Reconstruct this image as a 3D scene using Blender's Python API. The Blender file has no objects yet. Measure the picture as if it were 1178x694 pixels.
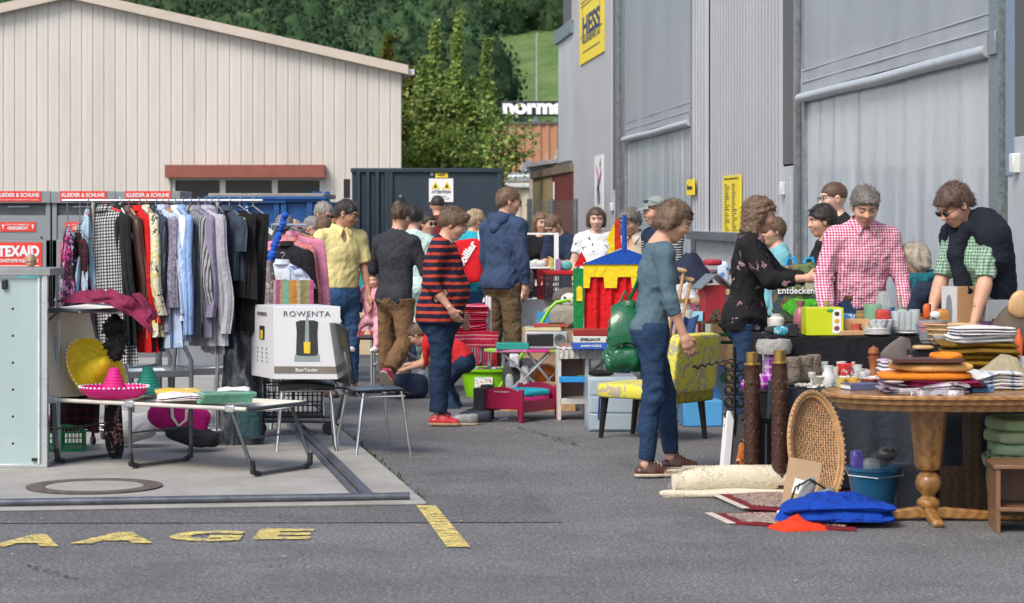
import bpy,bmesh,math,random
import numpy as np
from mathutils import Vector,Matrix,Euler
random.seed(7)
R=math.radians
F=2781.0;CXP=589.0;HY=250.0;EYE=1.6
SC=bpy.context.scene
COL=SC.collection
def P(px,py,Y):return Vector(((px-CXP)/F*Y,Y,EYE+(HY-py)/F*Y))
def G(px,py):
 Y=EYE*F/(py-HY)
 return Vector(((px-CXP)/F*Y,Y,0))
def X(px,Y):return(px-CXP)/F*Y
def Z(py,Y):return EYE+(HY-py)/F*Y
MATS={}
def _nt(name):
 m=bpy.data.materials.new(name);m.use_nodes=True
 nt=m.node_tree;b=nt.nodes['Principled BSDF']
 return m,nt,b
def N(nt,t,**kw):
 n=nt.nodes.new(t)
 for k,v in kw.items():
  if hasattr(n,k):setattr(n,k,v)
  else:n.inputs[k].default_value=v
 return n
def L(nt,a,b):nt.links.new(a,b)
def c4(c):return(c[0],c[1],c[2],1)
def coords(nt,scale=(1,1,1),rot=(0,0,0),gen='Object'):
 tc=N(nt,'ShaderNodeTexCoord');mp=N(nt,'ShaderNodeMapping')
 mp.inputs['Scale'].default_value=scale;mp.inputs['Rotation'].default_value=rot
 L(nt,tc.outputs[gen],mp.inputs['Vector']);return mp.outputs['Vector']
def mix(nt,fac,a,b,mode='MIX'):
 n=N(nt,'ShaderNodeMix',data_type='RGBA',blend_type=mode)
 for i,v in((0,fac),(6,a),(7,b)):
  if hasattr(v,'is_linked')or hasattr(v,'links'):L(nt,v,n.inputs[i])
  elif i==0:n.inputs[0].default_value=v
  else:n.inputs[i].default_value=c4(v)
 return n.outputs[2]
def ramp(nt,src,stops,interp='LINEAR'):
 r=N(nt,'ShaderNodeValToRGB');r.color_ramp.interpolation=interp
 e=r.color_ramp.elements
 while len(e)<len(stops):e.new(.5)
 for i,(p,c)in enumerate(stops):
  e[i].position=p;e[i].color=c4(c)if isinstance(c,tuple)else(c,c,c,1)
 L(nt,src,r.inputs[0]);return r.outputs[0]
def noise(nt,vec,scale,detail=3,rough=.55,dist=0):
 n=N(nt,'ShaderNodeTexNoise');n.inputs['Scale'].default_value=scale
 n.inputs['Detail'].default_value=detail;n.inputs['Roughness'].default_value=rough
 n.inputs['Distortion'].default_value=dist
 L(nt,vec,n.inputs['Vector']);return n.outputs['Fac']
def voro(nt,vec,scale,feature='F1',out='Distance'):
 n=N(nt,'ShaderNodeTexVoronoi',feature=feature);n.inputs['Scale'].default_value=scale
 L(nt,vec,n.inputs['Vector']);return n.outputs[out]
def mth(nt,op,a,b=0.0,c=0.0):
 n=N(nt,'ShaderNodeMath',operation=op)
 for i,v in enumerate((a,b,c)):
  if hasattr(v,'links'):L(nt,v,n.inputs[i])
  else:n.inputs[i].default_value=v
 return n.outputs[0]
def sep(nt,vec):
 n=N(nt,'ShaderNodeSeparateXYZ');L(nt,vec,n.inputs[0]);return n.outputs
def bump(nt,b,h,strength,dist=.01):
 n=N(nt,'ShaderNodeBump');n.inputs['Strength'].default_value=strength
 n.inputs['Distance'].default_value=dist
 L(nt,h,n.inputs['Height']);L(nt,n.outputs[0],b.inputs['Normal'])
def mat(key,col=(.5,.5,.5),rough=.6,metal=0.,var=.22,vs=5.,bmp=.15,bs=60.,st=(1,1,1),trans=0.,alpha=1.,coat=0.,ior=1.45,sheen=0.,dirt=0.):
 """plain surface: colour with uneven tone, slight relief"""
 if key in MATS:return MATS[key]
 m,nt,b=_nt(key)
 v=coords(nt,st)
 n1=noise(nt,v,vs,5,.6)
 lo=tuple(c*(1-var)for c in col);hi=tuple(min(1,c*(1+var))for c in col)
 c=ramp(nt,n1,[(.28,lo),(.72,hi)])
 if dirt:
  n3=noise(nt,v,vs*.37,6,.7)
  c=mix(nt,ramp(nt,n3,[(.5,0.0),(.75,dirt)]),c,tuple(x*.45 for x in col))
 L(nt,c,b.inputs['Base Color'])
 n2=noise(nt,v,bs,3)
 rr=ramp(nt,n1,[(.2,max(.02,rough-.08)),(.8,min(1,rough+.08))])
 L(nt,rr,b.inputs['Roughness'])
 if bmp:bump(nt,b,n2,bmp,.004)
 b.inputs['Metallic'].default_value=metal
 b.inputs['Transmission Weight'].default_value=trans
 b.inputs['Alpha'].default_value=alpha
 b.inputs['Coat Weight'].default_value=coat
 b.inputs['IOR'].default_value=ior
 b.inputs['Sheen Weight'].default_value=sheen
 MATS[key]=m;return m
def cloth(key,col,var=.18,rough=.9,fold=.55,fs=11.,weave=.25):
 """woven cloth: colour variation, creases, weave"""
 if key in MATS:return MATS[key]
 m,nt,b=_nt(key)
 v=coords(nt)
 n1=noise(nt,v,6,5,.65)
 c=ramp(nt,n1,[(.25,tuple(x*(1-var)for x in col)),(.75,tuple(min(1,x*(1+var))for x in col))])
 L(nt,c,b.inputs['Base Color']);b.inputs['Roughness'].default_value=rough
 b.inputs['Sheen Weight'].default_value=.0;b.inputs['Specular IOR Level'].default_value=.25
 h=mth(nt,'ADD',mth(nt,'MULTIPLY',noise(nt,v,fs,2,.5,1.2),1.0),mth(nt,'MULTIPLY',noise(nt,v,320,1),.03*weave*4))
 bump(nt,b,h,fold,.03)
 MATS[key]=m;return m
def finish_cloth(nt,b,v,fold=.3,fs=11.,rough=.9):
 fold*=1.5
 b.inputs['Roughness'].default_value=rough
 b.inputs['Specular IOR Level'].default_value=.25
 bump(nt,b,noise(nt,v,fs,2,.5,1.2),fold,.03)
def stripes(key,cols,period,axis=2,duty=.5,rot=(0,0,0),fold=.3,wob=.006,rough=.9):
 """bands of colours along one axis; cols = [(pos, colour)...]"""
 if key in MATS:return MATS[key]
 m,nt,b=_nt(key);v=coords(nt,(1,1,1),rot)
 a=sep(nt,v)[axis]
 a=mth(nt,'ADD',a,mth(nt,'MULTIPLY',noise(nt,v,5,2),wob*4))
 f=mth(nt,'FRACT',mth(nt,'MULTIPLY',a,1/period))
 c=ramp(nt,f,cols,'CONSTANT')
 n1=ramp(nt,noise(nt,v,8,4),[(.3,.82),(.7,1.0)])
 c=mix(nt,1.0,c,n1,'MULTIPLY')
 L(nt,c,b.inputs['Base Color']);finish_cloth(nt,b,v,fold,rough=rough)
 MATS[key]=m;return m
def checks(key,base,line,period,duty=.5,third=None,axes=(1,2),fold=.3,rough=.9,alt=None):
 """gingham or plaid"""
 if key in MATS:return MATS[key]
 m,nt,b=_nt(key);v=coords(nt);s=sep(nt,v)
 if alt=='sum':ax0=mth(nt,'ADD',s[0],s[1])
 else:ax0=s[axes[0]]
 fs=[]
 for a in(ax0,s[axes[1]]):
  f=mth(nt,'FRACT',mth(nt,'MULTIPLY',a,1/period))
  fs.append(mth(nt,'LESS_THAN',f,duty))
 c=mix(nt,mth(nt,'MULTIPLY',fs[0],1.0),base,tuple((x+y)/2 for x,y in zip(base,line))if third is None else third)
 c2=mix(nt,fs[0],tuple((x+y)/2 for x,y in zip(base,line))if third is None else third,line)
 c=mix(nt,fs[1],c,c2)
 n1=ramp(nt,noise(nt,v,8,4),[(.3,.85),(.7,1.0)])
 c=mix(nt,1.0,c,n1,'MULTIPLY')
 L(nt,c,b.inputs['Base Color']);finish_cloth(nt,b,v,fold,rough=rough)
 MATS[key]=m;return m
def spots(key,base,cols,scale,thr=.35,fold=.3,rough=.9,blotch=0.,metric=1.0):
 """blossoms / dots / blotches over a base colour; cols = list of spot colours"""
 if key in MATS:return MATS[key]
 m,nt,b=_nt(key);v=coords(nt)
 vn=N(nt,'ShaderNodeTexVoronoi');vn.inputs['Scale'].default_value=scale
 wv=N(nt,'ShaderNodeMix',data_type='VECTOR');wv.inputs[0].default_value=.06+blotch
 nn=N(nt,'ShaderNodeTexNoise');nn.inputs['Scale'].default_value=scale*1.6;nn.inputs['Detail'].default_value=4
 L(nt,v,nn.inputs['Vector']);L(nt,v,wv.inputs[4]);L(nt,nn.outputs['Color'],wv.inputs[5])
 L(nt,wv.outputs[1],vn.inputs['Vector'])
 rnd=N(nt,'ShaderNodeSeparateColor');L(nt,vn.outputs['Color'],rnd.inputs[0])
 n=len(cols)
 sc=ramp(nt,rnd.outputs[0],[(i/n,c)for i,c in enumerate(cols)],'CONSTANT')if n>1 else None
 if sc is None:
  r=N(nt,'ShaderNodeRGB');r.outputs[0].default_value=c4(cols[0]);sc=r.outputs[0]
 msk=mth(nt,'LESS_THAN',vn.outputs['Distance'],thr)
 c=mix(nt,msk,base,sc)
 L(nt,c,b.inputs['Base Color']);finish_cloth(nt,b,v,fold,rough=rough)
 MATS[key]=m;return m
def wood(key,c1,c2,scale=3.,st=(1,1,12),rough=.45,coat=.1):
 if key in MATS:return MATS[key]
 m,nt,b=_nt(key);v=coords(nt,st)
 n1=noise(nt,v,scale,6,.65,1.5)
 w=N(nt,'ShaderNodeTexWave',bands_direction='X');w.inputs['Scale'].default_value=scale*2.2
 w.inputs['Distortion'].default_value=6;w.inputs['Detail'].default_value=3
 L(nt,v,w.inputs['Vector'])
 f=mth(nt,'ADD',mth(nt,'MULTIPLY',n1,.65),mth(nt,'MULTIPLY',w.outputs['Fac'],.35))
 L(nt,ramp(nt,f,[(.25,c1),(.75,c2)]),b.inputs['Base Color'])
 b.inputs['Roughness'].default_value=rough;b.inputs['Coat Weight'].default_value=coat
 bump(nt,b,f,.15,.004)
 MATS[key]=m;return m
def rotm(d,up=Vector((0,0,1))):
 """matrix whose z axis points along d"""
 d=Vector(d).normalized();return d.to_track_quat('Z','Y').to_matrix()
class MB:
 def __init__(s):s.v=[];s.f=[];s.m=[];s.mi=0
 def add(s,vs,fs):
  o=len(s.v);s.v+=[tuple(v)for v in vs];s.f+=[tuple(i+o for i in f)for f in fs];s.m+=[s.mi]*len(fs);return s
 def box(s,c,size,rot=None):
  hx,hy,hz=size[0]/2,size[1]/2,size[2]/2
  M=(rot if isinstance(rot,Matrix)else Euler(rot).to_matrix())if rot is not None else None
  vs=[]
  for x in(-hx,hx):
   for y in(-hy,hy):
    for z in(-hz,hz):
     p=Vector((x,y,z));p=M@p if M else p;vs.append(p+Vector(c))
  return s.add(vs,[(0,1,3,2),(4,6,7,5),(0,4,5,1),(2,3,7,6),(0,2,6,4),(1,5,7,3)])
 def bb(s,x0,x1,y0,y1,z0,z1):return s.box(((x0+x1)/2,(y0+y1)/2,(z0+z1)/2),(abs(x1-x0),abs(y1-y0),abs(z1-z0)))
 def cyl(s,a,b,r,r2=None,n=14):
  a=Vector(a);b=Vector(b);r2=r if r2 is None else r2;M=rotm(b-a)
  vs=[]
  for(p,q)in((a,r),(b,r2)):
   for i in range(n):
    t=2*math.pi*i/n;vs.append(p+M@Vector((q*math.cos(t),q*math.sin(t),0)))
  fs=[(i,(i+1)%n,n+(i+1)%n,n+i)for i in range(n)]
  fs+=[tuple(range(n-1,-1,-1)),tuple(range(n,2*n))]
  return s.add(vs,fs)
 def tube(s,pts,r,n=8,close=False):
  pts=[Vector(p)for p in pts];k=len(pts);vs=[]
  rs=r if isinstance(r,(list,tuple))else[r]*k
  prev=None
  for i,p in enumerate(pts):
   if close:d=pts[(i+1)%k]-pts[i-1]
   else:d=pts[min(i+1,k-1)]-pts[max(i-1,0)]
   d=d.normalized()if d.length>1e-9 else Vector((0,0,1))
   if prev is None:
    u=d.orthogonal().normalized()
   else:
    u=(prev-d*prev.dot(d));u=u.normalized()if u.length>1e-6 else d.orthogonal().normalized()
   prev=u;w=d.cross(u)
   for j in range(n):
    t=2*math.pi*j/n;vs.append(p+(u*math.cos(t)+w*math.sin(t))*rs[i])
  fs=[]
  for i in range(k if close else k-1):
   a,b=i*n,((i+1)%k)*n
   for j in range(n):fs.append((a+j,a+(j+1)%n,b+(j+1)%n,b+j))
  if not close:fs+=[tuple(range(n-1,-1,-1)),tuple(range((k-1)*n,k*n))]
  return s.add(vs,fs)
 def lathe(s,prof,c=(0,0,0),n=24,rot=None,sx=1,sy=1):
  M=Euler(rot).to_matrix()if rot is not None and not isinstance(rot,Matrix)else(rot or Matrix.Identity(3));vs=[];c=Vector(c)
  for r,z in prof:
   for i in range(n):
    t=2*math.pi*i/n;vs.append(c+M@Vector((r*sx*math.cos(t),r*sy*math.sin(t),z)))
  fs=[]
  for k in range(len(prof)-1):
   for i in range(n):fs.append((k*n+i,k*n+(i+1)%n,(k+1)*n+(i+1)%n,(k+1)*n+i))
  if prof[0][0]>1e-6:fs.append(tuple(range(n-1,-1,-1)))
  if prof[-1][0]>1e-6:fs.append(tuple(range((len(prof)-1)*n,len(prof)*n)))
  return s.add(vs,fs)
 def blob(s,c,size,pw=4.,amp=.006,freq=9.,seed=0,rot=None,nu=28,nv=16):
  """rounded, uneven body: cushions, folded cloth, bags"""
  M=Euler(rot).to_matrix()if rot is not None else None
  rg=np.random.RandomState(seed);K=rg.normal(0,freq,(7,3));ph=rg.uniform(0,6.28,7);vs=[]
  def sp(x,e):return math.copysign(abs(x)**e,x)
  e=2/pw
  for j in range(nv+1):
   v=-math.pi/2+math.pi*j/nv
   for i in range(nu):
    u=2*math.pi*i/nu
    p=Vector((sp(math.cos(v),e)*sp(math.cos(u),e)*size[0]/2,sp(math.cos(v),e)*sp(math.sin(u),e)*size[1]/2,sp(math.sin(v),e)*size[2]/2))
    q=np.array(p);w=float(np.sin(K@q+ph).sum())*amp/3
    nrm=p.normalized()if p.length>1e-6 else Vector((0,0,1))
    p=p+nrm*w
    if M:p=M@p
    vs.append(p+Vector(c))
  fs=[]
  for j in range(nv):
   for i in range(nu):fs.append((j*nu+i,j*nu+(i+1)%nu,(j+1)*nu+(i+1)%nu,(j+1)*nu+i))
  return s.add(vs,fs)
 def loft(s,rings,n=28,wave=.0,wf=7,seed=0,sub=4):
  """rings: (centre, rx, ry, angle) closed sections"""
  rg=random.Random(seed);ph=[rg.uniform(0,6.28)for _ in range(4)];vs=[]
  if sub>1:
   A_=[list(r[0])+[r[1],r[2],r[3]if len(r)>3 else 0]for r in rings];out=[]
   for i in range(len(A_)-1):
    p0,p1,p2,p3=A_[max(0,i-1)],A_[i],A_[i+1],A_[min(len(A_)-1,i+2)]
    for j in range(sub):
     t=j/sub;q=[.5*(2*b_+(c_-a_)*t+(2*a_-5*b_+4*c_-d_)*t*t+(3*b_-a_-3*c_+d_)*t**3)for a_,b_,c_,d_ in zip(p0,p1,p2,p3)];out.append((q[:3],max(q[3],.004),max(q[4],.004),q[5]))
   out.append((A_[-1][:3],A_[-1][3],A_[-1][4],A_[-1][5]));rings=out
  for k,rr in enumerate(rings):
   c,rx,ry=Vector(rr[0]),rr[1],rr[2];an=rr[3]if len(rr)>3 else 0
   t_=k/max(1,len(rings)-1)
   for i in range(n):
    t=2*math.pi*i/n
    w=1+wave*t_*(math.sin(wf*t+ph[0]+1.2*t_)+.6*math.sin((wf*2+1)*t+ph[1]))
    x,y=rx*math.cos(t)*w,ry*math.sin(t)*w
    vs.append(c+Vector((x*math.cos(an)-y*math.sin(an),x*math.sin(an)+y*math.cos(an),0)))
  fs=[]
  for k in range(len(rings)-1):
   for i in range(n):fs.append((k*n+i,k*n+(i+1)%n,(k+1)*n+(i+1)%n,(k+1)*n+i))
  fs+=[tuple(range(n-1,-1,-1)),tuple(range((len(rings)-1)*n,len(rings)*n))]
  return s.add(vs,fs)
 def folds(s,size,n=4,seed=0,amp=.008,c=(0,0,0),rz=0):
  """a folded cloth: n soft layers that sag together, base at z = 0"""
  rg=np.random.RandomState(seed);K=rg.normal(0,7,(5,2));ph=rg.uniform(0,6.28,5);K2=rg.normal(0,26,(6,2));w,d,h=size;t=h/n;ca,sa_=math.cos(rz),math.sin(rz)
  for L_ in range(n):
   ww,dd_=w*rg.uniform(.93,1.0),d*rg.uniform(.93,1.0);ox,oy,an=rg.uniform(-.012,.012),rg.uniform(-.012,.012),rg.uniform(-.03,.03);nu,nv=56,10;vs=[]
   for j in range(nv+1):
    v=-math.pi/2+math.pi*j/nv;cv,sv=math.cos(v),math.sin(v);ev=cv**.5 if cv>0 else 0
    for i in range(nu):
     u=2*math.pi*i/nu;e=.2;x=math.copysign(abs(math.cos(u))**e,math.cos(u))*ev*.5*ww;y=math.copysign(abs(math.sin(u))**e,math.sin(u))*ev*.5*dd_
     x,y=x+ox-y*an,y+oy+x*an;q=np.array([x,y]);f=np.sin(K@q+ph).sum()*.5;g=1-abs(np.sin(K2@q+L_*2).sum())/2
     z=(L_+.5)*t+sv*t*.56+amp*f*(L_+1)/n+amp*.5*g*(sv>-.2);z-=max(0,(abs(x)/ww*2)-.8)*t*.5
     vs.append((c[0]+x*ca-y*sa_,c[1]+x*sa_+y*ca,c[2]+z))
   s.add(vs,[(j*nu+i,j*nu+(i+1)%nu,(j+1)*nu+(i+1)%nu,(j+1)*nu+i)for j in range(nv)for i in range(nu)])
  return s
 def heap(s,size,seed=0,cre=1.,c=(0,0,0),corners=5,pk=.55):
  """cloth dropped in a heap: angular outline, sharp creases, base at z = 0"""
  rg=np.random.RandomState(seed);w,d,h=size;nr,nt=34,110;ph=rg.uniform(0,6.28,12);K=rg.normal(0,11,(6,2));K2=rg.normal(0,27,(6,2));vs=[]
  pkx,pky=rg.uniform(-.15,.15)*w,rg.uniform(-.1,.1)*d
  for i in range(nr+1):
   r=i/nr
   for j in range(nt):
    t=2*math.pi*j/nt;o=1+.07*math.sin(corners*t+ph[0])+.05*math.sin(3*t+ph[1])+.025*math.sin(11*t+ph[2])+.015*math.sin(23*t+ph[3])
    x,y=math.copysign(abs(math.cos(t))**.75,math.cos(t))*r*o*w/2,math.copysign(abs(math.sin(t))**.75,math.sin(t))*r*o*d/2
    q=np.array([x,y]);wq=q+.02*np.array([math.sin(q[1]*19+ph[4]),math.sin(q[0]*17+ph[5])])
    rid=1-abs(np.sin(K@wq+ph[:6]).sum())*.8;rid2=1-abs(np.sin(K2@wq+ph[6:]).sum())*.7;lay=math.floor((r+.06*math.sin(3*t+ph[6]))*3)/3
    prof=(1-r**3.2)**.6*(pk+(1-pk)*math.exp(-(((x-pkx)/w*2.6)**2+((y-pky)/d*2.6)**2)));z=h*prof*(1-.10*lay)+cre*.012*rid*prof+cre*.006*rid2*prof
    vs.append((c[0]+x,c[1]+y,c[2]+max(0,z)+.001))
  fs=[(i*nt+j,i*nt+(j+1)%nt,(i+1)*nt+(j+1)%nt,(i+1)*nt+j)for i in range(1,nr)for j in range(nt)]+[(0,nt+(j+1)%nt,nt+j)for j in range(nt)]
  fs.append(tuple(nr*nt+j for j in range(nt)));return s.add(vs,fs)
 def prism(s,poly,t,M=None,o=(0,0,0)):
  """outline in local x,z extruded by thickness t along y"""
  o=Vector(o);n=len(poly);vs=[]
  for y in(-t/2,t/2):
   for(x,z)in poly:
    p=Vector((x,y,z));p=M@p if M else p;vs.append(p+o)
  fs=[tuple(range(n)),tuple(range(2*n-1,n-1,-1))]+[(i,i+n,(i+1)%n+n,(i+1)%n)for i in range(n)]
  return s.add(vs,fs)
 def sheet(s,fn,nu,nv,t=.004):
  """cloth or sheet with real thickness; fn(u,v)->point"""
  g=[[Vector(fn(i/nu,j/nv))for j in range(nv+1)]for i in range(nu+1)];W=nv+1;vs=[]
  nr=[]
  for i in range(nu+1):
   for j in range(nv+1):
    a=g[min(i+1,nu)][j]-g[max(i-1,0)][j];b=g[i][min(j+1,nv)]-g[i][max(j-1,0)]
    q=a.cross(b);nr.append(q.normalized()if q.length>1e-9 else Vector((0,0,1)));vs.append(g[i][j])
  K=len(vs);vs+=[vs[i]-nr[i]*t for i in range(K)];fs=[]
  for i in range(nu):
   for j in range(nv):
    a,b,c,d=i*W+j,(i+1)*W+j,(i+1)*W+j+1,i*W+j+1
    fs+=[(a,b,c,d),(K+d,K+c,K+b,K+a)]
  for i in range(nu):
   fs+=[(i*W,K+i*W,K+(i+1)*W,(i+1)*W),(i*W+nv,(i+1)*W+nv,K+(i+1)*W+nv,K+i*W+nv)]
  for j in range(nv):
   fs+=[(j,j+1,K+j+1,K+j),(nu*W+j,K+nu*W+j,K+nu*W+j+1,nu*W+j+1)]
  return s.add(vs,fs)
 def build(s,name,m,parent=None,loc=None,rz=None,rot=None,bev=0,smooth=True,ang=40):
  me=bpy.data.meshes.new(name);me.from_pydata(s.v,[],s.f)
  for q in(m if isinstance(m,(list,tuple))else[m]):me.materials.append(q)
  me.polygons.foreach_set('material_index',s.m)
  me.validate();bm=bmesh.new();bm.from_mesh(me);bmesh.ops.recalc_face_normals(bm,faces=bm.faces);bm.to_mesh(me);bm.free()
  if smooth:
   me.polygons.foreach_set('use_smooth',[True]*len(me.polygons))
   me.set_sharp_from_angle(angle=R(ang))
  o=bpy.data.objects.new(name,me);COL.objects.link(o)
  if parent:o.parent=parent
  if loc is not None:o.location=loc
  if rz is not None:o.rotation_euler=(0,0,rz)
  if rot is not None:o.rotation_euler=rot
  if bev:
   b=o.modifiers.new('bevel','BEVEL');b.width=bev;b.segments=2;b.limit_method='ANGLE';b.angle_limit=R(35);b.harden_normals=False
  return o
def tag(o,label=None,cat=None,group=None,kind=None):
 if label:o['label']=label
 if cat:o['category']=cat
 if group:o['group']=group
 if kind:o['kind']=kind
 return o
def T(name,label,cat,loc=(0,0,0),rz=0,group=None,rot=None,kind=None):
 o=bpy.data.objects.new(name,None);COL.objects.link(o);o.empty_display_size=.1
 o.location=loc;o.rotation_euler=rot if rot else(0,0,rz);return tag(o,label,cat,group,kind)
def text_mesh(s,w,h,depth=.003,bold=.0,align_fit=True,shear=0.,spacing=1.0):
 cu=bpy.data.curves.new('t','FONT');cu.body=s;cu.size=1;cu.extrude=0;cu.offset=bold;cu.space_character=spacing;cu.shear=shear;cu.resolution_u=4
 ob=bpy.data.objects.new('t',cu);COL.objects.link(ob)
 dg=bpy.context.evaluated_depsgraph_get();dg.update();ev=ob.evaluated_get(dg);me=bpy.data.meshes.new_from_object(ev)
 v=np.array([p.co[:]for p in me.vertices]);f=[tuple(p.vertices)for p in me.polygons]
 bpy.data.objects.remove(ob);bpy.data.curves.remove(cu);bpy.data.meshes.remove(me)
 lo=v.min(0);hi=v.max(0)
 sx=w/(hi[0]-lo[0]);sz=h/(hi[1]-lo[1])if h else sx
 vs=[((p[0]-lo[0])*sx-w/2,-depth,(p[1]-(lo[1]+hi[1])/2)*sz)for p in v]
 return vs,f
def text(s,w,h,m,parent=None,loc=(0,0,0),rot=(0,0,0),bold=0.02,name='lettering',spacing=1.0,t=.003):
 """lettering facing local -y, centred at loc, with a little thickness"""
 vs,f=text_mesh(s,w,h,0,bold,spacing=spacing);b=MB();b.add(vs,f)
 o=b.build(name,m,parent,loc=loc,rot=rot,smooth=False)
 so=o.modifiers.new('thick','SOLIDIFY');so.thickness=t;so.offset=0
 return o
def surface_nets(Fd,org,vox):
 nx,ny,nz=Fd.shape;ins=Fd<0
 C=[(i,j,k)for i in(0,1)for j in(0,1)for k in(0,1)]
 cnt=np.zeros((nx-1,ny-1,nz-1),int)
 for i,j,k in C:cnt+=ins[i:nx-1+i,j:ny-1+j,k:nz-1+k]
 act=(cnt>0)&(cnt<8);idx=-np.ones(act.shape,int);A=np.argwhere(act);idx[act]=np.arange(len(A))
 pos=np.zeros((len(A),3));w=np.zeros(len(A))
 val={c:Fd[A[:,0]+c[0],A[:,1]+c[1],A[:,2]+c[2]]for c in C}
 for a in C:
  for ax in range(3):
   if a[ax]==0:
    b=list(a);b[ax]=1;b=tuple(b);va,vb=val[a],val[b];m=(va<0)!=(vb<0)
    t=np.where(m,va/np.where(m,va-vb,1),0)
    p=np.array(a)[None]+t[:,None]*(np.array(b)-np.array(a))[None]
    pos+=np.where(m[:,None],p,0);w+=m
 pos=(A+pos/np.maximum(w,1)[:,None])*vox+np.array(org)
 faces=[]
 for ax in range(3):
  o1,o2=(ax+1)%3,(ax+2)%3
  sl=[slice(1,-1)]*3;sl[ax]=slice(0,-1);s2=[slice(1,-1)]*3;s2[ax]=slice(1,None)
  a=ins[tuple(sl)];b=ins[tuple(s2)]
  for sg in(0,1):
   m=(a&~b)if sg==0 else(~a&b);e=np.argwhere(m);off=np.array([1,1,1]);off[ax]=0;e=e+off
   d1=np.zeros(3,int);d1[o1]=1;d2=np.zeros(3,int);d2[o2]=1
   q=[e-d1-d2,e-d2,e,e-d1]
   q=[idx[x[:,0],x[:,1],x[:,2]]for x in q]
   if sg:q=q[::-1]
   faces.append(np.stack(q,1))
 return pos,np.concatenate(faces)
def seg(a,b,r1,r2=None,flat=None,k=1.,sm=.02,sub=False):return dict(t='s',a=np.array(a,float),b=np.array(b,float),r1=r1,r2=r1 if r2 is None else r2,flat=flat,k=k,sm=sm,sub=sub)
def ell(c,r,fr=None,sm=.02,sub=False):return dict(t='e',a=np.array(c,float),r=np.array(r,float),fr=fr,sm=sm,sub=sub)
def plane(p,n):return dict(t='p',sub=False,a=np.array(p,float),n=np.array(n,float)/np.linalg.norm(n))
def pdist(g,q):
 if q['t']=='s':
  a,b=q['a'],q['b'];d=g-a;ba=b-a
  if q['flat']is not None:
   fa=np.array(q['flat']);d=d+(q['k']-1)*(d@fa)[...,None]*fa;ba=ba+(q['k']-1)*(ba@fa)*fa
  L2=max(ba@ba,1e-9);t=np.clip((d@ba)/L2,0,1)
  v=d-t[...,None]*ba;r=q['r1']+(q['r2']-q['r1'])*t
  return np.sqrt((v*v).sum(-1))-r
 if q['t']=='e':
  d=g-q['a']
  if q['fr']is not None:d=np.stack([d@np.array(ax)for ax in q['fr']],-1)
  k=np.sqrt(((d/q['r'])**2).sum(-1));return(k-1)*q['r'].min()
 return(g-q['a'])@q['n']
def sdf(prims,vox,cuts=(),pad=.03):
 lo=np.full(3,1e9);hi=-lo
 for q in prims:
  if q['sub']or q['t']=='p':continue
  if q['t']=='s':r=max(q['r1'],q['r2']);pts=[q['a']-r,q['a']+r,q['b']-r,q['b']+r]
  else:r=q['r'].max();pts=[q['a']-r,q['a']+r]
  lo=np.minimum(lo,np.min(pts,0));hi=np.maximum(hi,np.max(pts,0))
 lo-=pad;hi+=pad;n=np.ceil((hi-lo)/vox).astype(int)+1
 ax=[lo[i]+np.arange(n[i])*vox for i in range(3)]
 Fd=np.full(n,.5)
 for q in prims:
  if q['t']=='p':
   g=np.stack(np.meshgrid(*ax,indexing='ij'),-1);Fd=np.maximum(Fd,pdist(g,q));continue
  if q['t']=='s':r=max(q['r1'],q['r2'])+.085;l,h=np.minimum(q['a'],q['b'])-r,np.maximum(q['a'],q['b'])+r
  else:r=q['r'].max()+.11;l,h=q['a']-r,q['a']+r
  i0=np.clip(((l-lo)/vox).astype(int),0,n-1);i1=np.clip(((h-lo)/vox).astype(int)+2,1,n)
  if(i1<=i0).any():continue
  sl=tuple(slice(i0[i],i1[i])for i in range(3))
  g=np.stack(np.meshgrid(ax[0][sl[0]],ax[1][sl[1]],ax[2][sl[2]],indexing='ij'),-1)
  d=pdist(g,q);f=Fd[sl];k=q['sm']
  if q['sub']:
   d=-d;hh=np.maximum(k-np.abs(f-d),0)/k;Fd[sl]=np.maximum(f,d)+hh*hh*k/4
  else:
   hh=np.maximum(k-np.abs(f-d),0)/k;Fd[sl]=np.minimum(f,d)-hh*hh*k/4
 if cuts:
  g=np.stack(np.meshgrid(*ax,indexing='ij'),-1)
  for c in cuts:Fd=np.maximum(Fd,c(g)if callable(c)else pdist(g,c))
 return surface_nets(Fd,lo,vox)
def wrinkle(v,f,amp,freq,seed,st=(1,1,1),ridge=True,clump=2.2):
 """push vertices along their normals by a creased noise"""
 n=np.zeros_like(v);q=v[f];fn=np.cross(q[:,2]-q[:,0],q[:,3]-q[:,1])
 for i in range(4):np.add.at(n,f[:,i],fn)
 n/=np.maximum(np.linalg.norm(n,axis=1),1e-12)[:,None]
 rg=np.random.RandomState(seed);w=np.zeros(len(v))
 wp=v+.03*np.stack([np.sin(v@rg.normal(0,9,3)+rg.uniform(0,6))for _ in range(3)],1)
 for o in range(3):
  K=rg.normal(0,freq*1.8**o,(5,3))*np.array(st);ph=rg.uniform(0,6.28,5)
  x=np.sin(wp@K.T+ph).sum(1)/2.2
  w+=((1-np.abs(x))-.45 if ridge else x*.6)*.6**o
 m=.5+.5*np.sin(v@rg.normal(0,clump*3,3)+rg.uniform(0,6))
 return v+n*(w*amp*(.35+.65*m))[:,None]
def mesh_np(name,v,f,mats,parent,mi=None,smooth=True):
 me=bpy.data.meshes.new(name);me.from_pydata(v.tolist(),[],f.tolist())
 for q in(mats if isinstance(mats,(list,tuple))else[mats]):me.materials.append(q)
 if mi is not None:me.polygons.foreach_set('material_index',np.asarray(mi,np.int32))
 me.polygons.foreach_set('use_smooth',[smooth]*len(me.polygons));me.update()
 o=bpy.data.objects.new(name,me);COL.objects.link(o)
 if parent is not None:o.parent=parent
 return o
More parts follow.
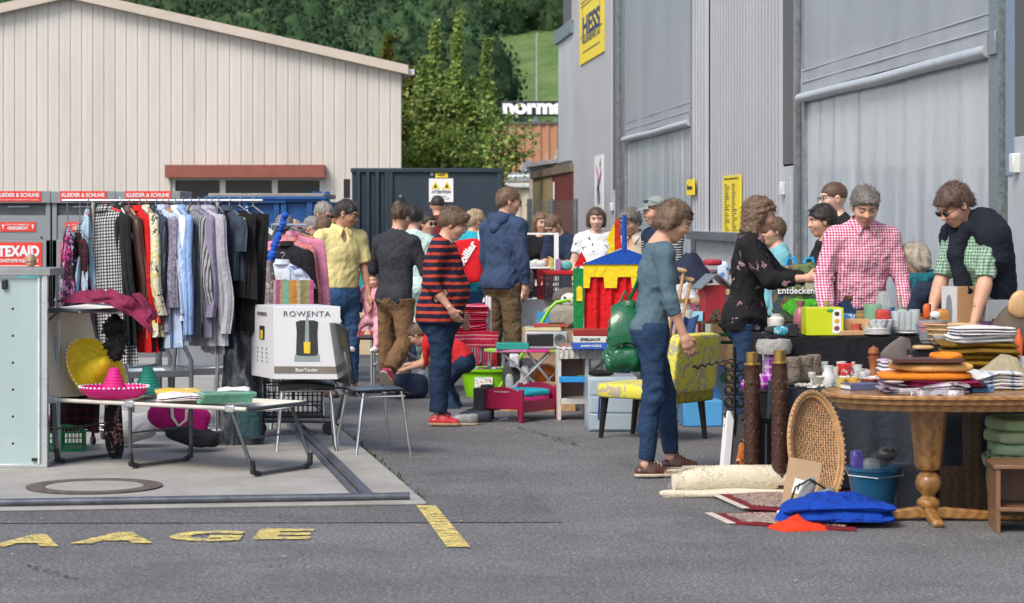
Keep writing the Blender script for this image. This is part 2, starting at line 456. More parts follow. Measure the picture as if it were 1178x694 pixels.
def skin_mat(key,col):
 if key in MATS:return MATS[key]
 m,nt,b=_nt(key);v=coords(nt)
 c=ramp(nt,noise(nt,v,22,4),[(.3,tuple(x*.9 for x in col)),(.7,tuple(min(1,x*1.08)for x in col))])
 L(nt,c,b.inputs['Base Color']);b.inputs['Roughness'].default_value=.5
 b.inputs['Subsurface Weight'].default_value=.12;b.inputs['Subsurface Radius'].default_value=(.02,.008,.004);b.inputs['Subsurface Scale'].default_value=.3
 MATS[key]=m;return m
SK=skin_mat('skin',(.56,.31,.21));SKT=skin_mat('tanned_skin',(.43,.22,.14));SKP=skin_mat('pale_skin',(.62,.38,.28))
EYEW=mat('eye_white',(.55,.52,.5),.3,var=.02,bmp=0);EYED=mat('eye_dark',(.03,.02,.015),.2,var=.02,bmp=0)
LIP=mat('lips',(.42,.15,.12),.5,var=.1,bmp=0)
def hair_mat(key,c1,c2):
 if key in MATS:return MATS[key]
 m,nt,b=_nt(key);v=coords(nt,(1,1,.16));n1=noise(nt,v,70,5,.75,.4)
 L(nt,ramp(nt,n1,[(.3,c1),(.7,c2)]),b.inputs['Base Color']);b.inputs['Roughness'].default_value=.55
 b.inputs['Sheen Weight'].default_value=.1
 bump(nt,b,n1,.5,.006);MATS[key]=m;return m
HB=hair_mat('brown_hair',(.028,.014,.008),(.12,.062,.034));HD=hair_mat('dark_hair',(.006,.005,.004),(.03,.022,.018))
HG=hair_mat('grey_hair',(.12,.11,.10),(.34,.32,.30));HL=hair_mat('blonde_hair',(.22,.15,.08),(.52,.40,.25))
HBG=hair_mat('grey_blonde_hair',(.22,.19,.14),(.5,.46,.38));HM=hair_mat('light_brown_hair',(.06,.034,.018),(.2,.12,.068));HS=hair_mat('salt_pepper_hair',(.05,.045,.04),(.2,.18,.16))
GLM=mat('glasses_frame',(.02,.018,.018),.3,var=.05,bmp=0)
LENS=mat('dark_lens',(.01,.01,.012),.08,var=.02,bmp=0)
def nrm(v):v=np.array(v,float);return v/np.linalg.norm(v)
def person(label,x,Y,head,H=1.72,sex='f',bulk=1.,lean=4,nod=15,turn=0,roll=0,armL=None,armR=None,legL=None,legR=None,hipz=None,skin=SK,hair=('short',HB),top=None,bottom=None,shoes=None,glasses=None,vox=.011,hands=(1,1),group=None,extra=None,legs=True,z0=0.,fem=None,seed=None,handdir=(None,None),smile=0):
 """forward is +x in the body's frame; head = world heading of the chest in degrees (0 = towards +x, 90 = away from the camera)"""
 seed=int(abs(x*131+Y*17))if seed is None else seed
 root=T('person',label,'person',(x,Y,z0),R(head),group)
 s=H/1.75;fem=(sex=='f')if fem is None else fem
 sh=(.165 if fem else .185)*s*(.6+.4*bulk);hp=.088*s
 l=R(lean);up=np.array([math.sin(l),0,math.cos(l)]);fw=np.array([math.cos(l),0,-math.sin(l)]);lf=np.array([0,1.,0])
 hl=R(lean*.5);uph=np.array([math.sin(hl),0,math.cos(hl)])
 aL=[nrm(q)for q in(armL or((.05,.12,-1),(.25,.05,-1)))];aR=[nrm(q)for q in(armR or((.05,-.12,-1),(.25,-.05,-1)))]
 gL=[nrm(q)for q in(legL or((.03,.05,-1),(-.02,0.02,-1)))];gR=[nrm(q)for q in(legR or((.03,-.05,-1),(-.02,-.02,-1)))]
 th,shn=.43*s,.41*s
 offs=[th*g[0]+shn*g[1]for g in(gL,gR)]
 hz=hipz if hipz is not None else -min(o[2]for o in offs)+.085*s
 pel=np.array([0,0,hz+.03*s])
 waist=pel+uph*.14*s;chest=waist+up*.21*s;nb=chest+up*.19*s
 shp=nb-up*.072*s
 S=[shp+lf*sh,shp-lf*sh];HP=[pel+lf*hp-np.array([0,0,.03*s]),pel-lf*hp-np.array([0,0,.03*s])]
 ua,fa=.285*s,.25*s
 E=[S[i]+a[0]*ua for i,a in enumerate((aL,aR))];W=[E[i]+a[1]*fa for i,a in enumerate((aL,aR))]
 K=[HP[i]+g[0]*th for i,g in enumerate((gL,gR))];A=[K[i]+g[1]*shn for i,g in enumerate((gL,gR))]
 p,y,ro=R(nod),R(turn),R(roll)
 Mh=Matrix.Rotation(y,3,'Z')@Matrix.Rotation(p,3,'Y')@Matrix.Rotation(ro,3,'X')
 hf,hlx,hu=[np.array(Mh@Vector(a))for a in((1,0,0),(0,1,0),(0,0,1))]
 nk=nb+nrm(up+.3*hf*math.sin(abs(p))+np.array([.1,0,0]))*.055*s
 hc=nk+hu*.098*s+hf*.028*s
 FR=(hf,hlx,hu);hs=s*(1.0 if H>1.4 else 1.12)
 def hp_(f,l_,u):return hc+(hf*f+hlx*l_+hu*u)*hs
 def torso(inf,lowz=None,w=1.):
  b=bulk;fl=dict(flat=fw,k=1.42 if b<1.15 else 1.2)
  rp=(.172 if fem else .160)*s*b;rw=(.128 if fem else .145)*s*b*w;rc=(.145 if fem else .165)*s*(.6+.4*b)
  q=[seg(pel-np.array([0,0,.05*s]),waist,rp+inf,rw+inf,sm=.05,**fl),seg(waist,chest,rw+inf,rc+inf,sm=.06,**fl),seg(chest,chest+up*.09*s,rc+inf,.13*s+inf,sm=.05,**fl)]
  for i in(0,1):
   q.append(seg(nb-up*.02*s,S[i]+up*.0,.055*s+inf,.052*s+inf,sm=.05))
   q.append(ell(pel+lf*(.07 if i==0 else -.07)*s+np.array([-.055*s,0,-.03*s]),np.array([.095,.095,.11])*s*b+inf,sm=.05))
  if fem:
   for i in(1,-1):q.append(ell(chest+fw*.062*s+lf*i*.06*s-up*.015,np.array([.062,.066,.07])*s*(.5+.5*bulk)+inf,sm=.06))
  if b>1.1:q.append(ell(waist+fw*.07*s*b,np.array([.13,.15,.15])*s*b+inf-.02,sm=.06))
  return q
 def arm(i,inf,t0=0.,t1=2.,r3=None,ex=0):
  a,e,w_=S[i],E[i],W[i];q=[]
  ra,re,rw=.052*s*(.6+.4*bulk),.041*s,.027*s
  if t1<=1:q.append(seg(a,a+(e-a)*t1,ra+inf,ra+(re-ra)*t1+inf+ex,sm=.04))
  else:
   q.append(seg(a,e,ra+inf,re+inf,sm=.04));t=t1-1;q.append(seg(e,e+(w_-e)*t,re+inf,re+(rw-re)*t+inf+ex,sm=.02))
   if inf<.003:q.append(seg(e+(w_-e)*.12,e+(w_-e)*.4,.042*s,.036*s,sm=.02))
  return q
 def leg(i,inf,t1=2.,hem=None):
  h,k,a=HP[i],K[i],A[i];q=[]
  rh,rk,rn=.088*s*(.5+.5*bulk),.057*s,.037*s
  if t1<=1:q.append(seg(h,h+(k-h)*t1,rh+inf,rh+(rk-rh)*t1+inf,sm=.04));return q
  q.append(seg(h,k,rh+inf,rk+inf,sm=.04));t=t1-1;e=k+(a-k)*t
  q.append(seg(k,e,rk+inf,(hem if hem else rk+(rn-rk)*t+inf),sm=.03))
  bk=nrm(np.cross(np.cross(a-k,np.array([1.,0,0])),a-k));q.append(seg(k+(a-k)*.2-bk*.015,k+(a-k)*.45-bk*.018,.05*s+inf,.046*s+inf,sm=.03))
  return q
 V,Fc,MI=[],[],[]
 def push(v,f,mi):Fc.append(f+sum(len(a)for a in V));V.append(v);MI.append(mi)
 pr=torso(-.004)
 for i in(0,1):
  pr+=arm(i,0)
  if legs:pr+=leg(i,-.009 if bottom else 0)
 pr.append(seg(nb-up*.02,nk+hu*.04*s,.056*s,.05*s,sm=.04))
 if legs:
  for i in(0,1):pr.append(seg(A[i],A[i]+np.array([.1*s,0,-.045*s]),.03*s,.024*s))
 v,f=sdf(pr,max(vox,.011));push(v,f,np.zeros(len(f),int))
 hv=min(vox,.0075)
 hd=[ell(hp_(-.012,0,.028),np.array([.1,.079,.092])*hs,FR,sm=.02),ell(hp_(.03,0,-.035),np.array([.062,.058,.07])*hs,FR,sm=.04),ell(hp_(.052,0,-.092),np.array([.024,.026,.02])*hs,FR,sm=.03),seg(hp_(.082,0,.03),hp_(.108,0,-.016),.008*hs,.013*hs,sm=.016),ell(hp_(.098,.0,-.02),np.array([.014,.019,.01])*hs,FR,sm=.01),ell(hp_(.082,0,.04),np.array([.014,.05,.012])*hs,FR,sm=.02),ell(hp_(.055,.038,-.02),np.array([.034,.026,.026])*hs,FR,sm=.02),ell(hp_(.055,-.038,-.02),np.array([.034,.026,.026])*hs,FR,sm=.02),ell(hp_(.085,0,-.052),np.array([.014,.026,.008])*hs,FR,sm=.008),ell(hp_(.083,0,-.063),np.array([.013,.022,.008])*hs,FR,sm=.008),seg(nk-hu*.02,hp_(-.02,0,-.03),.05*s,.05*s,sm=.03)]
 for i in(1,-1):
  hd.append(ell(hp_(.094,i*.033,.015),np.array([.018,.02,.014])*hs,FR,sm=.012,sub=True))
  hd.append(ell(hp_(.08,i*.033,.014),np.array([.014,.017,.013])*hs,FR,sm=.004))
  hd.append(ell(hp_(-.005,i*.082,.0),np.array([.018,.009,.032])*hs,FR,sm=.008))
  hd.append(ell(hp_(.0,i*.092,.004),np.array([.01,.006,.02])*hs,FR,sm=.006,sub=True))
 v,f=sdf(hd,hv)
 c=v[f].mean(1)-hc;lf_,ll,lu=c@hf/hs,c@hlx/hs,c@hu/hs
 mi=np.zeros(len(f),int)
 al=np.abs(ll)
 eye=(((al-.033)/.016)**2+((lu-.013)/.0075)**2<1)&(lf_>.05)
 iris=(((al-.033)/.0068)**2+((lu-.013)/.0075)**2<1)&(lf_>.05)
 if nod>24:eye&=False;iris=(((al-.033)/.016)**2+((lu-.006)/.003)**2<1)&(lf_>.05)
 mi[eye]=1;mi[iris]=2
 lid=(((al-.033)/.019)**2+((lu-.021)/.003)**2<1)&(lf_>.05);mi[lid]=2
 mi[((ll/(.027+.006*smile))**2+((lu+.057-.25*smile*al)/.0085)**2<1)&(lf_>.06)]=3
 mi[(((al-.036)/.021)**2+((lu-.037)/.005)**2<1)&(lf_>.04)]=4
 push(v,f,mi)
 for i,(w_,a)in enumerate(zip(W,(aL,aR))):
  if not hands[i]:continue
  d=nrm(handdir[i])if handdir[i]is not None else a[1];med=-lf if i==0 else lf
  ref=fw if abs(d@fw)<.85 else up
  kn=nrm(ref-d*(ref@d));pn=np.cross(d,kn);pn=pn if pn@med>0 else -pn
  h=s*(1 if H>1.4 else .8);q=[seg(w_-d*.02,w_+d*.02,.027*h,.026*h),seg(w_+d*.025*h+kn*.012*h,w_+d*.07*h+kn*.022*h,.02*h,.017*h),seg(w_+d*.025*h-kn*.012*h,w_+d*.07*h-kn*.022*h,.02*h,.016*h),seg(w_+d*.03*h,w_+d*.075*h,.021*h,.017*h)]
  for j in range(4):
   o=w_+d*(.078+(.004,.008,.006,-.004)[j])*h+kn*(.029,.010,-.010,-.028)[j]*h;ln=(.040,.045,.042,.033)[j]*h
   d1=nrm(d+pn*.35);d2=nrm(d+pn*1.1);m1=o+d1*ln;q+=[seg(o-d*.01,m1,.0095*h,.0088*h,sm=.004),seg(m1,m1+d2*ln*.9,.0088*h,.0075*h,sm=.004)]
  t0_=w_+d*.03*h+kn*.025*h;t1_=t0_+nrm(kn*.9+d*.8+pn*.3)*.038*h;q+=[seg(t0_,t1_,.013*h,.0105*h,sm=.008),seg(t1_,t1_+nrm(d+pn*.5+kn*.15)*.03*h,.0105*h,.0085*h,sm=.004)]
  v,f=sdf(q,min(.0062,vox));push(v,f,np.zeros(len(f),int))
 v=np.concatenate(V);f=np.concatenate(Fc);mesh_np('body',v,f,[skin,EYEW,EYED,LIP,hair[1]if hair[1]else HB],root,np.concatenate(MI))
 J=dict(S=S,E=E,W=W,HP=HP,K=K,A=A,pel=pel,waist=waist,chest=chest,nb=nb,nk=nk,hc=hc,hf=hf,hl=hlx,hu=hu,up=up,fw=fw,lf=lf,s=s,hs=hs,root=root,hz=hz,torso=torso,arm=arm,leg=leg,hp_=hp_)
 if bottom:
  inf=bottom.get('inf',.012);t1=bottom.get('len',1.93);pr=torso(inf*.7)[:1]+torso(inf*.7)[4:7:2]
  for i in(0,1):pr+=leg(i,inf,t1,bottom.get('hem',.056*s))
  cuts=[plane((waist-uph*.02*s)if not top or top.get('hem',.06)<.03 else pel-uph*(top.get('hem',.06)-.06)*s,uph)]
  if t1>1.1:
   for i in(0,1):
    d=nrm(A[i]-K[i]);o=K[i]+(A[i]-K[i])*(t1-1)
    cuts.append((lambda g,o=o,d=d:np.where(((g-o)**2).sum(-1)<.13**2,(g-o)@d,-1.)))
  v,f=sdf(pr,vox,cuts);v=wrinkle(v,f,bottom.get('wr',.0055)*1.15,19,seed,(.85,.85,1.05))
  tr=mesh_np(bottom.get('name','trousers'),v,f,bottom['mat'],root)
  if bottom.get('belt'):
   v,f=sdf(torso(inf*.7+.007)[:1],vox*.8,[plane(waist-uph*.03*s,uph),plane(waist-uph*.07*s,-uph)]);mesh_np('belt',v,f,bottom['belt'],root)
 if top:
  inf=top.get('inf',.014);pr=torso(inf,w=top.get('w',1.));sl=top.get('sleeve',1.9)
  hem=top.get('hem',.06);lo=pel-np.array([0,0,hem*s])
  if hem>.1:pr.append(seg(pel-np.array([0,0,.05*s]),pel-np.array([0,0,(hem+.05)*s]),.172*s*bulk+inf,.178*s*bulk+inf,flat=fw,k=1.35,sm=.05))
  pr.append(plane(lo,-uph))
  if sl:
   for i in(0,1):pr+=arm(i,inf*.8+.002,t1=sl,ex=top.get('cuff',.003))
  cuts=[]
  nd=top.get('neck','crew');no=nb+up*.02*s
  if nd=='v':pr.append(ell(nb+fw*.10*s-up*.04*s,np.array([.032,.026,.075])*s,(fw,lf,up),sm=.01,sub=True))
  if nd=='wide':pr.append(ell(nb+up*.03*s,np.array([.11,.12,.065])*s,(fw,lf,up),sm=.01,sub=True))
  if nd=='crew':cuts.append(plane(nb+up*.035*s+fw*0,nrm(up+fw*.55)))
  else:cuts.append(plane(nb+up*.04*s,nrm(up+fw*.35)))
  for i in(0,1):
   if 0<sl<1.99:
    a,e,w_=S[i],E[i],W[i]
    o=a+(e-a)*sl if sl<=1 else e+(w_-e)*(sl-1);d=nrm(e-a)if sl<=1 else nrm(w_-e)
    cuts.append((lambda g,o=o,d=d:np.where(((g-o)**2).sum(-1)<.085**2,(g-o)@d,-1.)))
  v,f=sdf(pr,vox,cuts);v=wrinkle(v,f,top.get('wr',.006)*1.5,top.get('wf',15),seed+3,(1,1,.8));v=wrinkle(v,f,.003,42,seed+5)
  tp=mesh_np(top.get('name','shirt'),v,f,top['mat'],root)
  if top.get('collar'):
   b=MB();cc=nb+up*.035*s-fw*.005;pts=[]
   def cf(u,w2):
    an=R(38)+u*R(284);r=(.066+.018*w2)*s
    return cc+(fw*math.cos(an)*r*1.0+lf*math.sin(an)*r)+up*((.022-.045*w2)*s+.02*s*(-math.cos(an)))+fw*.02*(1 if math.cos(an)>0 else 0)*w2
   b.sheet(lambda u,w2:cf(u,w2),22,3,.006);
   for i in(1,-1):
    q=[nb+up*.045*s+fw*.05*s+lf*i*.05*s,nb+up*.02*s+fw*.085*s+lf*i*.012*s,nb-up*.045*s+fw*.112*s+lf*i*.05*s,nb+up*.01*s+fw*.06*s+lf*i*.085*s]
    b.add([p+fw*.012 for p in q]+[p+fw*.004-up*.002 for p in q],[(0,1,2,3),(7,6,5,4),(0,4,5,1),(1,5,6,2),(2,6,7,3),(3,7,4,0)])
   b.build('collar',top['collar'],tp)
 if shoes:
  for i in(0,1):
   g=(gL,gR)[i];d=nrm(g[1]);tf=np.array([1.,0,0]);ft=nrm(tf-d*(tf@d));dn=d
   if abs(A[i][2]-.085*s)<.03:ft=np.array([1.,0,0]);dn=np.array([0,0,-1.])
   side=np.cross(dn,ft);a=A[i];q=[seg(a-ft*.02*s+dn*.03,a+ft*.02*s+dn*.02*s,.042*s,.045*s,sm=.02)]if not shoes.get('low')else[]
   q+=[seg(a-ft*.035*s+dn*.045*s,a+ft*.05*s+dn*.045*s,.036*s,.043*s,sm=.03,flat=dn,k=1.),seg(a+ft*.05*s+dn*.05*s,a+ft*.145*s+dn*.055*s,.042*s,.034*s,sm=.03),seg(a+ft*.02*s+dn*0,a+ft*.1*s+dn*.04*s,.036*s,.03*s,sm=.02)]
   bot=a+dn*.073*s
   v,f=sdf(q,min(vox,.008),[plane(bot,dn)]);sho=mesh_np('shoe',v,f,shoes['mat'],root)
   q2=[seg(a-ft*.035*s+dn*.072*s,a+ft*.05*s+dn*.072*s,.04*s,.047*s,sm=.03,flat=dn,k=.8),seg(a+ft*.05*s+dn*.072*s,a+ft*.15*s+dn*.072*s,.046*s,.037*s,sm=.03,flat=dn,k=.8)]
   th_=shoes.get('sole_t',.014);v,f=sdf(q2,.007,[plane(bot+dn*.004,dn),plane(bot-dn*(th_+.004),-dn)]);mesh_np('sole',v,f,shoes['sole'],sho)
   if shoes.get('lace'):
    b=MB()
    for t in range(4):
     o=a+ft*(.03+t*.022)*s-dn*(.036-t*.011-.0)*s*(.9);b.tube([o+side*.03*s+dn*.012,o+side*.012-dn*.004,o-side*.012-dn*.004,o-side*.03*s+dn*.012],.0035,6)
    b.tube([a+ft*.03*s-dn*.034*s,a+ft*.06*s-dn*.03*s+side*.02,a+ft*.075*s-dn*.005+side*.035],.003,5)
    b.build('lace',shoes['lace'],sho)
 st,hm=hair[0],hair[1]
 if st and hm:
  ex=hair[2]if len(hair)>2 else{}
  th_=dict(crop=.005,thin=.003).get(st,.012)+ex.get('th',0)
  q=[ell(hp_(-.014,0,.032+.011),(np.array([.1,.079,.086])+th_)*hs,FR,sm=.02)]
  if st=='short':q.append(ell(hp_(-.05,0,-.005),np.array([.064,.07,.07])*hs+th_*.5,FR,sm=.03))
  if st in('bob','long','wavy'):
   ln=dict(bob=.09,long=.2,wavy=.2)[st]if 'len' not in ex else ex['len']
   for i in(1,-1):q+=[seg(hp_(-.02,i*.07,.03),hp_(-.025,i*.082,-ln),.035*hs,.03*hs,sm=.04)]
   q+=[seg(hp_(-.07,0,.02),hp_(-.085,0,-ln),.055*hs,.045*hs,sm=.05,flat=hf,k=1.2),seg(hp_(-.06,.05,0),hp_(-.07,.055,-ln),.04*hs,.035*hs,sm=.04),seg(hp_(-.06,-.05,0),hp_(-.07,-.055,-ln),.04*hs,.035*hs,sm=.04)]
  if st=='bun':q.append(ell(hp_(-.07,0,.12),np.array([.04,.045,.036])*hs,FR,sm=.015))
  if st=='messy':
   rg=random.Random(seed);q+=[ell(hp_(.02+rg.uniform(-.09,.06),rg.uniform(-.05,.05),.105+rg.uniform(-.01,.012)),np.array([.03,.026,.018])*hs,FR,sm=.02)for _ in range(7)]+[ell(hp_(-.075,0,.0),np.array([.05,.06,.07])*hs,FR,sm=.03)]
  if st=='braid':
   for t in range(8):q.append(ell(hp_(-.09-.002*t,-.03-.008*t,-.02-.03*t),np.array([.022,.026,.022])*hs,FR,sm=.006))
   q.append(ell(hp_(-.05,0,0),np.array([.06,.075,.07])*hs,FR,sm=.03))
  if ex.get('fringe'):q.append(ell(hp_(.065,.01,.075),np.array([.045,.06,.025])*hs,FR,sm=.02))
  if st in('bob','long','wavy'):
   fx,fu=(.045,.058)
   def cut(g):
    c=g-hc;a,b_=c@hf/hs,c@hu/hs
    return np.minimum((a-(.045-.25*np.maximum(-b_-.04,0))),(.062-b_))*hs if False else np.where(True,np.minimum((a-.038),((.064 if not ex.get('fringe')else .05)-b_))*hs,0)
  else:
   kk=ex.get('line',0.)
   def cut(g):
    c=g-hc;a,b_,l2=c@hf/hs,c@hu/hs,np.abs(c@hlx)/hs
    d=np.where(a>0,(.75*a-b_-.008+kk),(.55*a-b_-.01))/1.25
    e=np.maximum(np.minimum(a+.02,.04-a),.0)
    return(d-np.where((a>.005)&(a<.03)&(l2>.06),.025,0))*hs
  cuts=[cut]
  if st=='thin':cuts.append(lambda g:np.where(((g-hc)@hf)/hs>-.03,((g-hc)@hu)/hs*hs-.062*hs,-1.))
  v,f=sdf(q,max(min(vox,.008),.0062),cuts,pad=.02)
  v=wrinkle(v,f,ex.get('amp',.007 if st not in('crop','thin')else .001),40,seed+9,(1,1,.35)if st!='wavy' else(1,1,1),clump=6)
  if st not in('crop','thin'):
   rg=np.random.RandomState(seed);m_=1500 if Y<20 else 700;fc=f[rg.randint(0,len(f),m_)];p0=v[fc].mean(1);nn=np.cross(v[fc[:,2]]-v[fc[:,0]],v[fc[:,3]]-v[fc[:,1]]);nn/=np.maximum(np.linalg.norm(nn,axis=1),1e-9)[:,None]
   keep=(nn@((p0-hc).mean(0)*0+hu*.2-hf*.1)>-.2);p0,nn=p0[keep],nn[keep]
   fl_=-hu*(.75 if st in('bob','long','wavy','braid')else .35)-hf*.5+rg.normal(0,.28,p0.shape);fl_-=(fl_*nn).sum(1)[:,None]*nn;fl_/=np.maximum(np.linalg.norm(fl_,axis=1),1e-9)[:,None]
   ln_=rg.uniform(.02,.045,len(p0))[:,None]*hs;sd=np.cross(fl_,nn)*.0016;lift=rg.uniform(-.002,.003,len(p0))[:,None]
   a0,a1,a2=p0-nn*.002,p0+fl_*ln_*.5+nn*(lift+.002),p0+fl_*ln_+nn*lift*1.3
   SV=np.stack([a0+sd,a0-sd,a1+sd,a1-sd,a2+sd*.3,a2-sd*.3],1).reshape(-1,3);k6=np.arange(len(p0))[:,None]*6
   SF=np.concatenate([k6+np.array([0,1,3,2]),k6+np.array([2,3,5,4])])+len(v);v=np.concatenate([v,SV]);f=np.concatenate([f,SF])
  mesh_np('hair',v,f,hm,root)
 if glasses:
  b=MB()
  for i in(1,-1):
   base=(.104,.033,.012)if glasses!='top' else(.075,.034,.105)
   c=hp_(base[0],i*base[1],base[2]);a1,a2=(hlx,hu)if glasses!='top' else(hlx,nrm(hu*.5-hf))
   pts=[c+(a1*math.cos(t)*.022+a2*math.sin(t)*.016)*hs for t in[k*math.pi/7 for k in range(14)]]
   b.mi=0;b.tube(pts,.0022*hs+.0006,6,close=True)
   if glasses in('sun','top'):b.mi=1;b.add([p_ for p_ in pts]+[p_+hf*.001 for p_ in pts],[tuple(range(14)),tuple(range(27,13,-1))])
   b.mi=0;b.tube([c+hlx*i*.022*hs,hp_(base[0]-.012,i*.083,base[2]+.005),hp_(-.01,i*.09,(.01 if glasses!='top' else .07))],.002,5)
  b.tube([hp_(base[0]+.004,.011,base[2]+.004),hp_(base[0]+.004,-.011,base[2]+.004)],.002,5)
  b.build('sunglasses' if glasses in('sun','top')else 'glasses',[GLM,LENS],root)
 if extra:extra(J)
 return root,J
cam=bpy.data.cameras.new('camera');camo=bpy.data.objects.new('camera',cam);COL.objects.link(camo)
camo.location=(0,0,EYE);camo.rotation_euler=(R(90),0,0)
cam.sensor_width=36;cam.lens=36*F/1178;cam.shift_y=-(347-HY)/1178;cam.clip_end=3000;cam.clip_start=.5
cam.dof.use_dof=True;cam.dof.focus_distance=17.6;cam.dof.aperture_fstop=5.6
SC.camera=camo
w=bpy.data.worlds.new('World');SC.world=w;w.use_nodes=True;nt=w.node_tree
sky=nt.nodes.new('ShaderNodeTexSky');sky.sky_type='NISHITA';sky.sun_disc=False
SEL,SAZ=48,215
sky.sun_elevation=R(SEL);sky.sun_rotation=R(SAZ);sky.dust_density=2.5;sky.air_density=1.0
L(nt,sky.outputs[0],nt.nodes['Background'].inputs[0]);nt.nodes['Background'].inputs[1].default_value=.13
sl=bpy.data.lights.new('sun','SUN');so=bpy.data.objects.new('sun',sl);COL.objects.link(so)
sl.energy=1.65;sl.angle=R(24);sl.color=(1,.92,.82)
d=Vector((math.sin(R(SAZ))*math.cos(R(SEL)),math.cos(R(SAZ))*math.cos(R(SEL)),math.sin(R(SEL))))
so.rotation_euler=d.to_track_quat('Z','Y').to_euler();so.location=(0,-10,30)
SC.view_settings.view_transform='Standard';SC.view_settings.look='None';SC.view_settings.exposure=.82;SC.view_settings.gamma=1
SC.cycles.max_bounces=6;SC.cycles.use_denoising=True;SC.cycles.transparent_max_bounces=8
def asphalt(key,base=(.128,.127,.126)):
 m,nt,b=_nt(key);v=coords(nt)
 n1=noise(nt,v,52,4,.85);n2=noise(nt,v,1.1,5,.65);vo=voro(nt,v,58)
 c=ramp(nt,n1,[(.38,tuple(x*.35 for x in base)),(.48,tuple(x*.85 for x in base)),(.56,tuple(x*1.1 for x in base)),(.66,tuple(x*2.6 for x in base))])
 c=mix(nt,mth(nt,'LESS_THAN',vo,.24),c,tuple(x*2.4 for x in base))
 c=mix(nt,1.0,c,ramp(nt,n2,[(.3,.72),(.7,1.16)]),'MULTIPLY')
 st=noise(nt,v,.9,7,.8,.8);c=mix(nt,ramp(nt,st,[(.53,0.),(.62,.42)]),c,tuple(x*.5 for x in base))
 L(nt,c,b.inputs['Base Color']);b.inputs['Roughness'].default_value=.88
 bump(nt,b,n1,.22,.004);MATS[key]=m;return m
ASP=asphalt('asphalt')
MB().add([(-250,-30,0),(250,-30,0),(250,420,0),(-250,420,0)],[(0,1,2,3)]).build('ground',ASP)
bpy.data.objects['ground']['kind']='structure'
def st_(o):o['kind']='structure';return o
b=MB();y0,y1=G(0,605).y,G(0,560).y
b.add([(-8,y0,.004),(X(560,y0)+.4,y0+.12,.004),(X(560,y0)+.1,y1+.9,.004),(-8,y1,.004)],[(0,1,2,3)])
st_(b.build('asphalt_strip',asphalt('asphalt_newer',(.110,.109,.109))))
m,nt,bb=_nt('concrete');v=coords(nt)
c=ramp(nt,noise(nt,v,2.2,6,.7),[(.3,(.235,.225,.205)),(.7,(.35,.34,.315))]);c=mix(nt,ramp(nt,noise(nt,v,60,3),[(.62,0.),(.75,.5)]),c,(.14,.135,.125))
c=mix(nt,ramp(nt,noise(nt,v,.8,6,.8),[(.55,0.),(.7,.45)]),c,(.15,.145,.13))
L(nt,c,bb.inputs['Base Color']);bb.inputs['Roughness'].default_value=.85;bump(nt,bb,noise(nt,v,120,3),.25,.006);CONC=m
a=G(491,582);e=G(364,472);dd=(e-a).normalized();far=a+dd*14
l0=G(0,590)
b=MB();poly=[(-9,l0.y+(-9-l0.x)*(a.y-l0.y)/(a.x-l0.x)),(a.x,a.y),(far.x,far.y),(-9,far.y)]
vs=[(x,y,z)for z in(0.002,.022)for x,y in poly];b.add(vs,[(3,2,1,0),(4,5,6,7)]+[(i,(i+1)%4,4+(i+1)%4,4+i)for i in range(4)])
slab=st_(b.build('slab_kerb',CONC,bev=.008));SZ=.022
STEEL=mat('galvanised_steel',(.33,.36,.38),.38,.8,var=.25,vs=14,bmp=.1)
rl=mat('weathered_rail',(.12,.13,.15),.45,.6,var=.35,vs=10)
b=MB();p0=G(474,577);q=Vector((-8.6,l0.y+.09+(-8.6-l0.x)*(a.y-l0.y)/(a.x-l0.x),0));p0=Vector((a.x-.1,a.y+.1,0))
b.tube([q+Vector((0,0,SZ+.02)),p0+Vector((0,0,SZ+.02))],.022,10);b.build('steel_edge_rail',rl);tag(bpy.data.objects['steel_edge_rail'],'thin dark steel rail set along the front edge of the concrete slab','rail')
nrmv=Vector((dd.y,-dd.x,0))
b=MB();s0=a-nrmv*.3+dd*.12;s1=a+dd*13-nrmv*.3
b.tube([s0+Vector((0,0,SZ+.012)),s1+Vector((0,0,SZ+.012))],.032,10);b.tube([s0-nrmv*.06+Vector((0,0,SZ+.004)),s1-nrmv*.06+Vector((0,0,SZ+.004))],.018,8)
tag(b.build('gate_track',rl),'round steel track running back along the side of the concrete slab','gate track')
t=T('manhole_cover','round rusty manhole cover set in the concrete slab','manhole cover',tuple(G(107,557)*.972+Vector((0,.05,SZ))))
RUST=mat('rusty_iron',(.12,.095,.085),.8,.3,var=.4,vs=18,bmp=.5,bs=90)
MB().lathe([(.29,.004),(.395,.004),(.395,.010),(.29,.010),(.29,.004)],n=40).build('ring',RUST,t)
MB().lathe([(0,.007),(.285,.007),(.285,.002)],n=40).build('lid',CONC,t)
YP,nt,bb=_nt('road_paint');v=coords(nt);bb.inputs['Roughness'].default_value=.75
pn=noise(nt,v,22,6,.8);c=mix(nt,ramp(nt,pn,[(.50,0.),(.56,1.)]),(.82,.64,.15),(.3,.26,.15));L(nt,c,bb.inputs['Base Color'])
_al=noise(nt,coords(nt,(1,6,1)),9,6,.8);L(nt,mth(nt,'GREATER_THAN',mth(nt,'ADD',mth(nt,'MULTIPLY',pn,.4),mth(nt,'MULTIPLY',_al,.6)),.475),bb.inputs['Alpha'])
def paint_text(s,px0,px1,py0,py1):
 vs,f=text_mesh(s,1,1,0,.05);b=MB();Y0,Y1=G(0,py1).y,G(0,py0).y;Ym=(Y0+Y1)/2
 x0,x1=X(px0,Ym),X(px1,Ym);xs=[v_[0]for v_ in vs]
 b.add([(x0+(v_[0]+.5)*(x1-x0),Y0+(v_[2]+.5)*(Y1-Y0)+(x0+(v_[0]+.5)*(x1-x0))*.03,.008)for v_ in vs],f)
 return b.build('road_marking',YP,smooth=False)
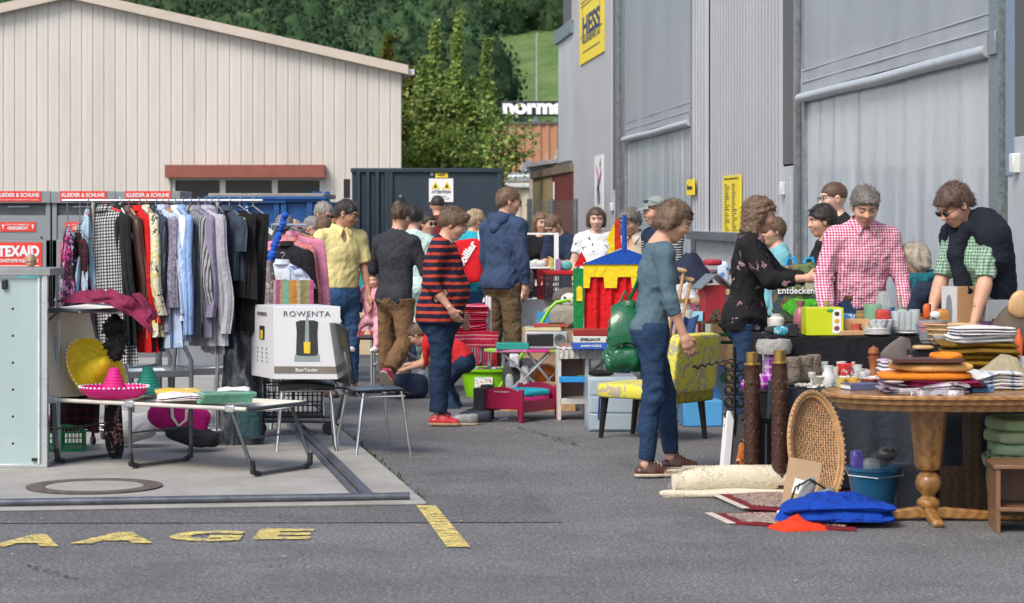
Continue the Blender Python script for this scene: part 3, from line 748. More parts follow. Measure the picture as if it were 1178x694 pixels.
for s,a0,a1,y0_,y1_ in(('G',-190,-115,616,631),('A',-100,-15,616,629),('A',0,80,614,628),('A',92,186,612,625),('G',197,280,611,623),('E',296,360,609,621)):
 st_(paint_text(s,a0,a1,y0_,y1_))
b=MB();pts=[G(479,583),G(501,583),G(541,631),G(514,631)];b.add([p+Vector((0,0,.008))for p in pts],[(0,1,2,3)]);st_(b.build('road_marking',YP))
b=MB();rg=random.Random(4);lf_=cloth('weed_green',(.06,.10,.03))
for i in range(230):
 p=a+dd*(rg.random()**.8*7+.1)+nrmv*rg.uniform(.0,.03);an=rg.uniform(0,6.28);h=rg.uniform(.01,.035)
 d2=Vector((math.cos(an),math.sin(an),0));b.add([p+d2*.004,p-d2*.004,p-d2*.003+Vector((math.sin(an)*.02,-math.cos(an)*.02,h)),p+d2*.003+Vector((math.sin(an)*.02,-math.cos(an)*.02,h))],[(0,1,2,3)])
tag(b.build('weeds',lf_),kind='stuff')
def cladding(b,p0,p1,z0,z1,pitch,depth,side=1,zs=1,zt=None,pf=((0,0),(.35,0),(.5,1),(.85,1))):
 """trapezoid-profiled sheet from p0 to p1 (xy), bulging to one side"""
 p0,p1=Vector(p0).to_2d(),Vector(p1).to_2d();Ln=(p1-p0).length;d=(p1-p0)/Ln;n=Vector((d.y,-d.x))*side
 k=max(1,int(Ln/pitch));pr=[]
 for i in range(k):
  for f,o in pf:pr.append(((i+f)/k*Ln,o*depth))
 pr.append((Ln,0));vs=[];top=(lambda t:z1)if zt is None else zt
 for t_,o in pr:
  q=p0+d*t_+n*o;vs+=[(q.x,q.y,z0),(q.x,q.y,top(t_/Ln))]
 b.add(vs,[(2*i,2*i+2,2*i+3,2*i+1)for i in range(len(pr)-1)]);return b
BEI=mat('beige_cladding',(.55,.525,.48),.6,0,var=.06,vs=1.5,bmp=.05,dirt=.4,st=(1,1,.12))
YB=50.0;u=YB/F
bh=T('industrial_hall','long beige hall with ribbed metal gable wall behind the textile bins','building',(0,YB,0))
xr,xp,xl=X(462,YB),X(80,YB),X(-330,YB);zr,zp=Z(78,YB),Z(-8,YB);zl=zp-(xp-xl)*(zp-zr)/(xr-xp)
b=MB();wx0,wx1,wz0,wz1=X(197,YB),X(372,YB),Z(246,YB),Z(203,YB)
def topz(x):return zp-abs(x-xp)*(zp-zr)/(xr-xp)-.06
def clad_x(b,x0,x1,z0,z1=None):
 cladding(b,(x0,0),(x1,0),z0,0,-.228*-1,.018,1,zt=(lambda t:z1 if z1 is not None else topz(x0+(x1-x0)*t)),pf=((0,0),(.08,0),(.14,1),(.52,1),(.54,.75),(.58,.75),(.6,1),(.94,1)))
clad_x(b,xl,wx0,0);clad_x(b,wx1,xr,0);clad_x(b,wx0,wx1,wz1);clad_x(b,wx0,wx1,0,wz0)
b.add([(xr,0,0),(xr-3.2,16,0),(xr-3.2,16,zr-.05),(xr,0,zr-.05)],[(0,1,2,3)])
b.build('wall',BEI,bh,smooth=False)
b=MB()
for(xa,za,xb,zb)in((xl-.2,zl-.04,xp,zp),(xp,zp,xr+.15,zr-.03)):
 b.add([(xa,-.25,za-.12),(xb,-.25,zb-.12),(xb,-.25,zb+.07),(xa,-.25,za+.07),(xa-3.2,16,za-.12),(xb-3.2,16,zb-.12),(xb-3.2,16,zb+.07),(xa-3.2,16,za+.07)],[(0,1,2,3),(4,7,6,5),(3,2,6,7),(0,4,5,1),(1,5,6,2),(0,3,7,4)])
b.build('roof',mat('roof_trim_beige',(.50,.44,.37),.5,var=.08,vs=2),bh,smooth=False)
b=MB();b.box((xr+.16-1.5,7.6,zr-.1),(.14,15.8,.12),(0,0,math.atan2(3.2,16)));b.build('gutter',mat('white_metal',(.6,.6,.6),.4),bh,bev=.01)
WF=mat('window_frame_white',(.62,.62,.6),.45,var=.05);DG=mat('dark_window_glass',(.02,.026,.03),.25,var=.2,vs=1,bmp=0)
wn=MB();wn.bb(wx0,wx1,.1,.15,wz0-.0,wz0+.07);wn.bb(wx0,wx1,.04,.15,wz1-.08,wz1)
for px in(198,256,316,371):wn.bb(X(px,YB)-.06,X(px,YB)+.06,.03,.155,wz0,wz1)
for px in(256,316):wn.bb(X(px,YB)-(.0 if px==256 else .05),X(px,YB)+(.05 if px==256 else 0),.09,.15,wz0,wz1)
wo=wn.build('window',WF,bh);MB().bb(wx0,wx1,.10,.12,wz0,wz1).build('pane',DG,wo)
b=MB();b.bb(X(192,YB),X(375,YB),-.32,-.04,Z(205,YB),Z(190,YB));b.build('shutter_box',mat('brick_red_metal',(.24,.075,.055),.5,var=.12,vs=3,dirt=.2),bh,bev=.01)
KW,A0=4.88,-.0752
def wx(t):return KW+A0*t
def wy(px):return 13572.0/(px-380)
wd=Vector((A0,1,0)).normalized();wn_=Vector((-wd.y,wd.x,0))
GRY=mat('grey_cladding',(.335,.345,.37),.45,.2,var=.05,vs=.7,bmp=.03,dirt=.15)
GRL=mat('pale_grey_cladding',(.39,.40,.42),.4,.35,var=.07,vs=1.2,bmp=.03)
HT=7.2
hall=T('workshop_hall','tall grey metal-clad workshop hall with roll-up doors beside the stalls','building')
def seg_wall(name,t0,t1,z0,z1,m,pitch=.2,depth=.05,off=0,parent=None):
 b=MB();o=wn_*off
 cladding(b,(wx(t1)+o.x,t1+o.y),(wx(t0)+o.x,t0+o.y),z0,z1,pitch,depth,-1 if False else 1)
 return b.build(name,m,parent or hall,smooth=False)
def wbox(b,t0,t1,z0,z1,o0,o1):
 """box on the wall line, o0..o1 metres out from it"""
 ps=[]
 for t_ in(t0,t1):
  for o in(o0,o1):
   for z in(z0,z1):q=Vector((wx(t_),t_,z))+wn_*o;ps.append(q)
 return b.add(ps,[(0,1,3,2),(4,6,7,5),(0,4,5,1),(2,3,7,6),(0,2,6,4),(1,5,7,3)])
seg_wall('wall',wy(706),wy(660),0,HT,GRY)
seg_wall('wall',wy(902),wy(820),Z(270,wy(815)),HT,GRY)
seg_wall('wall',wy(820),wy(803),Z(270,wy(815)),HT,GRL,.22,.05,.05)
b=MB();wbox(b,wy(902),wy(803),0,Z(275,wy(803))+.02,-.1,.02);b.build('plinth',mat('painted_plinth',(.42,.43,.41),.7,var=.1,vs=3,dirt=.3,bmp=.3),hall)
zs=Z(275,wy(803));b=MB();wbox(b,wy(902),wy(803),zs+.0,zs+.11,.03,.16);b.build('sill',STEEL,hall,bev=.008)
DK=mat('dark_grey_panel',(.11,.105,.105),.55,.2,var=.08);BLK=mat('black_gap',(.012,.012,.013),.6,bmp=0)
LG=mat('light_grey_door',(.45,.47,.49),.45,.1,var=.05,vs=2)
BLU=mat('blue_grey_panel',(.2,.26,.34),.5,.1,var=.06)
b=MB();wbox(b,10,wy(641),0,HT,-.4,-.13);wbox(b,10,wy(641),HT-.02,HT+.15,-9,.12);b.build('backing_wall',DK,hall)
FAB=mat('grey_door_fabric',(.30,.32,.35),.5,0,var=.14,vs=1.4,st=(1,1,.25),bmp=.1,bs=300,coat=.15,dirt=.25)
FOIL=mat('pale_curtain_film',(.43,.48,.51),.3,0,var=.12,vs=2,st=(1,1,.15),bmp=.05,coat=.3)
def roller(tn,tf,zb,zt,zbn=None):
 """roll-up door between near tn and far tf, hanging bar at zb"""
 d_=T('window',None,None);COL.objects.unlink(d_);bpy.data.objects.remove(d_)
 ra=random.Random(int(tn));K=[(ra.uniform(2,14),ra.uniform(0,6),ra.uniform(.3,1))for _ in range(9)]
 def low(u_,v_):
  t_=tn+(tf-tn)*u_;z=.02+(zb-.02)*v_
  o=-.055+.009*sum(a_*math.sin(k*(t_+.12*math.sin(1.3*z+p))*1.3+p)for k,p,a_ in K)/3*(1-.55*v_)
  return Vector((wx(t_),t_,z))+wn_*o
 b=MB();b.sheet(low,110,14,.003);dd_=b.build('door_curtain',FOIL,hall)
 def upf(u_,v_):
  t_=tn+(tf-tn)*u_;z=zb+.06+(zt-zb)*v_
  return Vector((wx(t_),t_,z))+wn_*(-.03+.003*math.sin(t_*2.1+z)+.02*(1-v_)**6)
 b=MB();b.sheet(upf,40,20,.003);b.build('door_fabric',FAB,hall)
 b=MB();q0=Vector((wx(tn+.1),tn+.1,zb))+wn_*.02;q1=Vector((wx(tf-.1),tf-.1,zb))+wn_*.02
 b.tube([q0,q0.lerp(q1,.25),q0.lerp(q1,.5)+Vector((0,0,-.01)),q0.lerp(q1,.75),q1],.05,14);b.build('bottom_bar',mat('pale_zinc',(.5,.53,.55),.4,.3,var=.12,vs=6),hall)
 b=MB();wbox(b,tn+.1,tf-.1,zb+.16,zb+.172,-.03,.0);wbox(b,tn+.1,tf-.1,zb+.28,zb+.288,-.03,-.005);b.build('seam',LG,hall)
roller(wy(1145),wy(920),2.83,HT);roller(wy(797),wy(718),2.88,HT)
b=MB();wbox(b,wy(1156.5),wy(1145),0,HT,-.03,.05);b.build('door_post',mat('speckled_zinc',(.25,.3,.31),.45,.6,var=.3,vs=30),hall)
b=MB();wbox(b,wy(1156),wy(1147),2.78,2.95,.05,.075);b.build('bracket',STEEL,hall,bev=.004)
b=MB();wbox(b,wy(803),wy(797),0,HT,-.03,.03);b.build('door_post',STEEL,hall)
b=MB();wbox(b,wy(801),wy(798.5),2.84,3.02,.04,.06);b.build('bracket',STEEL,hall,bev=.004)
b=MB();wbox(b,wy(918),wy(916),0,HT,-.03,.03);wbox(b,wy(923.5),wy(920.5),0,HT,-.05,-.015);b.build('door_track',STEEL,hall)
b=MB();wbox(b,wy(920.5),wy(918),0,HT,-.1,-.03);wbox(b,wy(1160),wy(1156.5),0,HT,-.1,-.04);wbox(b,wy(714),wy(712),0,HT,-.1,-.03);b.build('shadow_gap',BLK,hall)
b=MB();wbox(b,wy(712),wy(710),0,HT,-.03,.03);wbox(b,wy(718),wy(714),0,HT,-.05,-.01);b.build('door_track',STEEL,hall)
b=MB();wbox(b,wy(916),wy(902),Z(189,wy(908)),HT,-.02,.012);b.build('panel',DK,hall)
b=MB();wbox(b,wy(710),wy(706),Z(217,wy(708)),HT,-.02,.012);b.build('panel',DK,hall)
b=MB();wbox(b,wy(1200),wy(1169),Z(156,wy(1176)),HT,-.02,.008);b.build('panel',DK,hall)
b=MB();wbox(b,wy(1169),wy(1160),1.9,HT,-.15,.02);b.build('panel',BLU,hall)
for(pa,pb,pz,hx)in((916,902,189,904),(710,706,217,706.6),(1200,1160,153,1174)):
 ta,tb=wy(pa),wy(pb);zt=Z(pz,(ta+tb)/2)-.02
 b=MB();wbox(b,ta+.02,tb-.02,.02,zt,-.02,.01);dr=b.build('service_door',LG,hall,bev=.004)
 b=MB();wbox(b,ta+.22,tb-.18,.1,zt-.12,.01,.018);b.build('panel',mat('door_panel_grey',(.43,.45,.47),.4,.1,var=.05),dr,bev=.003)
 th=wy(hx);zh=Z(217 if pa==916 else(238 if pa==710 else 188),th);b=MB();wbox(b,th-.05,th+.05,zh-.07,zh+.07,.012,.07);b.build('handle',mat('pale_plastic',(.6,.62,.62),.4),dr,bev=.008)
b=MB();wbox(b,10,wy(1200),0,HT,-.15,0);b.build('panel',LG,hall)
AN=mat('aluminium_cladding',(.40,.44,.46),.38,.45,var=.08,vs=1.5,st=(1,1,.3))
annex=T('annex','pale aluminium-clad upper annex with grey roof edge beyond the workshop hall','building')
tA,tB=wy(663),wy(645);zA=5.25
seg_wall('wall',tA,tB,2.72,zA,AN,.2,.04,.02,annex)
b=MB();p0=Vector((wx(tB),tB,0))+wn_*.02;cladding(b,(p0.x,p0.y),(p0.x+5,p0.y),2.7,zA,.2,.04);b.build('wall',AN,annex,smooth=False)
b=MB();wbox(b,tA-.0,tB+.15,zA,zA+.28,-3,.12);b.build('roof',mat('zinc_roof',(.2,.25,.27),.5,.4),annex,bev=.01)
b=MB();wbox(b,tA+.3,tB-.1,2.66,2.74,-3,.1);b.build('base_strip',DK,annex)
shed=T('storage_shed','low shed with weathered tan and dark red ribbed walls under the annex','building')
tC,tD=wy(639),wy(617)
seg_wall('red_wall',tA,tC,0,2.55,mat('dark_red_cladding',(.11,.022,.02),.5,.1,var=.2,vs=3,dirt=.3),.25,.05,.04,shed)
seg_wall('tan_wall',tC,tD,0,2.55,mat('weathered_tan',(.25,.20,.11),.7,.1,var=.4,vs=4,dirt=.5,st=(1,1,.2)),.25,.05,.04,shed)
b=MB();wbox(b,tA,tD+.1,2.5,2.66,-2,.13);b.build('roof_edge',mat('rusty_edge',(.16,.12,.08),.8,var=.4,vs=6),shed,bev=.01)
b=MB();wbox(b,wy(644),wy(642.5),1.95,2.35,.11,.12);b.build('notice',mat('paper_white',(.75,.75,.73),.7,var=.03),shed)
fr=T('flat_roof_shed','pale low-pitched shed roof edge behind the tan wall','building',(X(630,62),62,0));b=MB();b.box((0,1.5,Z(189,62)-1.2),(.9,3,2.3));b.build('wall',mat('pale_render',(.4,.37,.32),.8),fr)
b=MB();b.box((0,1.4,Z(187,62)),(1.1,3.3,.1),(0,R(-8),0));b.build('roof',mat('zinc_roof2',(.32,.33,.34),.5,.3),fr)
YO=92.0;oh=T('orange_hall','faded orange ribbed hall with peeling pale patches beyond the tree','building',(0,YO,0))
m,nt,bb=_nt('peeling_orange');v=coords(nt,(1,1,.45));nn=noise(nt,v,1.6,6,.65)
c=mix(nt,ramp(nt,nn,[(.60,0.),(.63,.9)]),(.40,.20,.11),(.42,.38,.35));c=mix(nt,1.,c,ramp(nt,noise(nt,v,.4,4),[(.3,.85),(.7,1.05)]),'MULTIPLY')
L(nt,c,bb.inputs['Base Color']);bb.inputs['Roughness'].default_value=.7
b=MB();cladding(b,(X(566,YO),0),(X(700,YO),0),0,Z(142,YO),.3,.05);b.add([(X(566,YO),0,0),(X(566,YO),8,0),(X(566,YO),8,Z(142,YO)),(X(566,YO),0,Z(142,YO))],[(0,1,2,3)]);b.build('wall',m,oh,smooth=False)
b=MB();b.bb(X(565,YO),X(700,YO),-.1,8,Z(143,YO),Z(140.5,YO));b.build('roof_edge',DK,oh)
YL=74.0;lb=T('cream_outbuilding','low cream ribbed outbuilding with a pale flat roof behind the dark container','building',(0,YL,0))
b=MB();cladding(b,(X(560,YL),0),(X(640,YL),0),0,Z(216,YL),.25,.04);b.build('wall',mat('cream_cladding',(.5,.44,.33),.6,var=.08),lb,smooth=False)
b=MB();b.bb(X(560,YL),X(640,YL),-.2,4,Z(216,YL),Z(211,YL));b.build('roof',mat('pale_roof',(.55,.55,.53),.5),lb,bev=.02)
du=T('ventilation_duct','bent galvanised ventilation ducts lying on the cream outbuilding roof','duct',(X(598,YL),YL+.6,Z(211,YL)))
DU=mat('duct_steel',(.42,.45,.47),.35,.7,var=.15)
k=YL/F
MB().tube([(-15*k,0,6*k),(22*k,0,8*k)],5.5*k,14).build('pipe',DU,du)
MB().tube([(5*k,.3,6*k),(6*k,.2,14*k),(10*k,0,24*k)],5*k,14).build('pipe',DU,du);MB().tube([(20*k,.3,6*k),(15*k,.2,13*k),(12*k,0,20*k)],4.5*k,14).build('pipe',DU,du)
b=MB()
for i in range(-3,5):b.lathe([(5.8*k,-.02),(5.8*k,.02)],(i*5*k,0,7*k),14,(0,R(90),0))
b.build('collar',STEEL,du)
YN=96.0;sg=T('roof_sign','dark roof sign with white lowercase lettering above the orange hall','sign',(X(612,YN),YN,0));k=YN/F
b=MB();zc,=(Z(125,YN),);b.box((3*k,0,zc),(78*k,.3,17*k));b.build('board',mat('dark_sign',(.012,.016,.022),.5,bmp=0),sg,bev=.03)
text('norma',71*k,13*k,mat('white_letters',(.8,.8,.8),.5,var=.02,bmp=0),sg,(1.8*k,-.19,zc-.5*k),bold=.055)
b=MB()
for px in(590,617,640):b.tube([(X(px,YN)-X(612,YN),.1,3),(X(px,YN)-X(612,YN),.1,Z(133,YN))],.05,6)
b.tube([(X(613,YN)-X(612,YN),.1,Z(142,YN)),(X(617,YN)-X(612,YN),.1,Z(133,YN)),(X(621,YN)-X(612,YN),.1,Z(142,YN))],.06,6);b.build('support',STEEL,sg)
YM=100.0;mo=MB().tube([(0,0,3),(0,0,Z(38,YM))],[.06,.03],8).build('antenna_mast',mat('mast_grey',(.35,.36,.37),.5,.3),loc=(X(617.5,YM),YM,0));tag(mo,'tall thin pale antenna mast rising behind the lowercase roof sign','mast')
YF=44.0
m,nt,bb=_nt('chain_link');v=coords(nt,(1,1,1),(0,R(45),0));s_=sep(nt,v)
f1=[mth(nt,'LESS_THAN',mth(nt,'FRACT',mth(nt,'MULTIPLY',q,1/.05)),.2)for q in(s_[0],s_[2])]
L(nt,mth(nt,'MAXIMUM',f1[0],f1[1]),bb.inputs['Alpha']);bb.inputs['Base Color'].default_value=(.12,.14,.14,1);bb.inputs['Metallic'].default_value=.5
fe=T('chain_link_fence','grey chain-link fence with steel posts in front of the dark red shed','fence',(0,YF,0))
b=MB();b.bb(X(609,YF),X(664,YF),0,.004,0,Z(231,YF));b.build('mesh_panel',m,fe)
for px in(609,634.5,662):
 b=MB();b.tube([(X(px,YF),.03,0),(X(px,YF),.03,Z(229,YF))],.045,10);b.build('post',mat('fence_post',(.16,.19,.2),.5,.5),fe)
b=MB();b.tube([(X(609,YF),.02,Z(249,YF)),(X(594,YF),.02,0.4)],.035,8);b.build('brace',MATS['fence_post'],fe)
NV=mat('navy_steel',(.022,.036,.052),.5,.1,var=.15,vs=2,dirt=.2)
YC=38.0;k=YC/F;cn=T('shipping_container','dark navy steel container with warning notice behind the shoppers','container',(X(450,YC),YC,0));ztop=Z(193.5,YC)
wF=X(577,YC)-X(450,YC)
b=MB();b.bb(0,wF,0,6,0,ztop);b.build('wall',NV,cn,bev=.02)
b=MB();x0=X(405,YC)-X(450,YC);cladding(b,(x0,.0),(-.02,.0),0,ztop-.06,.125,.05);b.bb(x0,0,.05,5.9,0,ztop-.08);b.build('ribbed_wall',NV,cn,smooth=False)
b=MB();b.bb(x0-.02,wF+.02,-.05,6,ztop-.07,ztop);b.bb(wF-.06,wF+.02,-.04,.05,0,ztop);b.bb(-.04,.03,-.045,.05,0,ztop);b.build('frame',NV,cn,bev=.01)
for z in(1.0,2.05):MB().box((x0-.08,-.02,z),(.1,.06,.3)).build('hinge',BLK,cn,bev=.01)
b=MB();b.box((.15,-.06,ztop-.75+.3),(.05,.05,.05));b.box((1.9-1.55,-.07,1.02),(.3,.05,.07));b.build('door_latch',mat('dull_steel',(.2,.22,.22),.5,.6),cn,bev=.01)
def sign_root(name,label,x,y,z,rz=0):return T(name,label,'sign',(x,y,z),rz)
YEL=mat('sign_yellow',(.80,.62,.03),.5,var=.05,vs=4,bmp=0);WH=mat('sign_white',(.72,.73,.74),.5,var=.03,bmp=0);INK=mat('ink',(.02,.02,.03),.6,var=.02,bmp=0);NVI=mat('navy_ink',(.02,.03,.12),.5,var=.02,bmp=0)
s1=sign_root('warning_sign','white notice with two yellow warning triangles on the dark container',X(507.5,YC),YC-.012,Z(219,YC))
MB().box((0,0,0),(28*k,.01,27*k)).build('panel',WH,s1)
for i in(-1,1):
 b=MB();b.prism([(-5*k,-4.3*k),(5*k,-4.3*k),(0,4.4*k)],.004,o=(i*6.5*k,-.008,6*k));tr_=b.build('triangle',YEL,s1,smooth=False)
 b=MB();b.prism([(-2.2*k,-3*k),(2.2*k,-3*k),(0,1.6*k)],.003,o=(i*6.5*k,-.012,6*k));b.build('pictogram',INK,tr_,smooth=False)
text('ATTENTION',22*k,3.6*k,INK,s1,(0,-.008,-2*k),bold=.03)
text('Danger de mort\nporte fermee a clef',18*k,5*k,INK,s1,(0,-.008,-8.5*k),bold=0)
s2=sign_root('number_plate','small yellow plate above the white warning notice',X(508,YC),YC-.012,Z(200,YC));MB().box((0,0,0),(14.5*k,.01,9*k)).build('panel',YEL,s2)
text('N 4200\nWEISS',10*k,6*k,INK,s2,(0,-.008,0),bold=.02)
text('0',3*k,4*k,WH,s2,(-11*k,-.005,0),bold=.02)
YS=34.0;k=YS/F;BL=mat('skip_blue',(.012,.075,.24),.45,.1,var=.18,vs=3,dirt=.35)
sk=T('waste_skip','blue steel waste skip with a grey top behind the black clothes rail','skip',(X(305,YS),YS,0));xx=lambda px:X(px,YS)-X(305,YS)
b=MB();b.bb(xx(232),xx(378),0,2.2,.1,Z(232,YS));b.build('body',BL,sk,bev=.02)
b=MB()
for px in(240,283,318,326,356,376):b.bb(xx(px)-.03,xx(px)+.05,-.07,0,.1,Z(231,YS))
b.bb(xx(230),xx(380),-.08,.02,Z(233,YS),Z(228,YS));b.bb(xx(283),xx(330),-.1,-.02,Z(234,YS),Z(229,YS));b.build('rib',BL,sk,bev=.01)
b=MB();b.bb(xx(240),xx(374),-.1,2.1,Z(228,YS),Z(222.5,YS));b.build('lid',mat('skip_top',(.24,.22,.2),.8,var=.3,vs=5),sk,bev=.02)
b=MB();b.bb(xx(236),xx(377),-.12,.0,Z(230,YS),Z(226,YS));b.build('rim',BL,sk,bev=.01)
b=MB()
for px in(359,366,374):b.prism([(xx(px)-.05,Z(224,YS)),(xx(px)+.06,Z(224,YS)),(xx(px)+.03,Z(220,YS)),(xx(px)-.02,Z(220,YS))],.05,o=(0,.3,0))
b.build('lifting_lug',BL,sk)
BG=mat('bin_grey',(.22,.245,.26),.5,.1,var=.06,vs=2,dirt=.15);BGD=mat('bin_dark',(.12,.135,.145),.5,.1,var=.06);RD=mat('sign_red',(.68,.035,.02),.5,var=.04,bmp=0)
YT=31.0;k=YT/F
for n_,(pa,pb,lab)in enumerate(((-98,-2,'grey steel textile bin mostly cut by the edge of the scene, leftmost of the three'),(0,58,'grey textile bin with a big red sign, above the glass cabinet'),(60,133,'grey textile bin behind the pink and plaid dresses on the rail'),(135,207,'grey textile bin behind the grey and red shirts on the rail'))):
 if n_==0:continue
 w_=(pb-pa)*k if n_>1 else 73*k;pc=(pa+pb)/2 if n_>1 else 58-36.5
 t=T('textile_bin',lab,'textile bin',(X(pc,YT),YT,0),0,'textile collection bins')
 zt=Z(220,YT);b=MB();b.bb(-w_/2,w_/2,.12,1.1,0,zt-.03)
 b.bb(-w_/2,w_/2,0,.12,0,Z(276,YT));b.bb(-w_/2,-w_/2+.06,0,.12,0,zt);b.bb(w_/2-.06,w_/2,0,.12,0,zt);b.build('body',BG,t,bev=.006)
 b=MB();b.bb(-w_/2-.01,w_/2+.01,-.04,1.1,Z(234,YT),zt);b.build('hood',BG,t,bev=.01)
 b=MB();b.box((0,.07,Z(243,YT)),(w_-.13,.03,.16),(R(12),0,0));b.build('flap',BGD,t,bev=.004)
 b=MB();b.tube([(-13*k,.02,Z(241,YT)),(-12*k,-.02,Z(238,YT)),(12*k,-.02,Z(238,YT)),(13*k,.02,Z(241,YT))],.008,6);b.build('handle',STEEL,t)
 b=MB();b.bb(-w_/2+.06,w_/2-.06,.02,.12,Z(276,YT),Z(248,YT));b.build('chute',BG,t,bev=.006)
 o=MB().box((0,-.045,Z(226,YT)),(53*k,.006,12*k)).build('header_sign',RD,t);text('KLEIDER & SCHUHE',49*k,4.6*k,WH,o,(0,-.052,Z(224.5,YT)),bold=.025);text('bitte nur saubere und tragbare kleider einwerfen',46*k,1.6*k,WH,o,(0,-.052,Z(230,YT)),bold=.01)
 o=MB().box((-1*k,.012,Z(261,YT)),(41*k,.006,11*k)).build('notice',RD,t);text('ORTS- UND SAMMELGUT',28*k,1.8*k,WH,o,(-1*k,.005,Z(258.5,YT)),bold=.01);text('OBERGERICHT',24*k,3.6*k,WH,o,(-1*k,.005,Z(262.5,YT)),bold=.03)
 for i in(-1,1):b=MB();b.prism([(-.6*k,-2.4*k),(.6*k,-2.4*k),(.6*k,1*k),(2*k,1*k),(0,3*k),(-2*k,1*k),(-.6*k,1*k)],.004,o=((-1+i*17)*k,.006,Z(261,YT)));b.build('arrow',WH,o,smooth=False)
 o=MB().box((0,-.008,Z(295,YT)),(54*k,.006,32*k)).build('brand_sign',RD,t);text('TEXAID',48*k,13*k,WH,o,(0,-.016,Z(289,YT)),bold=.045);text('ROHSTOFFE FUER NEUES',46*k,4*k,WH,o,(0,-.016,Z(300,YT)),bold=.03);MB().box((0,-.016,Z(306,YT)),(48*k,.003,1*k)).build('line',WH,o)
 MB().box((w_/2-.12,-.005+.02,Z(273,YT)),(.02,.02,.02)).build('lock',INK,t)
def wall_sign(name,label,pa,pb,pyt_far,pyb_far,m=YEL,off=.06,mz=None):
 """thin board on the wall between picture columns pa (far) and pb (near)"""
 ta,tb=wy(pb),wy(pa);tm=(ta+tb)/2;w_=(tb-ta)*math.hypot(1,A0);z1,z0=Z(pyt_far,tb),Z(pyb_far,tb)
 c=Vector((wx(tm),tm,(z0+z1)/2))+wn_*off;rz=math.atan2(wd.y,wd.x)+math.pi
 t=T(name,label,'sign',tuple(c),rz);h=z1-z0;MB().box((0,0,0),(w_,.02,h)).build('panel',m,t,bev=.003);return t,w_,h
t,w_,h=wall_sign('company_sign','big yellow company board high on the grey wall with blue lettering',671,699,-62,76)
h0=h;text('HESS',w_*.72,h*.17,NVI,t,(0,-.014,-h*.205),bold=.035);text('MULDENSERVICE AG',w_*.74,h*.05,NVI,t,(0,-.014,-h*.32),bold=0)
b=MB()
for z in(-.01,.02):b.box((0,-.013,h*(z-.02)),(w_*.86,.004,.02))
b.box((-w_*.36,-.013,h*.0),(.02,.004,h*.6));b.box((w_*.36,-.013,h*.0),(.02,.004,h*.6));b.box((0,-.013,-h*.41),(w_*.72,.004,.02));b.box((0,-.013,-h*.28),(w_*.9,.004,.02));b.tube([(-w_*.3,-.02,h*.1),(-w_*.1,-.02,h*.06),(-w_*.32,-.02,h*.2)],.03,5);b.build('line_drawing',NVI,t)
t,w_,h=wall_sign('banner','narrow white poster with green and violet shapes on the grey wall',688.5,698,180,264,WH)
rg=random.Random(3);cm=[mat('banner_green',(.25,.62,.04),.5,bmp=0),mat('banner_violet',(.22,.08,.3),.5,bmp=0),mat('banner_pink',(.6,.2,.22),.5,bmp=0),INK]
for i,(cx_,cz,a_,bw,bh_,an,ci)in enumerate(((-.1,.25,.3,.5,.1,.5,2),(.1,.12,.3,.6,.12,-.6,1),(0,.05,.3,.35,.16,1.2,3),(.05,-.05,.3,.3,.2,.3,1),(-.12,-.14,.3,.5,.1,1.3,0),(.1,-.3,.3,.85,.08,.6,0),(0,-.42,.3,.85,.08,.6,0),(.22,.38,.1,.07,.14,.1,3))):
 MB().blob((cx_*w_,-.012,cz*h),(bw*w_,.006,bh_*h),2.5,.02,9,i,(0,an,0),20,8).build('motif',cm[ci],t)
t,w_,h=wall_sign('yellow_plate','small yellow plate with one dark word on the pale ribbed wall strip',802.5,811,207,225,off=.14)
text('Karton',w_*.7,h*.3,INK,t,(0,-.014,0),bold=.02)
t,w_,h=wall_sign('price_board','tall yellow notice board with printed lines above the long-haired woman',838,858.5,203,276)
text('Warenannahmepreise',w_*.8,h*.035,INK,t,(0,-.014,h*.45),bold=.02)
b=MB();rg=random.Random(1)
for cxx in(-.32,.1):
 for i in range(24):ww=rg.uniform(.1,.3);b.box(((cxx+ww/2-.05)*w_,-.013,h*(.36-i*.032)),(ww*w_,.003,h*(.012 if i%6 else .018)))
b.build('printed_lines',mat('faded_ink',(.16,.13,.04),.6,bmp=0),t)
rg=random.Random(5)
for(p0,p1)in((G(600,492),G(660,514)),(G(20,652),G(95,668)),(G(300,652),G(352,649))):
 b=MB();d_=p1-p0;n_=Vector((d_.y,-d_.x,0)).normalized();o_=0;vs=[]
 for i in range(41):o_=o_*.8+rg.uniform(-.035,.035);w_=.002+rg.random()*.006;c_=p0+d_*(i/40)+n_*o_;vs+=[c_+n_*w_+Vector((0,0,.007)),c_-n_*w_+Vector((0,0,.007))]
 b.add(vs,[(2*i,2*i+1,2*i+3,2*i+2)for i in range(40)]);st_(b.build('asphalt_crack',mat('crack_dark',(.035,.035,.036),.95)))
b=MB();rs=np.random.RandomState(2)
for i in range(260):p=Vector((rs.uniform(-3.2,4.5),rs.uniform(10.2,24),.008));a_=rs.uniform(0,6.28);s_=rs.uniform(.004,.014);b.add([p+Vector((math.cos(a_+q)*s_*(1 if q%2 else .6),math.sin(a_+q)*s_,rs.uniform(0,.005)))for q in(0,1.6,3.1,4.7)],[(0,1,2,3)])
tag(b.build('litter',mat('pale_litter',(.34,.29,.2),.9,var=.6,vs=3)),kind='stuff')
def hz(x,y):
 t=max(0,y-290)
 return .245*t+3.5*math.sin(x*.021+y*.013)+1.5*math.sin(x*.06)-3 if y>285 else -3
b=MB();nx,ny=60,50;xs=[-260+520*i/nx for i in range(nx+1)];ys=[270+420*(j/ny)for j in range(ny+1)]
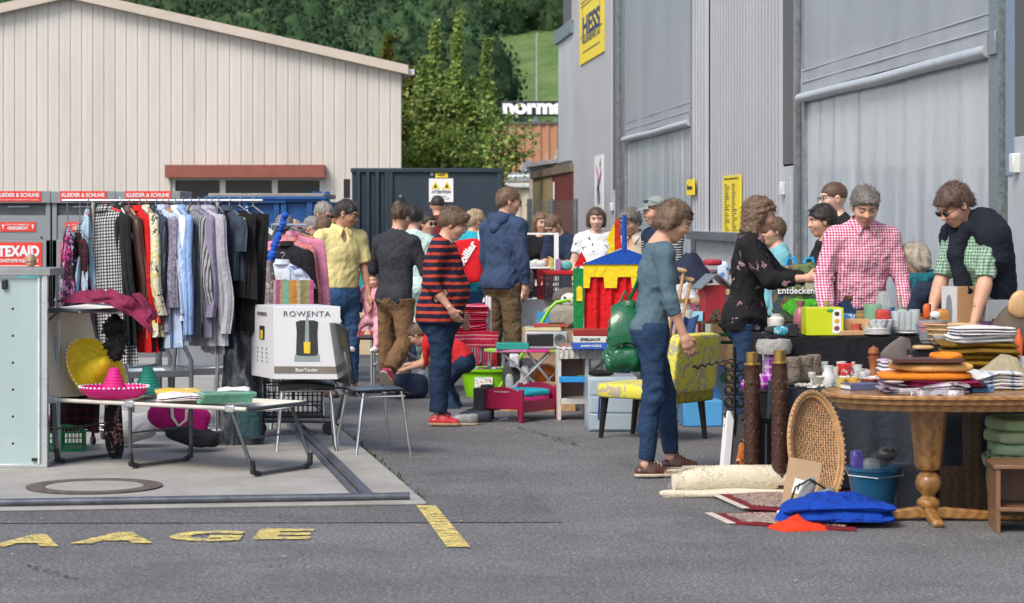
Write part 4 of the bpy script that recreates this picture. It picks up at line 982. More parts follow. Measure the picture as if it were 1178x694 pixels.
b.add([(x,y,hz(x,y))for x in xs for y in ys],[(i*(ny+1)+j,(i+1)*(ny+1)+j,(i+1)*(ny+1)+j+1,i*(ny+1)+j+1)for i in range(nx)for j in range(ny)])
m,nt,bb=_nt('meadow');v=coords(nt);c=ramp(nt,noise(nt,v,.12,6,.7),[(.35,(.06,.115,.03)),(.5,(.095,.165,.04)),(.7,(.17,.21,.08))])
c=mix(nt,1.,c,ramp(nt,noise(nt,coords(nt,(1,.3,1)),1.8,4),[(.3,.8),(.7,1.1)]),'MULTIPLY');L(nt,c,bb.inputs['Base Color']);bb.inputs['Roughness'].default_value=1
st_(b.build('hill',m))
def leafmat(key,cols,trans=.25):
 m,nt,b=_nt(key);g=N(nt,'ShaderNodeNewGeometry');c=ramp(nt,g.outputs['Random Per Island'],[(i/max(1,len(cols)-1),c)for i,c in enumerate(cols)])
 v=coords(nt,gen='Object');c=mix(nt,1.,c,ramp(nt,noise(nt,v,.7,3),[(.3,.72),(.7,1.15)]),'MULTIPLY')
 L(nt,c,b.inputs['Base Color']);b.inputs['Roughness'].default_value=.55;b.inputs['Specular IOR Level'].default_value=.3
 tr=N(nt,'ShaderNodeBsdfTranslucent');L(nt,c,tr.inputs['Color']);ms=N(nt,'ShaderNodeMixShader');ms.inputs[0].default_value=trans
 L(nt,b.outputs[0],ms.inputs[1]);L(nt,tr.outputs[0],ms.inputs[2]);L(nt,ms.outputs[0],nt.nodes['Material Output'].inputs[0]);MATS[key]=m;return m
def leaf_cloud(pts,size,rs,up=.4):
 """two-triangle leaves at pts with random lean; returns verts, faces"""
 n=len(pts);d=rs.normal(size=(n,3));d[:,2]*=.6;d[:,2]-=.2;d/=np.linalg.norm(d,axis=1)[:,None]
 q=rs.normal(size=(n,3));q[:,2]+=up*0;q-=(q*d).sum(1)[:,None]*d;q/=np.linalg.norm(q,axis=1)[:,None]
 s=(size*rs.uniform(.6,1.35,n))[:,None];w=s*.42
 a=pts;b_=pts+d*s*.5+q*w;c=pts+d*s;e=pts+d*s*.5-q*w
 V=np.stack([a,b_,c,e],1).reshape(-1,3);Fc=np.arange(4*n).reshape(n,4);return V,Fc
def ico(sub):
 bm=bmesh.new();bmesh.ops.create_icosphere(bm,subdivisions=sub,radius=1);v=np.array([p.co[:]for p in bm.verts]);f=np.array([[q.index for q in p.verts]for p in bm.faces]);bm.free();return v,f
IV,IF=ico(3);rs=np.random.RandomState(5);protos=[]
for k_ in range(7):
 K=rs.normal(0,2.2,(6,3));ph=rs.uniform(0,6.28,6);K2=rs.normal(0,6.5,(8,3));ph2=rs.uniform(0,6.28,8);K3=rs.normal(0,15,(8,3))
 r=1+.16*np.abs(np.sin(IV@K.T+ph)).sum(1)/3+.13*np.sin(IV@K2.T+ph2).sum(1)/2.2+.07*np.sin(IV@K3.T+ph2).sum(1)/2
 pv=IV*r[:,None]
 m_=850;u_=rs.normal(size=(m_,3));u_/=np.linalg.norm(u_,axis=1)[:,None];rr=1+.16*np.abs(np.sin(u_@K.T+ph)).sum(1)/3+.13*np.sin(u_@K2.T+ph2).sum(1)/2.2+.07*np.sin(u_@K3.T+ph2).sum(1)/2
 keep=u_[:,1]<.35;lp=(u_*(rr*rs.uniform(.97,1.14,m_))[:,None])[keep];lv,lf2=leaf_cloud(lp,.15,rs);protos.append((pv,IF,lv,lf2))
def wood_mass(name,spots_,mat_):
 V=[];Ft=[];Fq=[];o=0
 for(x,y,z,rx,rz_)in spots_:
  pv,pf,lv,lf2=protos[rs.randint(7)];a_=rs.uniform(-.5,.5);c_,s_=math.cos(a_),math.sin(a_);M=np.array([[c_,-s_,0],[s_,c_,0],[0,0,1]])*1.0
  S_=np.array([rx,rx,rz_]);T_=np.array([x,y,z]);v1=(pv*S_*.94)@M.T+T_;v2=(lv*S_)@M.T+T_
  V+=[v1,v2];Ft.append(pf+o);o+=len(v1);Fq.append(lf2+o);o+=len(v2)
 V=np.concatenate(V);me=bpy.data.meshes.new(name);Ft=np.concatenate(Ft);Fq=np.concatenate(Fq)
 me.vertices.add(len(V));me.vertices.foreach_set('co',V.ravel().astype(np.float32));nl=Ft.size+Fq.size;me.loops.add(nl);me.loops.foreach_set('vertex_index',np.concatenate([Ft.ravel(),Fq.ravel()]).astype(np.int32))
 me.polygons.add(len(Ft)+len(Fq));st2=np.concatenate([np.arange(len(Ft))*3,Ft.size+np.arange(len(Fq))*4]).astype(np.int32);me.polygons.foreach_set('loop_start',st2);me.update(calc_edges=True)
 me.materials.append(mat_);ob=bpy.data.objects.new(name,me);COL.objects.link(ob);tag(ob,kind='stuff');return ob
WM,nt,bb=_nt('forest_leaves');v=coords(nt);n1=noise(nt,v,.16,2,.5);g_=N(nt,'ShaderNodeNewGeometry')
c=ramp(nt,n1,[(.32,(.016,.042,.018)),(.43,(.036,.072,.026)),(.5,(.02,.048,.024)),(.6,(.056,.092,.034)),(.7,(.032,.06,.028))])
c=mix(nt,1.,c,ramp(nt,g_.outputs['Random Per Island'],[(0.,.6),(1.,1.35)]),'MULTIPLY');L(nt,c,bb.inputs['Base Color']);bb.inputs['Roughness'].default_value=.8;bb.inputs['Specular IOR Level'].default_value=.15
sp_=[];rr_=random.Random(8)
y=318
while y<520:
 x=-95+rr_.uniform(-3,3)
 while x<45:
  px=CXP+F*x/y;edge=552+7*math.sin(y*.2)
  mz=hz(x,y);topel=(mz-EYE)/y
  in_meadow=px>edge and y<452+4*math.sin(x)
  if not in_meadow and px<700:
   r_=rr_.uniform(3.0,5.4);sp_.append((x+rr_.uniform(-1.5,1.5),y+rr_.uniform(-2.5,2.5),mz+rr_.uniform(1.5,6.5),r_,r_*rr_.uniform(1.1,1.7)))
  x+=rr_.uniform(5.0,8.0)
 y+=rr_.uniform(8,11)
for i in range(70):
 y=rr_.uniform(335,362);x=(rr_.uniform(540,680)-CXP)/F*y;r_=rr_.uniform(1.5,2.6);sp_.append((x,y,hz(x,y)+rr_.uniform(0.,2.2),r_,r_*1.2))
for i in range(60):
 y=rr_.uniform(300,318);x=(rr_.uniform(380,560)-CXP)/F*y;r_=rr_.uniform(2.5,4);sp_.append((x,y,hz(x,y)+rr_.uniform(-1,4),r_,r_*1.3))
wood_mass('forest',sp_,WM)
BARK=mat('bark',(.09,.07,.05),.9,var=.3,vs=12,bmp=.6)
def spiry_tree(label,px,Y,width,top,spires,n,cols,seed,low=220,key='t'):
 k=Y/F;t=T('hornbeam_tree',label,'tree',(X(px,Y),Y,0));rs=np.random.RandomState(seed);pts=[];limbs=MB()
 zt=Z(top,Y);limbs.tube([(0,0,0),(.05,0,zt*.5),(0,.05,zt*.95)],[.11,.07,.02],8)
 zc=Z(low,Y);cw=width*k/2;zb=Z(95 if top<95 else top+10,Y)
 for i in range(78):
  a_=rs.uniform(0,6.28);rr=cw*math.sqrt(rs.uniform(.04,1));z=rs.uniform(.4,zb);f_=1-.35*max(0,(z-zb*.7)/(zb*.3))**1.5;c=np.array([rr*math.cos(a_)*f_,rr*math.sin(a_)*f_,z])
  m_=int(n/78);q=rs.normal(size=(m_,3))*np.array([.24,.24,.17]);pts.append(c+q)
  if i%2:limbs.tube([(0,0,max(.3,z-.8)),tuple(c*np.array([.6,.6,1])-np.array([0,0,.25])),tuple(c)],[.022,.014,.005],5)
 for(sx,sy_)in spires:
  zs_=Z(sy_,Y);x0=X(sx,Y)-X(px,Y);z0=zb*.8;h=zs_-z0;m_=int(520*h);u=rs.uniform(0,1,m_);r_=.05+.2*(1-u)**.8*(.75+.45*np.sin(u*26+sx));a_=rs.uniform(0,6.28,m_);rr=r_*np.sqrt(rs.uniform(.1,1,m_))
  y0=rs.uniform(-.4,.4);pts.append(np.stack([x0+rr*np.cos(a_)+.05*np.sin(u*7),y0+rr*np.sin(a_),z0+u*h],1));limbs.tube([(x0*.5,y0,z0-1.2),(x0,y0,z0),(x0,y0,zs_-.05)],[.03,.02,.006],6)
 limbs.build('trunk',BARK,t);pts=np.concatenate(pts);v,f=leaf_cloud(pts,.1,rs);o=mesh_np('crown',v,f,leafmat('leaf_'+key,cols,.5),t,smooth=False);return t
GR=[(.10,.18,.04),(.19,.31,.07),(.28,.41,.1),(.5,.56,.18),(.14,.24,.06)]
spiry_tree('tall green hornbeam with three slim leafy spires above the dark container',513,56,114,95,[(501,24),(529,14),(561,44),(488,66),(543,90),(515,80)],12500,GR,1,key='green')
spiry_tree('yellowing hornbeam beside the corner of the beige hall',466,57.5,74,100,[(447,40),(457,68),(474,80)],9500,[(.05,.09,.015),(.14,.16,.02),(.09,.15,.025),(.30,.16,.03),(.06,.11,.02)],2,key='yellow')
t=T('young_tree','thin young tree with loose branches in front of the orange hall','tree',(X(566,54),54,0));rs=np.random.RandomState(9);b=MB();pts=[];k=54/F
b.tube([(0,0,0),(.05,0,1.2),(.1,0,2.0)],[.05,.035,.02],7)
for(dx,py)in((44,152),(30,168),(48,168),(20,185),(12,200),(10,165),(6,215),(-4,180),(26,150),(2,150),(16,140),(-6,120)):
 e=np.array([dx*k,rs.uniform(-.3,.3),Z(py,54)]);m1=np.array([dx*k*.45,0,e[2]-.45]);b.tube([(.08,0,max(.8,e[2]-1.4)),tuple(m1),tuple(e)],[.016,.011,.004],5)
 for j in range(9):c=m1+(e-m1)*(j/8)+rs.normal(0,.05,3);pts.append(c+rs.normal(0,.085,(13,3)))
b.build('trunk',BARK,t);v,f=leaf_cloud(np.concatenate(pts),.1,rs);mesh_np('crown',v,f,leafmat('leaf_loose',GR,.35),t,smooth=False)
DEN=cloth('dark_denim',(.014,.032,.07),.4,fold=.5,fs=14);DEN2=cloth('blue_denim',(.028,.075,.17),.45,fold=.5,fs=14);DENN=cloth('navy_denim',(.016,.038,.085),.35,fold=.5,fs=14)
TAN=cloth('brown_cotton',(.17,.095,.05),.15,fold=.5,fs=12);OLV=cloth('dark_tan_cotton',(.125,.085,.045),.15,fold=.5,fs=12)
BLKC=cloth('black_cotton',(.012,.012,.014),.3);NAVC=cloth('navy_cotton',(.018,.028,.055),.2);LEA=mat('black_leather',(.012,.011,.011),.35,bmp=.3)
SOLW=mat('cream_sole',(.45,.38,.28),.7);SOLB=mat('dark_sole',(.02,.02,.02),.8);LAC=mat('laces',(.35,.30,.22),.8)
BRL=mat('brown_leather',(.075,.028,.018),.42,bmp=.25,coat=.15);REDL=mat('red_leather',(.42,.018,.022),.42,bmp=.2,coat=.15)
GRS='shoppers and sellers at the flea market'
def bag_strap(J):
 b=MB();S_,r=J['S'][1],J['root']
person('woman in a blue-grey scoop-back sweater and jeans with a green bag, beside the yellow chair',X(748,14.95),14.95,10,H=1.70,nod=26,turn=-10,lean=8,bulk=.93,vox=.0095,armL=((-.1,.22,-1),(.05,.05,-1)),armR=((.06,-.16,-1),(.42,.02,-1)),legL=((.30,.03,-1),(.10,.02,-1)),legR=((-.02,-.05,-1),(-.12,-.02,-1)),hair=('bob',HM,dict(len=.035,fringe=0,th=.006,amp=.008)),glasses='top',top=dict(mat=cloth('blue_grey_knit',(.075,.125,.155),.12,fold=.3),sleeve=1.42,neck='wide',inf=.009,hem=.03,cuff=.002,name='sweater',wr=.005),bottom=dict(mat=DENN,hem=.05,name='jeans',inf=.008,wr=.008),shoes=dict(mat=BRL,sole=SOLW,lace=LAC,low=1),group=GRS,smile=.5)
person('short-haired person in a navy and red striped sweater with red shoes, hand in jeans pocket',X(507,18.6),18.6,-8,H=1.66,sex='f',bulk=1.22,nod=24,lean=3,vox=.011,armL=((.05,.14,-1),(.4,.0,-1)),armR=((-.20,-.2,-1),(.62,.02,-.8)),legL=((.0,.06,-1),(-.1,0,-1)),legR=((.03,-.04,-1),(-.05,-.0,-1)),hands=(1,1),handdir=(None,(.45,.35,-.8)),hair=('messy',HM,dict(th=.006)),top=dict(mat=stripes('red_navy_stripes',[(0,(.016,.014,.038)),(.62,(.46,.055,.028))],.056,2),sleeve=1.35,inf=.014,hem=.13,cuff=.006,name='sweater',wr=.006),bottom=dict(mat=DEN,hem=.068,name='jeans',wr=.009,inf=.013),shoes=dict(mat=REDL,sole=mat('tan_sole',(.3,.2,.11),.7),lace=SOLB,low=1),group=GRS)
YP_=cloth('yellow_pique',(.64,.56,.25),.08,fold=.4)
person('dark-haired man in a pale yellow polo shirt and jeans with one hand in his pocket',X(391,21.6),21.6,-62,H=1.74,sex='m',bulk=1.06,nod=18,turn=42,lean=1,vox=.012,armL=((.1,.16,-1),(.25,.05,-1)),armR=((-.05,-.22,-1),(.42,.22,-.9)),hands=(1,0),skin=SKT,hair=('short',HD,dict(th=-.003)),glasses='clear',top=dict(mat=YP_,sleeve=.8,collar=YP_,inf=.016,hem=-.02,name='polo_shirt',neck='v',cuff=.012),bottom=dict(mat=DEN2,belt=LEA,name='jeans'),shoes=dict(mat=BRL,sole=SOLB),group=GRS)
person('person in charcoal sweater, brown trousers and pink trainers, hair in a bun',X(455,21.4),21.4,62,H=1.70,sex='m',fem=False,bulk=.95,nod=12,turn=-5,lean=3,vox=.012,armL=((.35,.45,-1),(1,-.1,.05)),armR=((.25,-.3,-1),(1,.35,.1)),legL=((.12,.08,-1),(.05,.0,-1)),legR=((-.1,-.06,-1),(-1.05,-.1,-.75)),hair=('bun',HB,dict(th=-.001)),top=dict(mat=cloth('charcoal_knit',(.032,.034,.042),.15),sleeve=1.75,inf=.012,hem=.1,name='sweater',cuff=.002),bottom=dict(mat=TAN,hem=.068,inf=.017,wr=.009),shoes=dict(mat=mat('pink_shoe',(.42,.03,.11),.5),sole=SOLW),group=GRS)
person('bald baby in pink carried on the chest of the person in the charcoal sweater',X(431,21.6),21.7,-120,H=.78,sex='m',nod=5,turn=20,bulk=1.15,vox=.012,z0=.54,hipz=.17,legL=((.7,.4,-.5),(.2,0,-1)),legR=((.7,-.4,-.5),(.2,0,-1)),armL=((.4,.5,-.6),(.8,0,.1)),armR=((.4,-.5,-.6),(.8,0,.1)),hair=('crop',HL,dict(th=-.001)),skin=SKP,top=dict(mat=cloth('baby_pink',(.65,.30,.36)),sleeve=1.5),bottom=dict(mat=cloth('baby_pink2',(.7,.36,.42))),shoes=dict(mat=WH,sole=WH),group=GRS)
HOOD=cloth('navy_fleece',(.035,.058,.115),.18,fold=.45)
def hood(J):
 s=J['s'];nb,up,fw,lf=J['nb'],J['up'],J['fw'],J['lf']
 q=[seg(nb-fw*.075*s+lf*.07*s-up*.01,nb-fw*.11*s-up*.09*s,.045*s,.04*s,sm=.04),seg(nb-fw*.075*s-lf*.07*s-up*.01,nb-fw*.11*s-up*.09*s,.045*s,.04*s,sm=.04),seg(nb+fw*.02+lf*.085*s+up*.02*s,nb-fw*.07*s+lf*.07*s,.03*s,.04*s,sm=.04),seg(nb+fw*.02-lf*.085*s+up*.02*s,nb-fw*.07*s-lf*.07*s,.03*s,.04*s,sm=.04),seg(nb-fw*.08*s+lf*.05,nb-fw*.08*s-lf*.05,.045,.045,sm=.04)]
 v,f=sdf(q,.01);v=wrinkle(v,f,.006,22,4);mesh_np('hood',v,f,HOOD,J['root'])
person('tall man in a navy hooded sweatshirt and olive-brown trousers beside the folding table',X(578,23.0),23.0,48,H=1.86,sex='m',bulk=1.0,nod=8,turn=-40,lean=2,vox=.012,armL=((.1,.2,-1),(.3,.0,-1)),armR=((-.06,-.2,-1),(.2,.05,-1)),hair=('short',HM,dict(th=-.002)),glasses='clear',hands=(1,1),top=dict(mat=HOOD,sleeve=1.93,inf=.022,hem=.09,name='hooded_sweatshirt',wr=.009),bottom=dict(mat=OLV,hem=.07,inf=.018,wr=.009),shoes=dict(mat=BRL,sole=SOLB),extra=hood,group=GRS)
person('blonde woman in sunglasses and turquoise top with a red drawstring bag',X(541,24.5),24.5,65,H=1.66,bulk=1.0,nod=10,turn=-38,lean=4,vox=.013,armL=((.3,.3,-1),(.8,.1,-.4)),armR=((.3,-.2,-1),(.8,0,-.4)),legL=((-.05,.05,-1),(-.1,.05,-1)),legR=((.0,-.16,-1),(-.05,-.18,-1)),hair=('short',HL),glasses='sun',top=dict(mat=cloth('turquoise',(.02,.32,.42)),sleeve=.8,name='tshirt',hem=.06),bottom=dict(mat=DEN2,name='jeans',wr=.009),shoes=dict(mat=NAVC,sole=SOLB),group=GRS)
person('woman with black pinned-up hair in a pale mint top and mint trousers',X(474,24.0),24.0,75,H=1.68,bulk=.95,nod=8,lean=3,vox=.014,hair=('bun',HD,dict(th=.004)),glasses='top',top=dict(mat=cloth('mint_top',(.42,.56,.52)),sleeve=.8,hem=.08),bottom=dict(mat=cloth('mint_trousers',(.24,.38,.34))),shoes=dict(mat=WH,sole=WH),group=GRS)
person('woman in sunglasses facing the camera between the black-haired woman and the striped sweater',X(489,26.5),26.5,-70,H=1.62,vox=.016,nod=5,turn=20,hair=('short',HD),glasses='sun',top=dict(mat=cloth('pale_teal_top',(.3,.45,.45)),sleeve=1.3),bottom=dict(mat=DEN),shoes=dict(mat=BLKC,sole=SOLB),group=GRS)
person('man with cropped dark hair in a dark red T-shirt seen from behind',X(503,29.5),29.5,85,H=1.84,sex='m',bulk=1.0,vox=.015,nod=4,turn=5,hair=('crop',HD),top=dict(mat=cloth('dark_red_cotton',(.13,.012,.016)),sleeve=.8,hem=.1),bottom=dict(mat=DEN),shoes=dict(mat=BLKC,sole=SOLB),group=GRS)
person('child in a red top and jeans bending over toys behind the striped sweater',X(531,20.3),20.3,165,H=1.12,sex='m',bulk=1.0,lean=72,nod=40,vox=.011,hipz=.39,legL=((.55,.15,-.8),(-.55,0,-.85)),legR=((.6,-.15,-.75),(-.5,0,-.9)),armL=((.3,.1,-1),(.9,0,-.3)),armR=((.5,-.1,-1),(.9,0,-.2)),hair=('short',HM),top=dict(mat=cloth('bright_red',(.5,.02,.025)),sleeve=1.85,hem=.04,name='jumper'),bottom=dict(mat=DEN,hem=.055,name='jeans'),shoes=dict(mat=mat('teal_trainer',(.16,.4,.34),.6),sole=SOLW,lace=WH),group=GRS)
person('girl with long straight brown hair in a black top behind the white trinket shelf',X(620,27.5),27.5,-75,H=1.63,vox=.014,nod=6,turn=8,bulk=.9,armL=((.3,.1,-1),(1,-.1,0)),armR=((.3,-.1,-1),(1,.1,0)),hair=('long',HM,dict(len=.2)),top=dict(mat=BLKC,sleeve=1.8),bottom=dict(mat=DEN),shoes=dict(mat=BLKC,sole=SOLB),group=GRS)
person('young man with short light brown hair in a navy T-shirt looking down behind the shelf',X(652,26.8),26.8,-135,H=1.66,sex='m',vox=.014,nod=42,turn=0,lean=14,bulk=.95,armL=((.3,.1,-1),(1,0,.1)),armR=((.3,-.1,-1),(1,.1,0)),hair=('short',HM,dict(th=-.006)),top=dict(mat=NAVC,sleeve=.85),bottom=dict(mat=DEN),shoes=dict(mat=BLKC,sole=SOLB),group=GRS)
WPR=spots('white_print',(.66,.68,.7),[(.62,.64,.68),(.05,.2,.35),(.66,.68,.7),(.02,.03,.05),(.3,.35,.4)],16,.25,blotch=.06)
person('grey-brown-haired older woman in a white printed T-shirt behind the puppet theatre',X(686,25.5),25.5,-95,H=1.68,vox=.013,nod=8,turn=6,bulk=1.12,armL=((.05,.3,-1),(.4,-.1,-1)),armR=((.05,-.3,-1),(.4,.1,-1)),skin=SKP,hair=('bob',HB,dict(len=.06)),top=dict(mat=WPR,sleeve=.55),bottom=dict(mat=DEN),shoes=dict(mat=BLKC,sole=SOLB),group=GRS)
person('older woman with grey and red-tinted hair, glasses and a beige jacket behind the puppet theatre',X(731,21.5),21.5,-115,H=1.665,vox=.012,nod=16,turn=-12,bulk=1.1,hair=('short',HS,dict(th=.002,fringe=1)),glasses='clear',top=dict(mat=cloth('beige_jacket',(.42,.36,.27)),collar=cloth('cream_collar',(.5,.46,.4)),neck='v',hem=.12),bottom=dict(mat=DEN),shoes=dict(mat=BLKC,sole=SOLB),group=GRS)
def capf(J):
 hp=J['hp_'];m_=cloth('grey_cap',(.22,.26,.25));FR=(J['hf'],J['hl'],J['hu']);v,f=sdf([ell(hp(-.01,0,.04),np.array([.115,.093,.095])*J['hs'],FR)],.008,[plane(hp(0,0,.055),-J['hu'])]);o=mesh_np('cap',v,f,m_,J['root'])
 b=MB();b.sheet(lambda u_,w_:Vector(hp(.075+.1*u_*math.sin(math.pi*w_)**.5,(w_-.5)*.15,.062-.025*u_)),5,10,.004);b.build('brim',m_,o)
STB=stripes('black_white_stripes',[(0,(.015,.015,.018)),(.55,(.4,.4,.42))],.022,2)
def vest(J):
 v,f=sdf(J['torso'](.03),.014,[plane(J['pel']-np.array([0,0,.05]),-J['up']),plane(J['nb']+J['up']*.02,J['up'])]);mesh_np('vest',v,f,NAVC,J['root']);capf(J)
person('man in a grey cap with sunglasses on its peak, striped sleeves and dark vest',X(765,20.8),20.8,-150,H=1.76,sex='m',bulk=1.08,vox=.012,nod=10,turn=-20,armL=((.1,.3,-1),(.4,-.1,-1)),hair=('crop',HM),glasses='top',top=dict(mat=STB,sleeve=1.9,inf=.016),bottom=dict(mat=DEN),shoes=dict(mat=BLKC,sole=SOLB),extra=vest,group=GRS)
FLB=spots('floral_black',(.011,.011,.013),[(.011,.011,.013),(.33,.2,.22),(.011,.011,.013),(.2,.12,.14),(.011,.011,.013)],13,.36,blotch=.07)
person('woman with wavy shoulder-length brown hair in a black floral blouse reaching over the stall',X(858,16.9),16.9,-12,H=1.72,bulk=1.02,nod=12,turn=14,lean=5,vox=.0105,armL=((.7,.1,-.8),(1,-.1,-.05)),armR=((.6,-.2,-.9),(1,.05,.06)),legL=((.0,.07,-1),(-.1,0,-1)),legR=((.02,-.06,-1),(-.12,-.02,-1)),hair=('wavy',HM,dict(len=.13,amp=.012,th=.008)),top=dict(mat=FLB,sleeve=1.72,inf=.02,hem=.13,name='blouse',wr=.01,neck='v'),bottom=dict(mat=DENN,hem=.048,name='jeans',inf=.008),shoes=dict(mat=mat('tan_sandal',(.3,.16,.1),.5),sole=SOLW,low=1),group=GRS)
person('girl with a long light brown braid and a light blue top behind the floral blouse',X(899,19.6),19.6,-172,H=1.58,bulk=.88,nod=6,turn=10,vox=.0115,hair=('braid',HM),top=dict(mat=cloth('light_blue_top',(.16,.4,.46)),sleeve=1.8),bottom=dict(mat=DEN),shoes=dict(mat=BLKC,sole=SOLB),group=GRS)
person('black-haired woman with sunglasses on her head, black top, facing the yard wall',X(957,18.4),18.4,-170,H=1.67,bulk=.95,nod=8,turn=0,vox=.0105,armR=((.5,-.1,-.9),(.9,.1,-.05)),hair=('short',HD,dict(th=.003)),glasses='top',top=dict(mat=BLKC,sleeve=1.9),bottom=dict(mat=BLKC),shoes=dict(mat=BLKC,sole=SOLB),group=GRS)
person('man with cropped receding brown hair and glasses behind the black-haired woman',X(970,19.6),19.6,-165,H=1.86,sex='m',bulk=1.0,nod=6,turn=0,vox=.011,skin=SKP,hair=('crop',HB,dict(line=-.02)),glasses='clear',top=dict(mat=BLKC,sleeve=1.2),bottom=dict(mat=BLKC),shoes=dict(mat=BLKC,sole=SOLB),group=GRS)
GIN=checks('pink_gingham',(.70,.64,.66),(.42,.04,.13),.018,.5,third=(.60,.24,.34),axes=(1,2),fold=.45)
person('tall grey-haired man in a red and white gingham shirt looking down at the stall',X(991,16.0),16.0,-84,H=1.80,sex='m',bulk=.94,nod=27,turn=-4,lean=3,vox=.0095,armL=((.12,.26,-1),(.5,-.05,-1)),armR=((.1,-.3,-1),(.55,.0,-1)),hair=('short',HS,dict(fringe=1)),skin=SK,top=dict(mat=GIN,sleeve=1.86,collar=GIN,inf=.018,hem=-.02,neck='crew',wr=.008,cuff=.006),bottom=dict(mat=DEN,belt=BRL,name='jeans'),shoes=dict(mat=BRL,sole=SOLB),group=GRS)
SCF=cloth('teal_scarf',(.01,.11,.15),.4,fs=20,fold=.6)
def scarf(J):
 s=J['s'];nb,up,fw,lf=J['nb'],J['up'],J['fw'],J['lf'];q=[]
 pts=[nb+fw*.075*math.cos(a_)+lf*.09*math.sin(a_)+up*(.02+.01*math.sin(2*a_))for a_ in np.linspace(0,2*math.pi,10)]
 q=[seg(pts[i],pts[i+1],.038,sm=.02)for i in range(9)]+[seg(nb+fw*.1,nb+fw*.12-up*.3+lf*.05,.045,.055,sm=.03),seg(nb-fw*.04-lf*.06,nb-fw*.1-lf*.12-up*.14,.05,.04,sm=.03),seg(nb+lf*.05,nb+lf*.15-up*.1+fw*.06,.05,.04,sm=.03)]
 v,f=sdf(q,.009);v=wrinkle(v,f,.008,30,2);mesh_np('scarf',v,f,SCF,J['root'])
person('seated woman with short blonde-grey hair and a teal scarf behind the glassware',X(1077,16.0),16.0,165,H=1.66,bulk=.98,nod=12,turn=8,lean=12,vox=.0105,hipz=.64,legL=((1,.1,-.05),(0,0,-1)),legR=((1,-.1,-.05),(0,0,-1)),armL=((.5,.2,-1),(1,0,0)),armR=((.5,-.2,-1),(1,.0,0)),hair=('bob',HBG,dict(len=.03,amp=.005)),top=dict(mat=NAVC,sleeve=1.9),bottom=dict(mat=DEN),shoes=dict(mat=BLKC,sole=SOLB),extra=scarf,group=GRS)
GCH=checks('green_gingham',(.44,.52,.44),(.07,.18,.10),.02,.5,third=(.2,.34,.25),axes=(1,2),fold=.45)
def shawl(J):
 s=J['s'];nb,up,fw,lf=J['nb'],J['up'],J['fw'],J['lf'];S_=J['S']
 q=[seg(nb+lf*.05-fw*.02,S_[0]+lf*.01+up*.01,.075,.078,sm=.05),seg(nb-lf*.05-fw*.02,S_[1]-lf*.01+up*.01,.075,.078,sm=.05),seg(nb-fw*.05+lf*.1,J['chest']-fw*.06+lf*.11,.10,.10,sm=.06),seg(nb-fw*.05-lf*.1,J['chest']-fw*.06-lf*.11,.1,.1,sm=.06),seg(J['chest']-fw*.06,J['waist']-fw*.05-up*.04,.165,.165,flat=fw,k=1.2,sm=.06),seg(nb+fw*.07+lf*.06,nb+fw*.14-lf*.01-up*.16,.04,.05,sm=.03),seg(nb+fw*.07-lf*.06,nb+fw*.14-up*.14,.04,.05,sm=.03),seg(nb+fw*.15-up*.15,nb+fw*.16-up*.38+lf*.03,.045,.06,sm=.03),seg(S_[0],S_[0]+(J['E'][0]-S_[0])*.5-fw*.05,.08,.085,sm=.04),seg(S_[1],S_[1]+(J['E'][1]-S_[1])*.25-fw*.02,.075,.075,sm=.04)]
 q+=[seg(S_[0]-fw*.05,J['waist']+lf*.08-fw*.06,.095,.12,sm=.06)]
 v,f=sdf(q,.010);v=wrinkle(v,f,.008,18,7);mesh_np('draped_sweater',v,f,cloth('midnight_knit',(.01,.013,.022),.2),J['root'])
person('dark-haired woman in a green checked shirt with a midnight sweater draped over her shoulders',X(1132,15.0),15.0,-150,H=1.83,bulk=.93,nod=34,turn=-4,lean=14,vox=.0095,armL=((.25,.12,-1),(.35,0,-1)),armR=((.32,-.05,-1),(.45,.05,-1)),hair=('short',HB,dict(th=.003,fringe=1)),glasses='sun',top=dict(mat=GCH,sleeve=.85,inf=.018,hem=.06),bottom=dict(mat=DEN2,name='jeans'),shoes=dict(mat=BLKC,sole=SOLB),extra=shawl,group=GRS)
person('grey-haired man with sunglasses looking down, tallest of the crowd by the blue skip',X(365,27),27.0,-60,H=1.76,sex='m',vox=.015,nod=24,turn=20,hair=('short',HG),glasses='sun',top=dict(mat=cloth('charcoal_top',(.03,.03,.035))),bottom=dict(mat=DEN),shoes=dict(mat=BLKC,sole=SOLB),group=GRS)
person('grey-haired woman with dark-rimmed glasses leaning over the clothes near the blue skip',X(347,25),25.0,-40,H=1.60,vox=.014,nod=22,turn=10,lean=10,hair=('short',HG),glasses='clear',top=dict(mat=cloth('dark_patterned',(.07,.05,.06))),bottom=dict(mat=DEN),shoes=dict(mat=BLKC,sole=SOLB),group=GRS)
person('child with light brown hair seen from behind next to the yellow polo shirt',X(371,24),24.0,80,H=1.58,vox=.015,nod=6,hair=('short',HM),top=dict(mat=cloth('purple_top',(.09,.03,.12))),bottom=dict(mat=DEN),shoes=dict(mat=BLKC,sole=SOLB),group=GRS)
person('man with cropped reddish hair half hidden behind the yellow polo shirt',X(384,28),28.0,60,H=1.68,sex='m',vox=.016,nod=6,hair=('crop',HB),skin=SKT,top=dict(mat=cloth('olive_top',(.1,.09,.06))),bottom=dict(mat=DEN),shoes=dict(mat=BLKC,sole=SOLB),group=GRS)
person('blonde child peeking out between the grey-haired people by the blue skip',X(339,28),28.0,-90,H=1.55,vox=.016,hair=('bob',HL),skin=SKP,top=dict(mat=cloth('light_denim_top',(.16,.25,.38))),bottom=dict(mat=DEN),shoes=dict(mat=BLKC,sole=SOLB),group=GRS)
